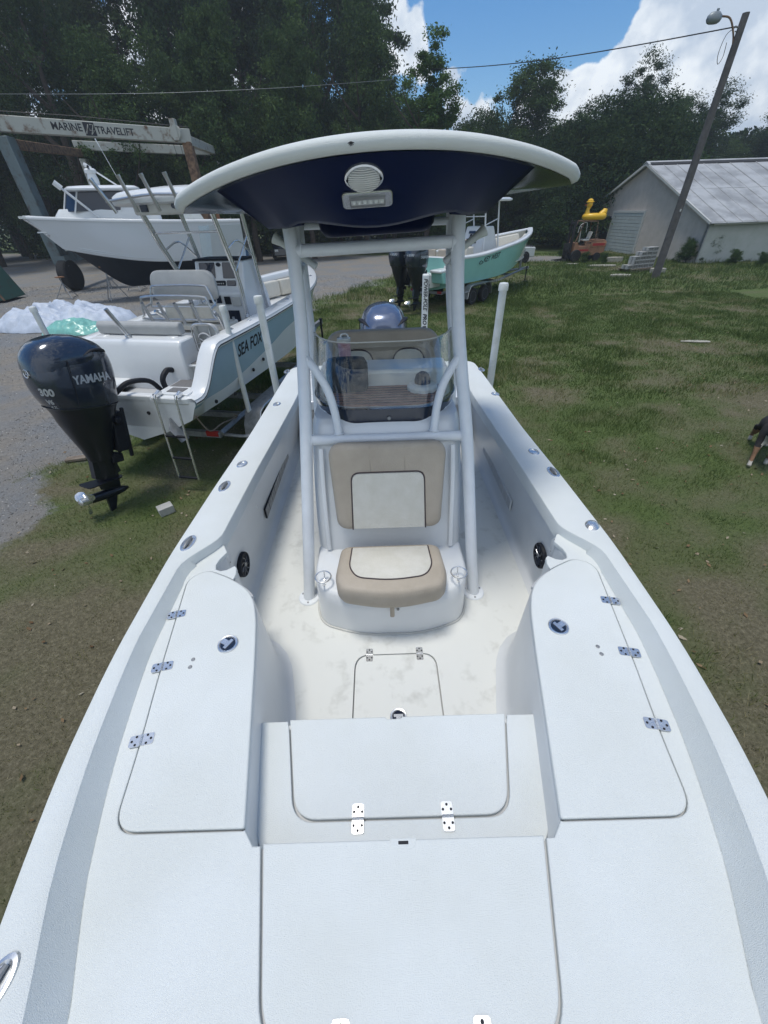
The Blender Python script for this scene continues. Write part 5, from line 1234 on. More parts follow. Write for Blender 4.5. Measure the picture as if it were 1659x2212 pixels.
    for s in (1, -1): b = MB(); o = round_poly([(-.27, 0, .08), (.27, 0, .08), (.27, .28, .08), (-.27, .28, .08)], 5); b.loft([[(2.06+z, s*.31+q[0]*k, 1.84+.14+(q[1]-.14)*k) for q in o] for z, k in ((0, .92), (.03, 1), (.13, 1), (.16, .92))]); sb = b.build('bolster', 'cream', S, ang=60)
    b = MB(); b.box((2.25, 0, 1.80), (.48, 1.12, .10)); b.build('post_seat', 'cream', S, bevel=.03)
    b = MB(); b.box((2.28, 0, 1.50), (.44, 1.0, .5)); b.build('post_cabinet', 'gel', S, bevel=.02)
    fr = MB()
    def loop(x, z0, z1, w, r=.018, k=.14): fr.tube([(x, -w, z0), (x, -w, z1-k), (x, -w+k, z1), (x, w-k, z1), (x, w, z1-k), (x, w, z0)], r, 8)
    for s in (1, -1):
        fr.tube([(2.12, s*.52, 1.25), (1.98, s*.52, 1.85), (1.80, s*.56, 2.05)], .024, 10, smooth=3); fr.tube([(2.45, s*.52, 1.25), (2.40, s*.52, 1.85)], .022, 10)
        fr.tube([(1.96, s*.52, 1.98), (1.72, s*.60, 2.0), (1.66, s*.60, 2.10)], .016, 8)
    # launcher rack: two arched rails joined by tubes
    A = [(1.64, -.60, 1.96), (1.62, -.64, 2.02), (1.62, -.60, 2.22), (1.62, -.48, 2.30), (1.62, .48, 2.30), (1.62, .60, 2.22), (1.62, .64, 2.02), (1.64, .60, 1.96)]
    fr.tube(A, .017, 8, smooth=3, closed=True)
    fr.tube([(1.82, -.60, 2.12), (1.84, -.52, 2.36), (1.85, -.40, 2.42), (1.85, .40, 2.42), (1.84, .52, 2.36), (1.82, .60, 2.12)], .017, 8, smooth=3)
    fr.tube([(1.80, -.58, 2.12), (1.80, .58, 2.12)], .014, 8)
    fr.tube([(1.63, -.62, 2.12), (1.82, -.60, 2.16)], .014, 6); fr.tube([(1.63, .62, 2.12), (1.82, .60, 2.16)], .014, 6)
    fr.build('post_frame', 'alu', S)
    for k in range(4): y = -.44+k*.29; b = MB(); b.lathe([(.026, 0), (.026, .34), (.022, .34), (.021, .02)], n=12, rot=Matrix.Rotation(R(-20), 3, 'Y')); b.build('rod_tube', 'alu', S, loc=(1.78, y, 2.02))
    # console
    b = MB(); o = [(2.95, 1.25), (2.98, 2.02), (3.08, 2.08), (3.22, 2.52), (3.70, 2.52), (4.05, 1.85), (4.15, 1.25)]
    b.prism(o, -.50, .50, 'Y'); con = b.build('console', 'gel', S, bevel=.03)
    n0, n1 = Vector((3.08, 0, 2.08)), Vector((3.22, 0, 2.52)); up = (n1-n0).normalized()
    Mx = Matrix(((0, up.x, -up.z), (-1, up.y, 0), (0, up.z, up.x))).to_4x4(); Mx.translation = n0
    def onface(name, cx, cy, w, h, m, th=.014, bev=.004):
        b = MB(); b.prism(round_poly([(cx-w/2, cy-h/2, .015), (cx+w/2, cy-h/2, .015), (cx+w/2, cy+h/2, .015), (cx-w/2, cy+h/2, .015)], 3), -.004, th); me = b.mesh(name, m); me.transform(Mx); return link(name, me, con, bevel=bev)
    onface('chart_plotter', -.24, .30, .32, .26, 'screen'); onface('chart_plotter', .24, .30, .32, .26, 'screen')
    sw = onface('switch_panel', -.10, .09, .44, .08, 'black', .02); onface('radio', .24, .09, .18, .09, 'screen', .02)
    for k in range(9): b = MB(); b.lathe([(.0005, .026), (.012, .026), (.013, .018)], (-.28+k*.045, .082, 0), 8); me = b.mesh('switch', 'trim'); me.transform(Mx); link('switch', me, sw)
    b = MB(); b.lathe([(.0005, .02), (.03, .02), (.034, 0)], (0, .395, 0), 14, sx=1.4); me = b.mesh('horn', 'black'); me.transform(Mx); link('horn', me, con)
    box('dash_top', (3.46, 0, 2.535), (.52, 1.04, .03), 'black', con, bevel=.01)
    for y, z, w, h, m in ((.10, 1.92, .26, .13, 'screen'), (-.16, 1.90, .12, .13, 'black'), (-.34, 1.88, .17, .15, 'trim'), (-.18, 1.58, .34, .30, 'screen'), (.22, 1.60, .30, .36, 'black')):
        box('console_panel', (2.955, y, z), (.02, w, h), m, con, bevel=.004)
    b = MB(); b.tube([(2.86, .18+.17*math.cos(a), 1.98+.17*math.sin(a)) for a in [2*math.pi*k/24 for k in range(24)]], .013, 7, closed=True); 
    for k in range(3): a = R(90+120*k); b.tube([(2.89, .18, 1.98), (2.86, .18+.16*math.cos(a), 1.98+.16*math.sin(a))], .008, 6)
    b.build('steering_wheel', 'chrome', S)
    # windshield
    b = MB(); o = [(3.62, -.50), (3.86, -.42), (3.95, 0), (3.86, .42), (3.62, .50)]
    b.loft([[(x+dz*.3-.1, y, 2.54+dz) for x, y in o]+[(x+dz*.3-.11, y*.98, 2.54+dz) for x, y in reversed(o)] for dz in (0, .5)]); b.build('windshield', 'glass', S)
    # T-top legs (paired pipes) and roof
    lg = MB()
    for s in (1, -1):
        for dx in (0, .07): lg.tube([(3.05+dx, s*.56, 1.25), (3.05+dx, s*.56, 2.35), (2.75+dx, s*.60, 3.05), (2.50+dx, s*.62, 3.62)], .022, 8, smooth=3)
        for dx in (0, .06): lg.tube([(4.10+dx, s*.56, 1.25), (3.85+dx, s*.57, 2.3), (3.55+dx, s*.60, 3.60)], .021, 8, smooth=3)
        lg.tube([(2.85, s*.59, 2.95), (3.30, s*.585, 3.05), (3.72, s*.585, 2.80)], .016, 8, smooth=3); lg.tube([(3.0, s*.58, 2.62), (3.66, s*.585, 3.1)], .016, 8)
        lg.tube([(3.1, s*.56, 1.9), (3.0, s*.58, 1.86)], .03, 8)
    lg.tube([(2.72, -.6, 3.2), (2.72, .6, 3.2)], .016, 8)
    lg.build('tower_frame', 'chrome', S)
    b = MB(); ol = lambda k: round_poly([(2.30+.0, -.98*k, .3), (4.35, -.92*k, .4), (4.35, .92*k, .4), (2.30, .98*k, .3)], 7)
    def rr(k, z): return [(3.3+(p[0]-3.3)*k, p[1], z-.05*(abs(p[1])/.9)**2) for p in ol(k)]
    b.loft([rr(.93, 3.60), rr(.99, 3.62), rr(1, 3.66), rr(.985, 3.72), rr(.93, 3.76), rr(.5, 3.80)]); top = b.build('hardtop', 'gel', S, ang=50)
    b = MB(); b.prism(round_poly([(2.42, -.62, .05), (3.3, -.62, .05), (3.3, .62, .05), (2.42, .62, .05)], 3), 3.44, 3.63); eb = b.build('electronics_box', 'trim', top, bevel=.03)
    box('radio', (2.41, .40, 3.53), (.02, .13, .10), 'screen', eb); b = MB(); b.lathe([(.0005, -.03), (.03, -.03), (.036, 0)], (2.42, -.12, 3.54), 12, axis='X'); b.build('light', 'screen', eb)
    for y in (-.34, .04, .42, .80):
        b = MB(); b.lathe([(.027, 0), (.027, .40), (.032, .42), (.032, .45), (.024, .45), (.022, .03)], n=14, rot=Matrix.Rotation(R(-16), 3, 'Y')@Matrix.Rotation(R(-6 if y < .7 else -20), 3, 'X')); b.build('rod_tube', 'alu', S, loc=(2.28, y, 3.48))
    b = MB(); b.tube([(2.26, -.9, 3.62), (2.24, 0, 3.68), (2.26, .9, 3.62)], .018, 8, smooth=4); b.build('roof_rail', 'alu', S)
    # gunwale hardware
    for x, s, m_ in ((1.35, -1, 0), (2.75, -1, 0), (3.0, -1, 1), (3.75, -1, 0), (4.0, -1, 1), (5.6, -1, 1), (.75, -1, 1), (1.0, 1, 0), (1.9, 1, 1), (3.3, 1, 0)):
        w = b_(x/L)-.13; link('rod_holder' if not m_ else 'cleat', ROD if not m_ else CLEAT, S, loc=(x, s*w, zsh(x/L)+.001))
    for x0, x1 in ((2.62, 3.15), (3.6, 4.15)):
        o = round_poly([(x0, -(b_(x0/L)-.06), .03), (x1, -(b_(x1/L)-.06), .03), (x1, -(b_(x1/L)-.20), .03), (x0, -(b_(x0/L)-.20), .03)], 3); zt = zsh((x0+x1)/2/L)
        b = MB(); b.prism(o, zt-.012, zt+.004); b.build('rod_plate', 'gel', S)
    for y in (.55, .08): b = MB(); b.lathe([(.030, -.04), (.032, .004), (.05, .006), (.052, 0)], n=18, rot=Matrix.Rotation(R(-30), 3, 'Y')); b.lathe([(.0005, -.02), (.031, -.02), (.031, 0)], n=14, rot=Matrix.Rotation(R(-30), 3, 'Y'), mi=1); b.build('rod_holder', ['chrome', 'dark'], S, loc=(.075, y, 1.93))
    for y in (.85, -.35): b = MB(); b.lathe([(.0005, .006), (.10, .006), (.11, 0)], (.25, y, 1.982), 20, sx=.7); b.build('bait_lid', 'gel', S)
    b = MB(); b.box((.035, -.28, 1.80), (.012, .12, .06)); b.build('warning_plate', 'galv', S)
    # outrigger pole holder stub with pole
    b = MB(); b.tube([(.18, .32, 1.98), (.02, .38, 2.40)], .030, 12); b.tube([(.18, .32, 1.98), (.16, .33, 2.02)], .045, 10); b.build('pole_socket', 'alu', S)
    # rigging hoses
    b = MB(); b.tube([(-.80, .0, 1.50), (-.60, -.08, 1.58), (-.35, -.20, 1.52), (-.22, -.26, 1.30)], .035, 10, smooth=5); b.tube([(-.22, -.34, 1.30), (-.24, -.34, 1.50), (-.12, -.36, 1.60), (-.02, -.38, 1.58)], .04, 10, smooth=5); b.build('rigging_hose', 'black', S)
    lettering('lettering', 'SEA FOX', .25, (1.0, -2.0, 1.70), (1, 0, .04), (0, 0, 1), 'print', S, hull, shear=.35, bold=.004, squeeze=.85)
    # red lanyard hanging by the helm, red bucket
    b = MB(); b.tube([(2.02, -.18, 1.78), (2.0, -.19, 1.6)], .006, 5); b.tube([(1.99, -.20, 1.6), (1.98, -.26, 1.52), (1.98, -.20, 1.42), (1.98, -.15, 1.52)], .010, 6, closed=True, smooth=3); b.build('lanyard', 'red', S)
    b = MB(); b.lathe([(.06, 0), (.08, .16), (.07, .16), (.0005, .02)], (1.35, .62, 1.25), 14); b.build('bucket', 'red', S)
    outboard(S, ('yam', 'yamlow'), labels='full', where=Matrix.Translation((-1.16, .10, 1.51))@Matrix.Rotation(R(-13), 4, 'Z')@Matrix.Rotation(R(13), 4, 'Y'), sc_=1.0)
    dz_ = {'leaning_post_back': .10, 'bolster': .08, 'post_seat': .05, 'post_cabinet': 0, 'post_frame': .10, 'console': .22, 'steering_wheel': .2, 'windshield': .22, 'tower_frame': 0, 'hardtop': 0, 'roof_rail': 0, 'rod_tube': 0, 'lanyard': 0}
    for o in [q for q in bpy.data.objects if q.parent == S]:
        n_ = o.name.split('.')[0]
        if n_ in dz_: o.location.x -= .60 if n_ not in ('hardtop', 'roof_rail', 'tower_frame', 'rod_tube') else .85; o.location.z += dz_[n_]
sfox()
pl = []
for D0, D1, z0 in (((520, 915), (480, 662), .6), ((97, 728), (70, 665), 1.6)):
    q = at(*D1, Z=2.35); c = loc_of(q, SL, SR); pl.append((c.x, c.y, z0, 2.35))
TR2 = trailer('galvanised tandem trailer under the light blue boat, with capped white guide poles', SL, SR, 7.0, axles=(.78, 1.66), poles=pl, track=1.24)
b = MB(); b.tube([(-.66, -1.02, 1.15), (-.5, -1.05, .85), (-.1, -1.0, .78), (.5, -.9, .62), (.6, -.8, .6)], .012, 6, smooth=6); tag(b.build('tie_down_strap', 'wood', None), 'tan tie-down strap between the light blue boat and its trailer', 'strap'); bpy.data.objects['tie_down_strap'].matrix_world = Matrix.Translation(SL)@Matrix.Rotation(SR, 4, 'Z')

# ------------------------------------------------------------------ SEAFOAM BOAT beyond
def rotz(h): return R(90-h)
TL, THd = (2.05, 18.75, 0), 45
TB = thing('centre_console_boat', 'seafoam green sided boat with twin outboards parked on the grass', 'boat', TL, rotz(THd))
def teal():
    L = 7.4; fn = hull_fn(L, 1.22, full=.4, pw=2.3, zs=(1.82, 2.42), zc=(.84, 1.45), zk=(.62, .72), dip=.05); b_, zsh, zch, zke = fn
    hull = make_hull(TB, L, fn, ['teal', 'teal', 'gel'], rake=.9, stripe=.4, aft=0); make_cap(TB, L, fn, 'gel', wid=.2, drop=.10, zfloor=1.25, linermat='cream')
    box('transom_bulkhead', (.22, 0, 1.52), (.4, 2.0, .56), 'gel', TB, bevel=.04)
    for s in (1, -1): c = MB(); c.prism(round_poly([(-.62, s*.62, .05), (-.62, s*1.12, .1), (.06, s*1.15, 0), (.06, s*.62, 0)], 4), 1.36, 1.46); c.build('swim_platform', 'gel', TB, bevel=.03); c = MB(); c.prism([(-.55, 1.38), (.02, 1.38), (.02, .95), (-.45, 1.0)], s*.62, s*1.12, 'Y'); c.build('platform_pod', 'teal', TB, bevel=.03)
    c = MB(); c.prism([(-.02, 1.45), (.05, 1.80), (.25, 1.80), (.35, 1.45)], -1.1, -.75, 'Y'); c.build('transom_door', 'gel', TB, bevel=.03)
    for y0 in (-.55, .35): box('seat_back', (.42, y0, 1.90), (.12, .75, .26), 'tan', TB, bevel=.04)
    box('engine_bracket', (-.25, 0, 1.05), (.6, 1.25, .45), 'gel', TB, bevel=.03)
    for s in (1, -1):
        for k in range(3): b = MB(); b.lathe([(.0005, -.012), (.03, -.012), (.034, 0)], (-.56, s*.50+k*.07-.07, .95), 10, axis='X'); b.build('through_hull', 'dark', TB)
    b = MB(); b.prism([(2.7, 1.25), (2.75, 2.2), (2.95, 2.65), (3.4, 2.65), (3.8, 1.9), (3.9, 1.25)], -.48, .48, 'Y'); con = b.build('console', 'gel', TB, bevel=.04)
    for y, z, w, h in ((.12, 2.45, .3, .1), (-.25, 2.42, .32, .28), (.1, 2.1, .5, .07)): box('console_panel', (2.83 if z > 2.3 else 2.74, y, z), (.03, w, h), 'screen' if y > 0 else 'gutter', con, rot=(0, R(24) if z > 2.3 else 0, 0))
    for k in range(3): a = R(90+120*k); b = MB(); b.lathe([(.0005, -.02), (.05, -.02), (.055, 0)], (2.80, .14+.06*math.cos(a), 2.28+.06*math.sin(a)), 12, axis='X'); b.build('gauge', 'screen', con)
    b = MB(); b.tube([(2.62, .14+.18*math.cos(a), 2.05+.18*math.sin(a)) for a in [2*math.pi*k/20 for k in range(20)]], .014, 6, closed=True); b.build('steering_wheel', 'black', TB)
    box('leaning_post', (1.9, 0, 1.75), (.5, 1.0, .5), 'cream', TB, bevel=.05)
    box('post_back', (1.72, 0, 2.12), (.1, 1.0, .3), 'tan', TB, bevel=.04)
    lg = MB()
    for s in (1, -1):
        lg.tube([(2.7, s*.55, 1.3), (2.7, s*.55, 2.4), (2.5, s*.58, 3.5)], .03, 8, smooth=3); lg.tube([(3.9, s*.55, 1.3), (3.6, s*.56, 2.4), (3.4, s*.58, 3.5)], .03, 8, smooth=3); lg.tube([(2.65, s*.56, 2.7), (3.5, s*.56, 2.9)], .02, 6)
    lg.tube([(2.6, -.56, 3.0), (2.6, .56, 3.0)], .02, 6)
    lg.build('tower_frame', 'powder', TB)
    b = MB(); o = round_poly([(2.15, -.9, .25), (4.1, -.85, .35), (4.1, .85, .35), (2.15, .9, .25)], 5); b.loft([[(3.1+(p[0]-3.1)*k, p[1]*k, z) for p in o] for k, z in ((.95, 3.48), (1, 3.51), (1, 3.55), (.9, 3.60))]); b.build('hardtop', 'gel', TB, ang=50)
    for y in (-.75, -.3, .3, .75): b = MB(); b.lathe([(.03, 0), (.03, .42), (.035, .45), (.02, .45)], n=10, rot=Matrix.Rotation(R(-35), 3, 'Y')@Matrix.Rotation(R(8), 3, 'X')); b.build('rod_tube', 'pvc', TB, loc=(2.2, y, 3.15))
    for s in (1, -1):
        b = MB(); b.loft([[(t*L, s*(b_(t)-.24), 1.5), (t*L, s*(b_(t)-.24), zsh(t)-.1), (t*L, s*(b_(t)-.36), zsh(t)-.1), (t*L, s*(b_(t)-.60), 1.55)] for t in np.linspace(.62, .88, 7)]); b.build('bow_cushion', 'cream', TB, bevel=.03)
    lettering('lettering', 'KEY WEST', .26, (2.35, -2.0, 1.62), (1, 0, .09), (0, 0, 1), 'print', TB, hull, shear=.3, bold=.006, squeeze=.9)
    b = MB(); b.tube([(1.52, -1.225, 1.50), (1.62, -1.23, 1.58), (1.72, -1.23, 1.50), (1.60, -1.23, 1.46)], .012, 6, smooth=4, closed=True); b.build('emblem', 'print', TB)
    for s in (1, -1): outboard(TB, ('yam', 'yamlow'), labels='short', where=Matrix.Translation((-.92, s*.38, 1.58))@Matrix.Rotation(R(5), 4, 'Y'), sc_=.95)
teal()
TB.scale = (1.16, 1.12, 1.02)
trailer('galvanised tandem trailer with striped rails under the seafoam boat', (TL[0], TL[1], 0), rotz(THd), 8.0, axles=(1.55, 2.5), poles=[(-.1, 1.45, .5, 2.35)], reflect=True, zf=.62, track=1.26)

# ------------------------------------------------------------------ BIG WHITE BOAT on stands
bow = Vector((-16.2, 22.6, 3.68)); dirx = Vector((-8.2-(-16.2), 26.4-22.6, 0)).normalized()*-1   # points to the bow
BL = 9.4; bst = Vector((bow.x, bow.y, 0))-dirx*BL; brz = math.atan2(dirx.y, dirx.x)
BW = thing('cabin_boat', 'big white hulled boat with black bottom paint propped on stands in the hoist', 'boat', (bst.x, bst.y, 0), brz)
def bigboat():
    L = BL; fn = hull_fn(L, 1.6, full=.36, pw=2.1, zs=(3.25, 3.66), zc=(1.62, 2.35), zk=(.55, .62)); b_, zsh, zch, zke = fn
    m = make_hull(BW, L, fn, ['bigwhite', 'bigwhite', 'bottom'], rake=2.3, flare=.80, stripe=.3)
    b = MB()
    for s in (1, -1):
        for dz in (.12, .2): b.tube([(t*L-2.3*((zsh(t)-(zch(t)+dz))/3.0)*max(0, (t-.35)/.65)**1.5, s*(b_(t)*(.80-.22*max(0, t-.5)*1.6)+.03+dz*.1), zch(t)+dz) for t in np.linspace(0, .9, 20)], .018, 5)
    b.build('strake', 'bigwhite', BW)
    make_cap(BW, L, fn, 'gel', wid=.3, drop=.12, inner=False)
    fl = [(t*L, max(.02, b_(t)-.25)) for t in np.linspace(0, .97, 24)]
    c = MB(); c.prism(fl+[(x, -y) for x, y in reversed(fl)], 3.0, 3.05); c.build('deck', 'gel', BW)
    c = MB(); o = lambda k: round_poly([(3.6, -1.0*k, .3), (6.8, -.9*k, .6), (8.2, -.3*k, .3), (8.2, .3*k, .3), (6.8, .9*k, .6), (3.6, 1.0*k, .3)], 5)
    c.loft([[(p[0]*q+(1-q)*5, p[1], z) for p in o(k)] for z, k, q in ((3.0, 1, 1), (3.6, .95, .98), (3.85, .85, .9))]); c.build('cabin', 'gel', BW, ang=50)
    c = MB(); o = [(4.3, -.85), (6.2, -.75), (6.7, -.3), (6.7, .3), (6.2, .75), (4.3, .85)]
    c.loft([[(x-(z-3.7)*.55, y*(1-(z-3.7)*.05), z) for x, y in o] for z in (3.75, 4.45)], cap=False); c.build('windshield', 'screen', BW)
    c = MB()
    for x, y in o: c.tube([(x, y, 3.7), (x-.4, y*.96, 4.48)], .035, 6)
    c.build('windshield_frame', 'gel', BW)
    c = MB(); o = round_poly([(3.2, -1.15, .4), (6.3, -1.05, .6), (6.3, 1.05, .6), (3.2, 1.15, .4)], 6); c.loft([[(4.8+(p[0]-4.8)*k, p[1]*k, z) for p in o] for k, z in ((.92, 4.46), (1, 4.50), (1, 4.56), (.9, 4.64), (.5, 4.68))]); c.build('hardtop', 'gel', BW, ang=50)
    c = MB(); c.lathe([(.20, 4.66), (.22, 4.9), (.17, 5.1), (.24, 5.12), (.25, 5.22), (.18, 5.28), (.0005, 5.28)], (5.0, .25, 0), 18); c.build('radar_mast', 'gel', BW)
    c = MB(); c.tube([(5.1, -.2, 5.3), (5.0, .7, 5.32)], .05, 6); c.build('radar_array', 'black', BW)
    for p0, p1, r0 in (((4.4, -.9, 4.2), (6.0, -1.0, 5.35), .035), ((4.9, -.7, 4.6), (5.3, -.75, 6.1), .012), ((6.3, 1.0, 3.5), (7.3, 1.15, 4.55), .05)):
        c = MB(); c.tube([p0, p1], r0, 8); p1v = Vector(p1); c.tube([p1v, p1v+(p1v-Vector(p0)).normalized()*.3], r0*2.2, 8); c.build('antenna', 'gel', BW)
    c = MB()
    for s in (1, -1):
        c.tube([(L*t, s*(b_(t)-.12), zsh(t)+.30) for t in np.linspace(.62, .99, 14)], .02, 6)
        for t in np.linspace(.62, .98, 5): c.tube([(L*t, s*(b_(t)-.12), zsh(t)), (L*t, s*(b_(t)-.12), zsh(t)+.30)], .018, 6)
    
    c2 = MB(); c2.box((L*.99, 0, 3.60), (.5, .18, .10)); c2.tube([(L*1.0, 0, 3.55), (L*.93, 0, 2.95), (L*.93, .12, 2.9)], .05, 6); c2.tube([(L*.93, -.3, 2.93), (L*.93, .3, 2.93)], [.02, .07, .02], 6); c2.build('anchor', 'chrome', BW)
    c = MB(); c.prism([(0, 1.0), (2.6, 3.0), (2.6, 3.9), (2.2, 4.4), (1.6, 3.1), (0, 3.05)], 1.0, 1.03, 'Y'); c.build('side_curtain', 'pvc', BW)
bigboat()
for o in [q for q in bpy.data.objects if q.parent == BW and q.name.split('.')[0] in ('windshield', 'windshield_frame', 'hardtop', 'radar_mast', 'radar_array')]: o.location.x += 1.0
def stand(world, h, label, rz=0):
    r = thing('boat_stand', label, 'boat stand', world, rz, 'jack stands under the big white boat')
    b = MB(); b.lathe([(.03, h*.35), (.03, h-.05), (.06, h-.04), (.06, h)], n=10); b.build('screw_post', 'galv', r)
    for k in range(3): a = R(120*k+20); b = MB(); b.tube([(.04*math.cos(a), .04*math.sin(a), h*.72), (.62*math.cos(a), .62*math.sin(a), .02)], .022, 6); b.build('leg', 'galv', r)
    b = MB(); F = [(.58*math.cos(R(120*k+20)), .58*math.sin(R(120*k+20)), .06) for k in range(3)]; b.tube(F, .015, 5, closed=True); b.build('brace', 'galv', r)
    b = MB(); b.box((0, 0, h+.03), (.34, .34, .05)); b.build('pad', 'orange', r, rot=None)
stand(at(252, 648, Z=0), 1.50, 'tall grey jack stand under the bow with an orange pad', .3); stand(at(150, 645, Z=0), 1.0, 'short grey jack stand in front of the hoist wheel', 1.0); stand(at(300, 628, Z=0), 1.0, 'grey jack stand behind the tall one under the hull', .8)

# ------------------------------------------------------------------ TRAVEL HOIST
TLr = thing('boat_hoist', 'weathered cream and blue travelling boat hoist straddling the big white boat', 'boat hoist', (-15, 32, 0))
def hoist():
    o = Vector((-15, 32, 0)); A, Bp, C_, D_ = Vector((-18.9, 27.8, 0)), Vector((-11.1, 32.0, 0)), Vector((-20.9, 38.0, 0)), Vector((-12.2, 41.5, 0)); Z = 7.42
    A, Bp, C_, D_ = A-o, Bp-o, C_-o, D_-o
    def beam(p, q, w, h, m, name): 
        d = (q-p).normalized(); up = Vector((0, 0, 1)) if abs(d.z) < .9 else Vector((0, 1, 0)); s = d.cross(up).normalized(); up = s.cross(d)
        b = MB(); b.loft([[x+s*a*w/2+up*c*h/2 for a, c in ((-1, -1), (1, -1), (1, 1), (-1, 1))] for x in (p, q)]); return b.build(name, m, TLr, bevel=.03)
    zv = Vector((0, 0, Z)); d = (Bp-A).normalized()
    mb = beam(A-d*1.1+zv, Bp+d*.25+zv+Vector((0, 0, -.25)), .45, .62, 'liftpaint', 'top_beam')
    beam(C_+zv-d*.3+Vector((0, 0, .2)), D_+zv+Vector((0, 0, -.05)), .4, .5, 'liftpaint', 'top_beam')
    beam(Bp+zv+Vector((.1, 0, -.45)), D_+zv+Vector((0, 0, -.1)), .35, .45, 'liftpaint', 'cross_beam')
    beam(A+zv+Vector((0, .3, -.75)), C_+zv+Vector((0, 0, -.2)), .35, .4, 'rust', 'cross_beam')
    for p, m, w in ((A, 'liftblue', .62), (Bp, 'rust', .5), (C_, 'liftpaint', .45), (D_, 'liftpaint', .45)): beam(p+Vector((0, 0, 1.3)), p+Vector((0, 0, Z-.5)), w, w, m, 'leg')
    beam(A+Vector((0, 0, 1.7)), C_+Vector((0, 0, 1.7)), .5, .6, 'liftblue', 'lower_beam'); beam(Bp+Vector((0, 0, 1.7)), D_+Vector((0, 0, 1.7)), .5, .6, 'liftpaint', 'lower_beam')
    n = d.cross(Vector((0, 0, 1))).normalized()
    if n.y > 0: n = -n
    c0 = A-d*1.1+zv; c1 = Bp+d*.25+zv+Vector((0, 0, -.25)); dd = (c1-c0).normalized(); upv = Vector((0, 0, 1))
    def tx(s, f, size): return lettering('lettering', s, size, c0+(c1-c0)*f+n*.235, dd, upv, 'print', mb, bold=.006, squeeze=.9)
    mbroot = TLr
    for s, f in (('MARINE', .395), ('TRAVELIFT', .615)): lettering('lettering', s, .42, c0+(c1-c0)*f+n*.232+Vector((0, 0, .02 if s == 'MARINE' else -.03)), dd, upv, 'print', TLr, bold=.008, squeeze=.92)
    lc = c0+(c1-c0)*.497+n*.232; b = MB(); b.loft([[lc+dd*x+upv*z+n*e for x, z in ((-.26, -.26), (.26, -.26), (.26, .26), (-.26, .26))] for e in (0, .012)]); b.build('emblem_panel', 'print', TLr)
    b = MB(); b.tube([lc+n*.02+dd*x+upv*z for x, z in ((-.22, -.20), (-.02, .18), (-.02, -.05), (.20, -.05), (.02, -.22), (.22, .18), (.05, .18))], .022, 5); b.build('emblem', 'liftpaint', TLr)
    for p, f in ((A, .02), (Bp, .98)):
        q = c0+(c1-c0)*(.045 if f < .5 else .92); b = MB(); b.lathe([(.0005, -.12), (.30, -.12), (.33, -.09), (.26, -.03), (.26, .03), (.33, .09), (.30, .12), (.0005, .12)], (0, 0, 0), 22, axis='Y'); b.box((0, 0, 0 if f < .5 else .1), (.3, .35, .9)); b.build('sheave_block', 'liftpaint', TLr, loc=q+n*.35+Vector((0, 0, .1)), bevel=.01)
    # drum winch and machinery on the left leg
    b = MB(); b.lathe([(.0005, -.35), (.62, -.35), (.64, -.28), (.3, -.2), (.3, .2), (.64, .28), (.62, .35), (.0005, .35)], (0, 0, 0), 26, axis='Y'); b.build('winch_drum', 'liftblue', TLr, loc=A+Vector((.9, -.5, 3.0)))
    b = MB(); b.box((0, 0, 0), (1.6, 1.2, 1.3)); b.box((1.0, 0, -.3), (1.0, .8, .7)); b.build('engine_housing', 'liftblue', TLr, loc=A+Vector((1.6, .6, 2.6)), bevel=.05)
    b = MB(); b.box((0, 0, 0), (1.1, .8, .9)); b.tube([(.3, 0, .4), (.3, 0, 1.0)], .12, 10); b.build('power_unit', 'orange', TLr, loc=Bp+Vector((.4, .3, 2.8)), bevel=.05)
    wm = wheel_meshes(.82, .55, rim='liftpaint')
    for p in (A, Bp, C_, D_):
        w = add_wheel(TLr, wm, p+Vector((.25, -.1, .82)), 1); w.rotation_euler = (0, 0, math.atan2(d.y, d.x)+R(60))
        b = MB(); b.box((0, 0, 1.55), (.5, .5, .5)); b.box((-.35, 0, 1.0), (.12, .35, 1.1)); b.build('wheel_fork', 'liftblue', TLr, loc=p+Vector((.25, -.1, 0)))
    b = MB()
    for k, (p, x) in enumerate(((A, .5), (A, .9), (Bp, -.5), (Bp, -.9), (A, -.3))): b.tube([p+Vector((x, .1, Z-.4)), p+Vector((x*.7, .2, 2.6))], .014, 4)
    b.build('hoist_cable', 'cable', TLr)
    b = MB(); b.tube([c0+upv*.45, c0+(c1-c0)*.45+upv*.50, c1+upv*.40], .02, 5); b.build('top_cable', 'cable', TLr)
hoist()

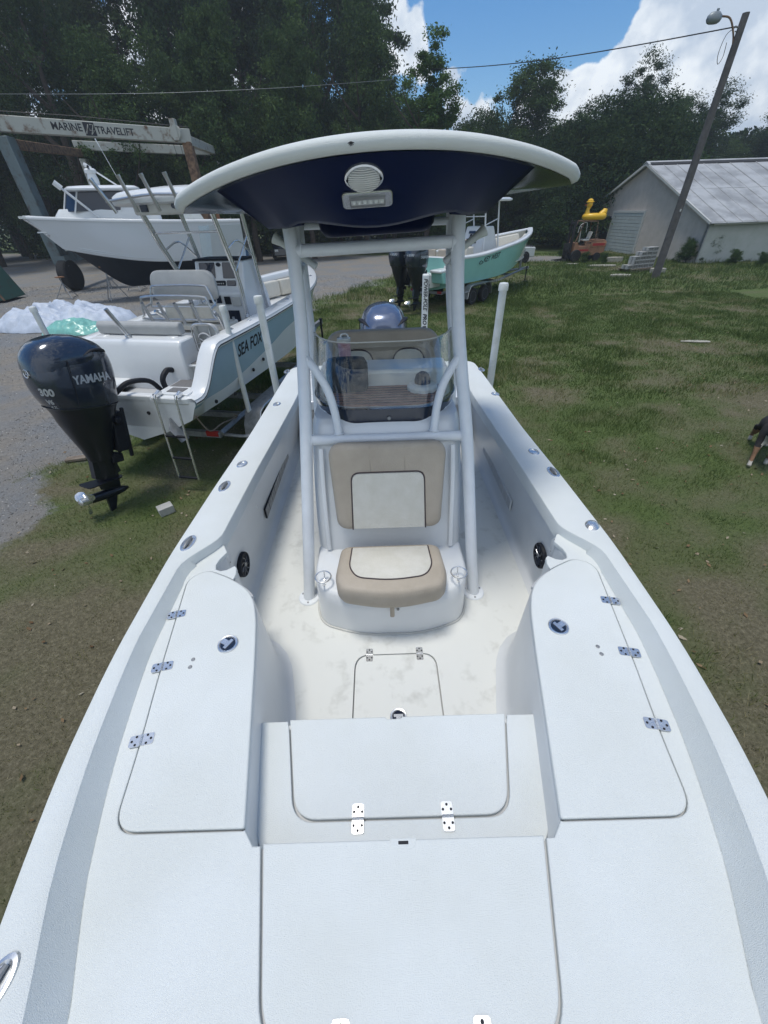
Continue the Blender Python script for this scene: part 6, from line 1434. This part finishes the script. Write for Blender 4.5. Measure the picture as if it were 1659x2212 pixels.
# ------------------------------------------------------------------ tarp heap, container, timber scraps
def tarp():
    c = at(135, 705, Z=0); rs = np.random.RandomState(3)
    def heap(name, cx, cy, rx, ry, hh, m, seed, parent):
        n = 64; vs = []; fs = []
        for i in range(n):
            for j in range(n):
                u = i/(n-1)*2-1; v = j/(n-1)*2-1; th = math.atan2(v, u); rr = math.hypot(u, v); edge = .78+.3*vnoise(np.array([th*1.6+9]), np.array([seed*1.0]), seed)[0]
                sc2 = min(rr, 1)*edge/max(rr, 1e-6); x = cx+u*sc2*rx; y = cy+v*sc2*ry; f = max(0, 1-min(rr, 1)**2)
                w = fbm(np.array([x*1.1+seed]), np.array([y*1.1]), seed, 3)[0]; fold = abs(fbm(np.array([x*2.6]), np.array([y*2.6+5]), seed+3, 3)[0]-.5)*2
                vs.append((x-c.x, y-c.y, .015+hh*f**.6*(.35+.9*w)-.28*hh*fold*f**.3*1.2+.02*rs.rand()))
        vs = [(x, y, max(z, .012)) for x, y, z in vs]
        for i in range(n-1):
            for j in range(n-1): fs.append((i*n+j, (i+1)*n+j, (i+1)*n+j+1, i*n+j+1))
        b = MB(); b.add(vs, fs); return b.build(name, m, parent, ang=55)
    r = thing('tarp_heap', 'crumpled pale blue tarp lying in a heap on the gravel', 'tarp', (c.x, c.y, 0))
    heap('tarp', c.x-.3, c.y+.6, 3.0, 1.9, 1.0, 'tarpblue', 5, r)
    r2 = heap('plastic_sheet', c.x+1.5, c.y-1.2, 1.35, .75, .55, 'tarpgreen', 8, None); r2.location = (c.x, c.y, 0)
    tag(r2, 'green and clear plastic sheeting bunched at the near edge of the blue tarp', 'plastic sheet')
tarp()
def container():
    p = at(38, 648, Z=0); r = thing('dumpster', 'dark green steel container with a sloping end at the left edge', 'container', (p.x-1.5, p.y, 0), R(8))
    b = MB(); b.prism([(-3, .1), (1.35, .1), (.75, 1.75), (-3, 1.75)], -1, 1, 'Y'); b.build('shell', 'green', r, bevel=.02)
    for x in (-2, -1, 0): b = MB(); b.box((x, -1.03, .9), (.1, .08, 1.6)); b.build('rib', 'green', r)
    b = MB(); b.tube([(-3, -1.04, 1.75), (.75, -1.04, 1.75), (1.35, -1.04, .1)], .05, 6); b.build('rim', 'rust', r)
container()
for D, L_, W_, H_, rz, m, lab in (((168, 994), .34, .14, .05, .25, 'wood', 'short tan board lying on the dirt behind the lower unit of the big outboard'), ((362, 1108), .20, .15, .12, .7, 'block', 'single grey paving block on the grass left of the bay boat')):
    p = at(*D, Z=0); o = box('board' if m == 'wood' else 'paving_block', (p.x, p.y, H_/2+.01), (L_, W_, H_), m, None, bevel=.006); o.rotation_euler = (0, 0, rz); tag(o, lab, 'board' if m == 'wood' else 'block')

# ------------------------------------------------------------------ WAREHOUSE
def warehouse():
    cx, cy = 20.9, 29.8; W = 16; Ln = 34; ze, za = 2.25, 5.45
    r = thing('warehouse', 'low tan gabled warehouse with weathered metal roof on the right', 'building', (cx, cy, 0), R(4))
    # gable wall with door opening frame
    b = MB(); b.prism([(0, -.2), (W, -.2), (W, ze), (W/2, za), (0, ze)], 0, .25, 'X'); b.build('gable_wall', 'stucco', r)
    b = MB(); b.prism([(.0, -.2), (Ln, -.2), (Ln, ze), (.0, ze)], -.004, .22, 'Y'); b.build('side_wall', 'greywall', r)
    b = MB(); b.box((Ln/2, W-.1, ze/2-.1), (Ln, .25, ze+.1)); b.build('rear_wall', 'greywall', r)
    b = MB(); b.box((-.03, -.03, ze/2), (.08, .08, ze)); b.build('downpipe', 'galv', r)
    sl = math.atan2(za-ze, W/2); n = 34
    for s in (0, 1):
        # corrugated roof sheets, each slightly uneven
        for k in range(n):
            x0 = -.35+k*(Ln+.35)/n; x1 = x0+(Ln+.35)/n+.03
            for t0, t1, lift in ((-.06, .52, 0), (.48, 1.0, .02)):
                ya, yb_ = W/2*t0, W/2*t1; z0, z1 = ze+(za-ze)*t0, ze+(za-ze)*t1; dz = random.uniform(0, .018)
                if s: ya, yb_ = W-ya, W-yb_
                b = MB(); b.add([(x0, ya, z0+.10+lift+dz), (x1, ya, z0+.10+lift+dz), (x1, yb_, z1+.10+lift+dz), (x0, yb_, z1+.10+lift+dz), (x0, ya, z0+.07+lift), (x1, ya, z0+.07+lift), (x1, yb_, z1+.07+lift), (x0, yb_, z1+.07+lift)], [(0, 1, 2, 3), (4, 7, 6, 5), (0, 4, 5, 1), (2, 6, 7, 3), (0, 3, 7, 4), (1, 5, 6, 2)])
                b.tube([(x0+.03, ya, z0+.115+lift+dz), (x0+.03, yb_, z1+.115+lift+dz)], .02, 4)
                b.build('roof_sheet', 'metalroof', r)
    b = MB(); b.prism([(W/2-.35, za+.02), (W/2, za+.20), (W/2+.35, za+.02), (W/2, za+.12)], -.4, Ln, 'X'); b.build('ridge_cap', 'metalroof', r)
    b = MB(); b.prism([(W/2-.5, za-.1), (W/2-.2, za+.05), (W/2-.2, za+.12), (W/2-.5, za-.03)], -.2, Ln, 'X'); b.build('ridge_vent', 'dark', r)
    for s in (0, 1):
        ya = -.4 if not s else W+.4; b = MB(); b.loft([[(-.38, ya, ze-.12-.02), (-.38, ya, ze+.02-.02), (-.30, ya, ze+.02-.02), (-.30, ya, ze-.12-.02)], [(-.38, W/2, za-.04), (-.38, W/2, za+.10), (-.30, W/2, za+.10), (-.30, W/2, za-.04)]]); b.build('barge_board', 'trim', r)
    b = MB(); b.box((Ln/2, -.36, ze-.10), (Ln, .05, .16)); b.build('fascia', 'trim', r)
    # roll-up door of horizontal slats, framed
    y0, y1, zt = 6.9, 11.0, 2.65
    for k in range(12): b = MB(); zz = k*zt/12; b.box((-.05-.006*(k % 2), (y0+y1)/2, zz+zt/24), (.06, y1-y0, zt/12-.018)); b.build('door_slat', 'doorwhite', r)
    for yy in (y0-.07, y1+.07): b = MB(); b.box((-.05, yy, zt/2), (.12, .14, zt)); b.build('door_frame', 'trim', r)
    b = MB(); b.box((-.05, (y0+y1)/2, zt+.07), (.12, y1-y0+.28, .14)); b.build('door_frame', 'trim', r)
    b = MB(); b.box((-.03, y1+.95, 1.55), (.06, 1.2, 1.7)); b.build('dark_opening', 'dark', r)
warehouse()

# ------------------------------------------------------------------ block pile, slabs
def blocks():
    p = at(1372, 585, Z=0); base = thing('pallet', 'worn timber pallet under the leaning pile of concrete blocks', 'pallet', (p.x, p.y, 0), R(20))
    for k in range(6): b = MB(); b.box((-.75+k*.3, 0, .15), (.18, 1.1, .025)); b.build('board', 'wood', base)
    for y in (-.45, 0, .45): b = MB(); b.box((0, y, .07), (1.7, .09, .12)); b.build('bearer', 'wood', base)
    hb = MB()
    o = [(-.2, -.1), (.2, -.1), (.2, .1), (-.2, .1)]
    hb.box((0, -.085, 0), (.39, .03, .19)); hb.box((0, .085, 0), (.39, .03, .19))
    for x in (-.18, 0, .18): hb.box((x, 0, 0), (.03, .14, .188))
    me = hb.mesh('concrete_block', 'block'); bl = None; rows = [5, 4, 4, 3, 2]; k = 0; nm = ['bottom', 'second', 'third', 'fourth', 'top']; cols = ['left end', 'second place', 'middle', 'fourth place', 'right end']
    for lv, n in enumerate(rows):
        for i in range(n):
            for d_ in (0, 1):
                o = bpy.data.objects.new('concrete_block', me); col.objects.link(o); x = .80-i*.42; y = -.22+d_*.26
                o.location = (p.x+x*math.cos(R(20))-y*math.sin(R(20)), p.y+x*math.sin(R(20))+y*math.cos(R(20)), .27+lv*.206); o.rotation_euler = (R(90) if (lv+i) % 2 else 0, 0, R(20+random.uniform(-3, 3)))
                o.rotation_euler = (R(90), 0, R(20+random.uniform(-4, 4)))
                place = ['right end', 'second from the right', 'middle', 'second from the left', 'left end'][i]
                tag(o, 'grey hollow concrete block, %s course, %s, %s row of the leaning pile' % (nm[lv], place, 'front' if d_ == 0 else 'rear'), 'concrete block', 'concrete blocks piled by the utility pole')
    for D, s, lab in (((1300, 576), (1.9, .7, .10), 'long pale stone slab on the grass left of the block pile'), ((1340, 598), (1.2, .6, .12), 'pale stone slab in front of the block pile'), ((1418, 590), (.9, .5, .25), 'broken pale slab at the foot of the utility pole'), ((1325, 566), (1.1, .5, .3), 'low white block behind the long stone slab'), ((1235, 571), (.8, .3, .06), 'thin pale stone on the grass below the forklift'), ((1505, 738), (.9, .25, .02), 'flat pale scrap on the lawn right of the seafoam boat')):
        q = at(*D, Z=0); b = MB(); rs = random.Random(int(D[0])); ol = [(math.cos(a)*s[0]/2*rs.uniform(.8, 1.1), math.sin(a)*s[1]/2*rs.uniform(.8, 1.1)) for a in [2*math.pi*i/9 for i in range(9)]]
        b.prism(ol, 0, s[2]); o = b.build('stone_slab', 'rock', None, bevel=.02, loc=(q.x, q.y, 0), rot=(0, 0, R(-10))); tag(o, lab, 'stone slab', 'pale slabs lying around the block pile')
blocks()

# ------------------------------------------------------------------ utility pole, cables
def pole():
    p = at(1415, 600, Z=0); r = thing('utility_pole', 'tall weathered wooden utility pole with a cobra head lamp', 'utility pole', (p.x, p.y, 0))
    b = MB(); b.tube([(0, 0, -.3), (0, 0, 4), (-.03, 0, 9.28)], [.20, .17, .13], 14); b.build('pole', 'polewood', r)
    l = MB(); l.tube([(-.1, 0, 8.35), (-.28, 0, 8.75), (-.62, -.0, 9.15), (-1.02, 0, 9.22)], .032, 8, smooth=5); arm = l.build('lamp_arm', 'rust', r)
    l = MB(); l.loft([se_ring(-1.28, .30*k, .16*k2, z, n=20, e=2.2) for k, k2, z in ((.6, .6, 9.02), (.85, .9, 9.06), (1, 1, 9.14), (.95, .9, 9.24), (.6, .6, 9.33), (.2, .2, 9.35))]); h = l.build('lamp_head', 'lampgrey', r, ang=50)
    l = MB(); l.lathe([(.05, 9.34), (.05, 9.42), (.0005, 9.43)], (-1.22, 0, 0), 10); l.build('photocell', 'lampgrey', h)
    l = MB(); l.tube([(-.13, 0, 8.9), (-.30, 0, 8.93)], .03, 6); l.tube([(-.13, 0, 8.78), (-.24, 0, 8.8)], .02, 6); l.build('insulator', 'galv', r)
    l = MB(); l.tube([(-.28, 0, 8.90), (-.55, 0, 8.7), (-.62, 0, 8.2), (-.50, 0, 7.9), (-.38, 0, 8.1), (-.42, 0, 8.5)], .012, 5, smooth=5); l.build('service_loop', 'cable', r)
    l = MB(); l.tube([(.0, -.17, 2.9), (0, -.17, 3.0)], .04, 6); l.build('tag_plate', 'trim', r)
    a = Vector((p.x-.3, p.y, 8.92)); q = at(925, 150, Y=42)
    pts = [a.lerp(q, t)+Vector((0, 0, -.25*math.sin(math.pi*t))) for t in np.linspace(0, 1, 20)]
    b = MB(); b.tube(pts, .022, 5); tag(b.build('power_cable', 'cable', None), 'thin black cable from the utility pole across the blue sky to the trees', 'cable')
    pts = [at(-80, 203, Y=36), at(300, 202, Y=37), at(600, 190, Y=39), at(850, 172, Y=42)]
    b = MB(); b.tube(pts, .009, 5, smooth=4); tag(b.build('power_cable', 'lampgrey', None), 'thin pale cable crossing in front of the dark trees above the hoist', 'cable')
pole()

# ------------------------------------------------------------------ forklift and yellow float
def forklift():
    p = at(1250, 566, Z=0); r = thing('forklift', 'old faded orange forklift with overhead guard parked by the warehouse door', 'forklift', (p.x, 33.5, 0), R(184)); s = .92; r.location.x = at(1252, 560, Y=33.5).x
    r.scale = (s, s, s)   # local: x forward (mast), towards the left of the print
    b = MB(); b.prism([(-1.55, .62), (-1.55, 1.30), (-1.35, 1.42), (-.55, 1.42), (-.45, 1.05), (.55, 1.02), (.75, 1.30), (.95, 1.28), (.95, .55), (.3, .42), (-.9, .42)], -.55, .55, 'Y'); b.build('body', 'orange', r, bevel=.04)
    b = MB(); b.box((-.95, 0, 1.10), (1.25, 1.16, .34)); cw = b.build('counterweight', 'orange', r, bevel=.05)
    box('stripe_panel', (-.95, .585, 1.12), (.95, .012, .16), 'red', r, bevel=.002); box('stripe_panel', (.15, .555, .78), (.8, .012, .12), 'red', r, bevel=.002)
    me = lettering('lettering', 'YORK', .2, (-.2, .558, 1.24-.02), (-1, 0, 0), (0, 0, 1), 'print', r, bold=.005); me['label'] = 'dark lettering'
    box('name_panel', (-.18, .545, 1.20), (.62, .02, .30), 'orange', r, bevel=.01)
    b = MB()
    for y in (-.5, .5): b.tube([(-.62, y, 1.35), (-.50, y, 2.55), (.55, y, 2.60), (.95, y, 1.2)], .045, 6)
    for x in np.linspace(-.45, .5, 6): b.tube([(x, -.5, 2.58), (x, .5, 2.58)], .03, 5)
    b.build('overhead_guard', 'rust', r)
    b = MB(); b.box((-.05, 0, 1.40), (.5, .5, .12)); b.box((-.32, 0, 1.68), (.12, .5, .5), rot=(0, -.3, 0)); b.build('seat', 'cream', r, bevel=.04)
    b = MB(); b.tube([(.42+.05*math.sin(a), .18*math.cos(a), 1.75+.14*math.sin(a)) for a in [2*math.pi*k/16 for k in range(16)]], .016, 6, closed=True); b.tube([(.42, 0, 1.75), (.62, 0, 1.2)], .02, 6); b.build('steering_wheel', 'black', r)
    b = MB()
    for y in (-.32, .32): b.box((1.12, y, 1.35), (.14, .10, 2.6)); 
    for z in (.25, 1.2, 2.5): b.box((1.12, 0, z), (.10, .64, .10))
    b.tube([(1.05, 0, .3), (1.05, 0, 2.3)], .05, 8); b.build('mast', 'dark', r)
    b = MB(); b.box((1.28, 0, .95), (.06, .95, .5)); b.build('carriage', 'dark', r)
    for y in (-.3, .3): b = MB(); b.prism([(1.30, .9), (1.36, .9), (1.36, .22), (2.2, .16), (2.2, .12), (1.30, .14)], y-.06, y+.06, 'Y'); b.build('fork', 'dark', r)
    wf, wr = wheel_meshes(.42, .26, rim='rust'), wheel_meshes(.30, .22, rim='rust')
    for y in (-.56, .56): add_wheel(r, wf, (.72, y, .42), 1 if y > 0 else -1); add_wheel(r, wr, (-1.0, y, .30), 1 if y > 0 else -1)
    b = MB(); b.tube([(.62, .46, 1.3), (.7, .46, 2.3)], .035, 6); b.tube([(.25, .5, 1.9), (.35, .5, 2.5), (.8, .5, 2.35), (.9, .5, 1.9)], .02, 6, smooth=4); b.build('hose_bundle', 'trim', r)
    # float: a ring-like duck shaped pool toy (plain generic bird)
    z0 = 2.62*s; fx = at(1283, 470, Y=33.5).x
    f = thing('pool_float', 'yellow inflatable bird shaped pool float with a cap sitting on top of the forklift', 'pool float', (fx, 33.5, z0))
    b = MB(); b.tube([(.62*math.cos(a), .42*math.sin(a), .20) for a in [2*math.pi*k/26 for k in range(26)]], .19, 12, closed=True); b.tube([(.45, 0, .25), (.62, 0, .45), (.66, 0, .62)], [.24, .20, .12], 12, smooth=4); b.tube([(-.52, 0, .30), (-.56, 0, .55), (-.50, 0, .75)], [.20, .12, .12], 12, smooth=4)
    b.lathe([(.0005, -.20), (.12, -.17), (.19, -.06), (.19, .06), (.12, .17), (.0005, .20)], (-.50, 0, .88), 16); b.build('body', 'yellow', f, ang=80)
    b = MB(); b.lathe([(.27, .02), (.26, .04), (.19, .05), (.17, .14), (.08, .20), (.0005, .21)], (-.50, 0, .98), 18); b.build('cap', 'yellow', f)
    b = MB(); b.tube([(-.64, 0, .86), (-.82, 0, .84)], [.06, .03], 8, squash=.5); b.build('beak', 'red', f)
    b = MB(); b.tube([(-.62, -.12, .92), (-.68, 0, .93), (-.62, .12, .92)], .03, 6); b.build('sunglasses', 'black', f)
forklift()

# ------------------------------------------------------------------ vehicles far off
def vehicle(name, label, cat, D, Y, rz, m, pickup=False):
    p = at(*D, Y=Y); r = thing(name, label, cat, (p.x, Y, 0), rz)
    prof = [(-2.2, .35), (-2.2, .95), (-.9, 1.02), (-.5, 1.02), (-.45, 1.62), (.6, 1.68), (1.15, 1.08), (2.15, .95), (2.25, .4)] if pickup else [(-2.2, .35), (-2.25, 1.0), (-2.05, 1.62), (-.2, 1.72), (.6, 1.66), (1.2, 1.08), (2.15, .95), (2.25, .4)]
    b = MB(); b.prism(prof, -.88, .88, 'Y'); b.build('body', m, r, bevel=.06)
    for s in (1, -1):
        wp = [(-.36, 1.1), (-.36, 1.52), (.5, 1.56), (.95, 1.1)] if pickup else [(-1.9, 1.1), (-1.8, 1.52), (.5, 1.56), (1.0, 1.1)]
        b = MB(); b.prism(wp, s*.885, s*.895, 'Y'); b.build('side_window', 'screen', r)
        b = MB(); b.box((2.24, s*.65, .80), (.06, .3, .16)); b.build('headlight', 'lens', r, bevel=.01)
    b = MB(); b.add([(.64, -.75, 1.64), (.64, .75, 1.64), (1.17, .8, 1.12), (1.17, -.8, 1.12), (.62, -.75, 1.66), (.62, .75, 1.66)], [(0, 1, 2, 3), (0, 4, 5, 1)]); b.build('windscreen', 'screen', r, loc=(.02, 0, .02))
    if pickup: box('cargo_bed', (-1.35, 0, .99), (1.45, 1.5, .1), 'dark', r)
    wm = wheel_meshes(.36, .22)
    for x in (-1.4, 1.45):
        for s in (1, -1): add_wheel(r, wm, (x, s*.80, .36), s)
vehicle('parked_car', 'black sport utility vehicle parked in deep shade under the trees', 'car', (608, 530), 44, R(-75), 'carblack')
vehicle('pickup_truck', 'white pickup parked behind the console of the seafoam boat', 'pickup', (1092, 500), 34, R(-160), 'carwhite', True)

# ------------------------------------------------------------------ dog at the right edge
def dog():
    q = at(1640, 1030, Z=0); r = thing('dog', 'small dark, tan and white dog walking in at the right edge', 'dog', (q.x+.27, q.y+.42, 0), R(52)); r.scale = (1.5, 1.5, 1.5)
    # local: head towards -x (left), body to +x
    def skin(name, pts, edges, m, ring=12):
        me = bpy.data.meshes.new(name); me.from_pydata([p[:3] for p in pts], edges, []); o = bpy.data.objects.new(name, me); col.objects.link(o)
        k = o.modifiers.new('skin', 'SKIN'); l = me.skin_vertices or None
        if not me.skin_vertices: bpy.context.view_layer.update()
        bm = bmesh.new(); bm.from_mesh(me); lay = bm.verts.layers.skin.verify(); bm.verts.ensure_lookup_table()
        for v, p in zip(bm.verts, pts): v[lay].radius = (p[3], p[3]*(p[4] if len(p) > 4 else 1)); 
        bm.verts[0][lay].use_root = True
        bm.to_mesh(me); bm.free(); sb = o.modifiers.new('sub', 'SUBSURF'); sb.levels = 2; sb.render_levels = 2
        bpy.context.view_layer.update(); e = o.evaluated_get(bpy.context.evaluated_depsgraph_get()); m2 = bpy.data.meshes.new_from_object(e); m2.name = name; bpy.data.objects.remove(o)
        m2.materials.clear()
        for x in m: m2.materials.append(M[x])
        m2.polygons.foreach_set('use_smooth', [True]*len(m2.polygons)); return m2
    P = [(.12, 0, .30, .085, 1.1), (.30, 0, .315, .08), (.44, 0, .31, .075), (0, 0, .31, .09), (-.06, 0, .36, .07), (-.12, 0, .43, .055), (-.17, 0, .485, .062), (-.23, 0, .475, .042), (-.29, 0, .46, .026),
         (0, -.065, .24, .045), (-.02, -.07, .14, .022), (-.01, -.07, .05, .018), (-.045, -.07, .018, .022), (0, .065, .24, .045), (-.10, .07, .15, .022), (-.16, .07, .06, .018), (-.20, .07, .022, .022),
         (.42, -.07, .24, .055), (.38, -.075, .15, .03), (.46, -.075, .10, .02), (.43, -.075, .02, .02), (.42, .07, .24, .055), (.46, .075, .15, .03), (.54, .075, .10, .02), (.52, .075, .02, .02), (.52, 0, .36, .02), (.60, 0, .44, .014), (.64, 0, .52, .010)]
    E = [(0, 1), (1, 2), (0, 3), (3, 4), (4, 5), (5, 6), (6, 7), (7, 8), (3, 9), (9, 10), (10, 11), (11, 12), (3, 13), (13, 14), (14, 15), (15, 16), (2, 17), (17, 18), (18, 19), (19, 20), (2, 21), (21, 22), (22, 23), (23, 24), (2, 25), (25, 26), (26, 27)]
    me = skin('body', P, E, ['furdark', 'furtan', 'furwhite'])
    for f in me.polygons:
        c = f.center; i = 0
        if c.z < .20: i = 1
        if c.z < .075 or (c.x < -.25) or (c.x < .02 and c.z < .34 and c.z > .2 and abs(c.y) < .05): i = 2
        elif c.x < -.16 and c.z < .47: i = 1
        f.material_index = i
    link('body', me, r)
    for s in (1, -1):
        b = MB(); b.tube([(-.14, s*.04, .53), (-.13, s*.075, .52), (-.145, s*.10, .44)], [.02, .032, .010], 8, smooth=3, squash=.45); b.build('ear', 'furdark', r)
        b = MB(); b.lathe([(.0005, -.008), (.007, 0), (.0005, .008)], (-.215, s*.034, .497), 8); b.build('eye', 'black', r)
    b = MB(); b.lathe([(.0005, -.012), (.012, 0), (.0005, .012)], (-.318, 0, .466), 10); b.build('nose', 'black', r)
dog()

# ------------------------------------------------------------------ small litter in the grass
def litter():
    rs = np.random.RandomState(44); n = 2600
    x = rs.uniform(-6, 12, n); y = rs.uniform(-1.5, 16, n); g = grassiness(x, y); k = ((np.abs(x) > 1.1) | (y > 4.7)); x, y = x[k], y[k]; n = len(x)
    a = rs.uniform(0, 6.28, n); s_ = rs.uniform(.012, .035, n)
    P = np.stack([x, y, height(x, y)+rs.uniform(.01, .03, n)], -1); A = np.stack([np.cos(a)*s_, np.sin(a)*s_, rs.uniform(-.3, .3, n)*s_], -1); B = np.stack([-np.sin(a)*s_*.5, np.cos(a)*s_*.5, rs.uniform(0, .4, n)*s_], -1)
    mm = leaf_material('dead leaves', [(0, (.12, .07, .035)), (.6, (.24, .17, .10)), (1, (.42, .38, .30))], .1, .9)
    tag(link('leaf_litter', tri_cloud('leaf_litter', P, A, B, rs.rand(n), mm, quad=1)), 'dead leaves and straw scattered over the lawn around the bay boat', 'leaf litter', kind='stuff')
litter()

# ------------------------------------------------------------------ humid air
def haze():
    b = MB(); b.box((0, 40, 16.5), (2600, 3200, 36)); m = bpy.data.materials.new('humid air'); m.use_nodes = True; N = m.node_tree.nodes; N.clear()
    o = N.new('ShaderNodeOutputMaterial'); v = N.new('ShaderNodeVolumePrincipled'); v.inputs['Color'].default_value = (.80, .88, .95, 1); v.inputs['Density'].default_value = .0012; v.inputs['Anisotropy'].default_value = .2
    m.node_tree.links.new(v.outputs[0], o.inputs['Volume']); h = b.build('haze', m, None, smooth=False); tag(h, 'thin humid haze in the summer air over the yard', 'haze', kind='stuff')
haze()
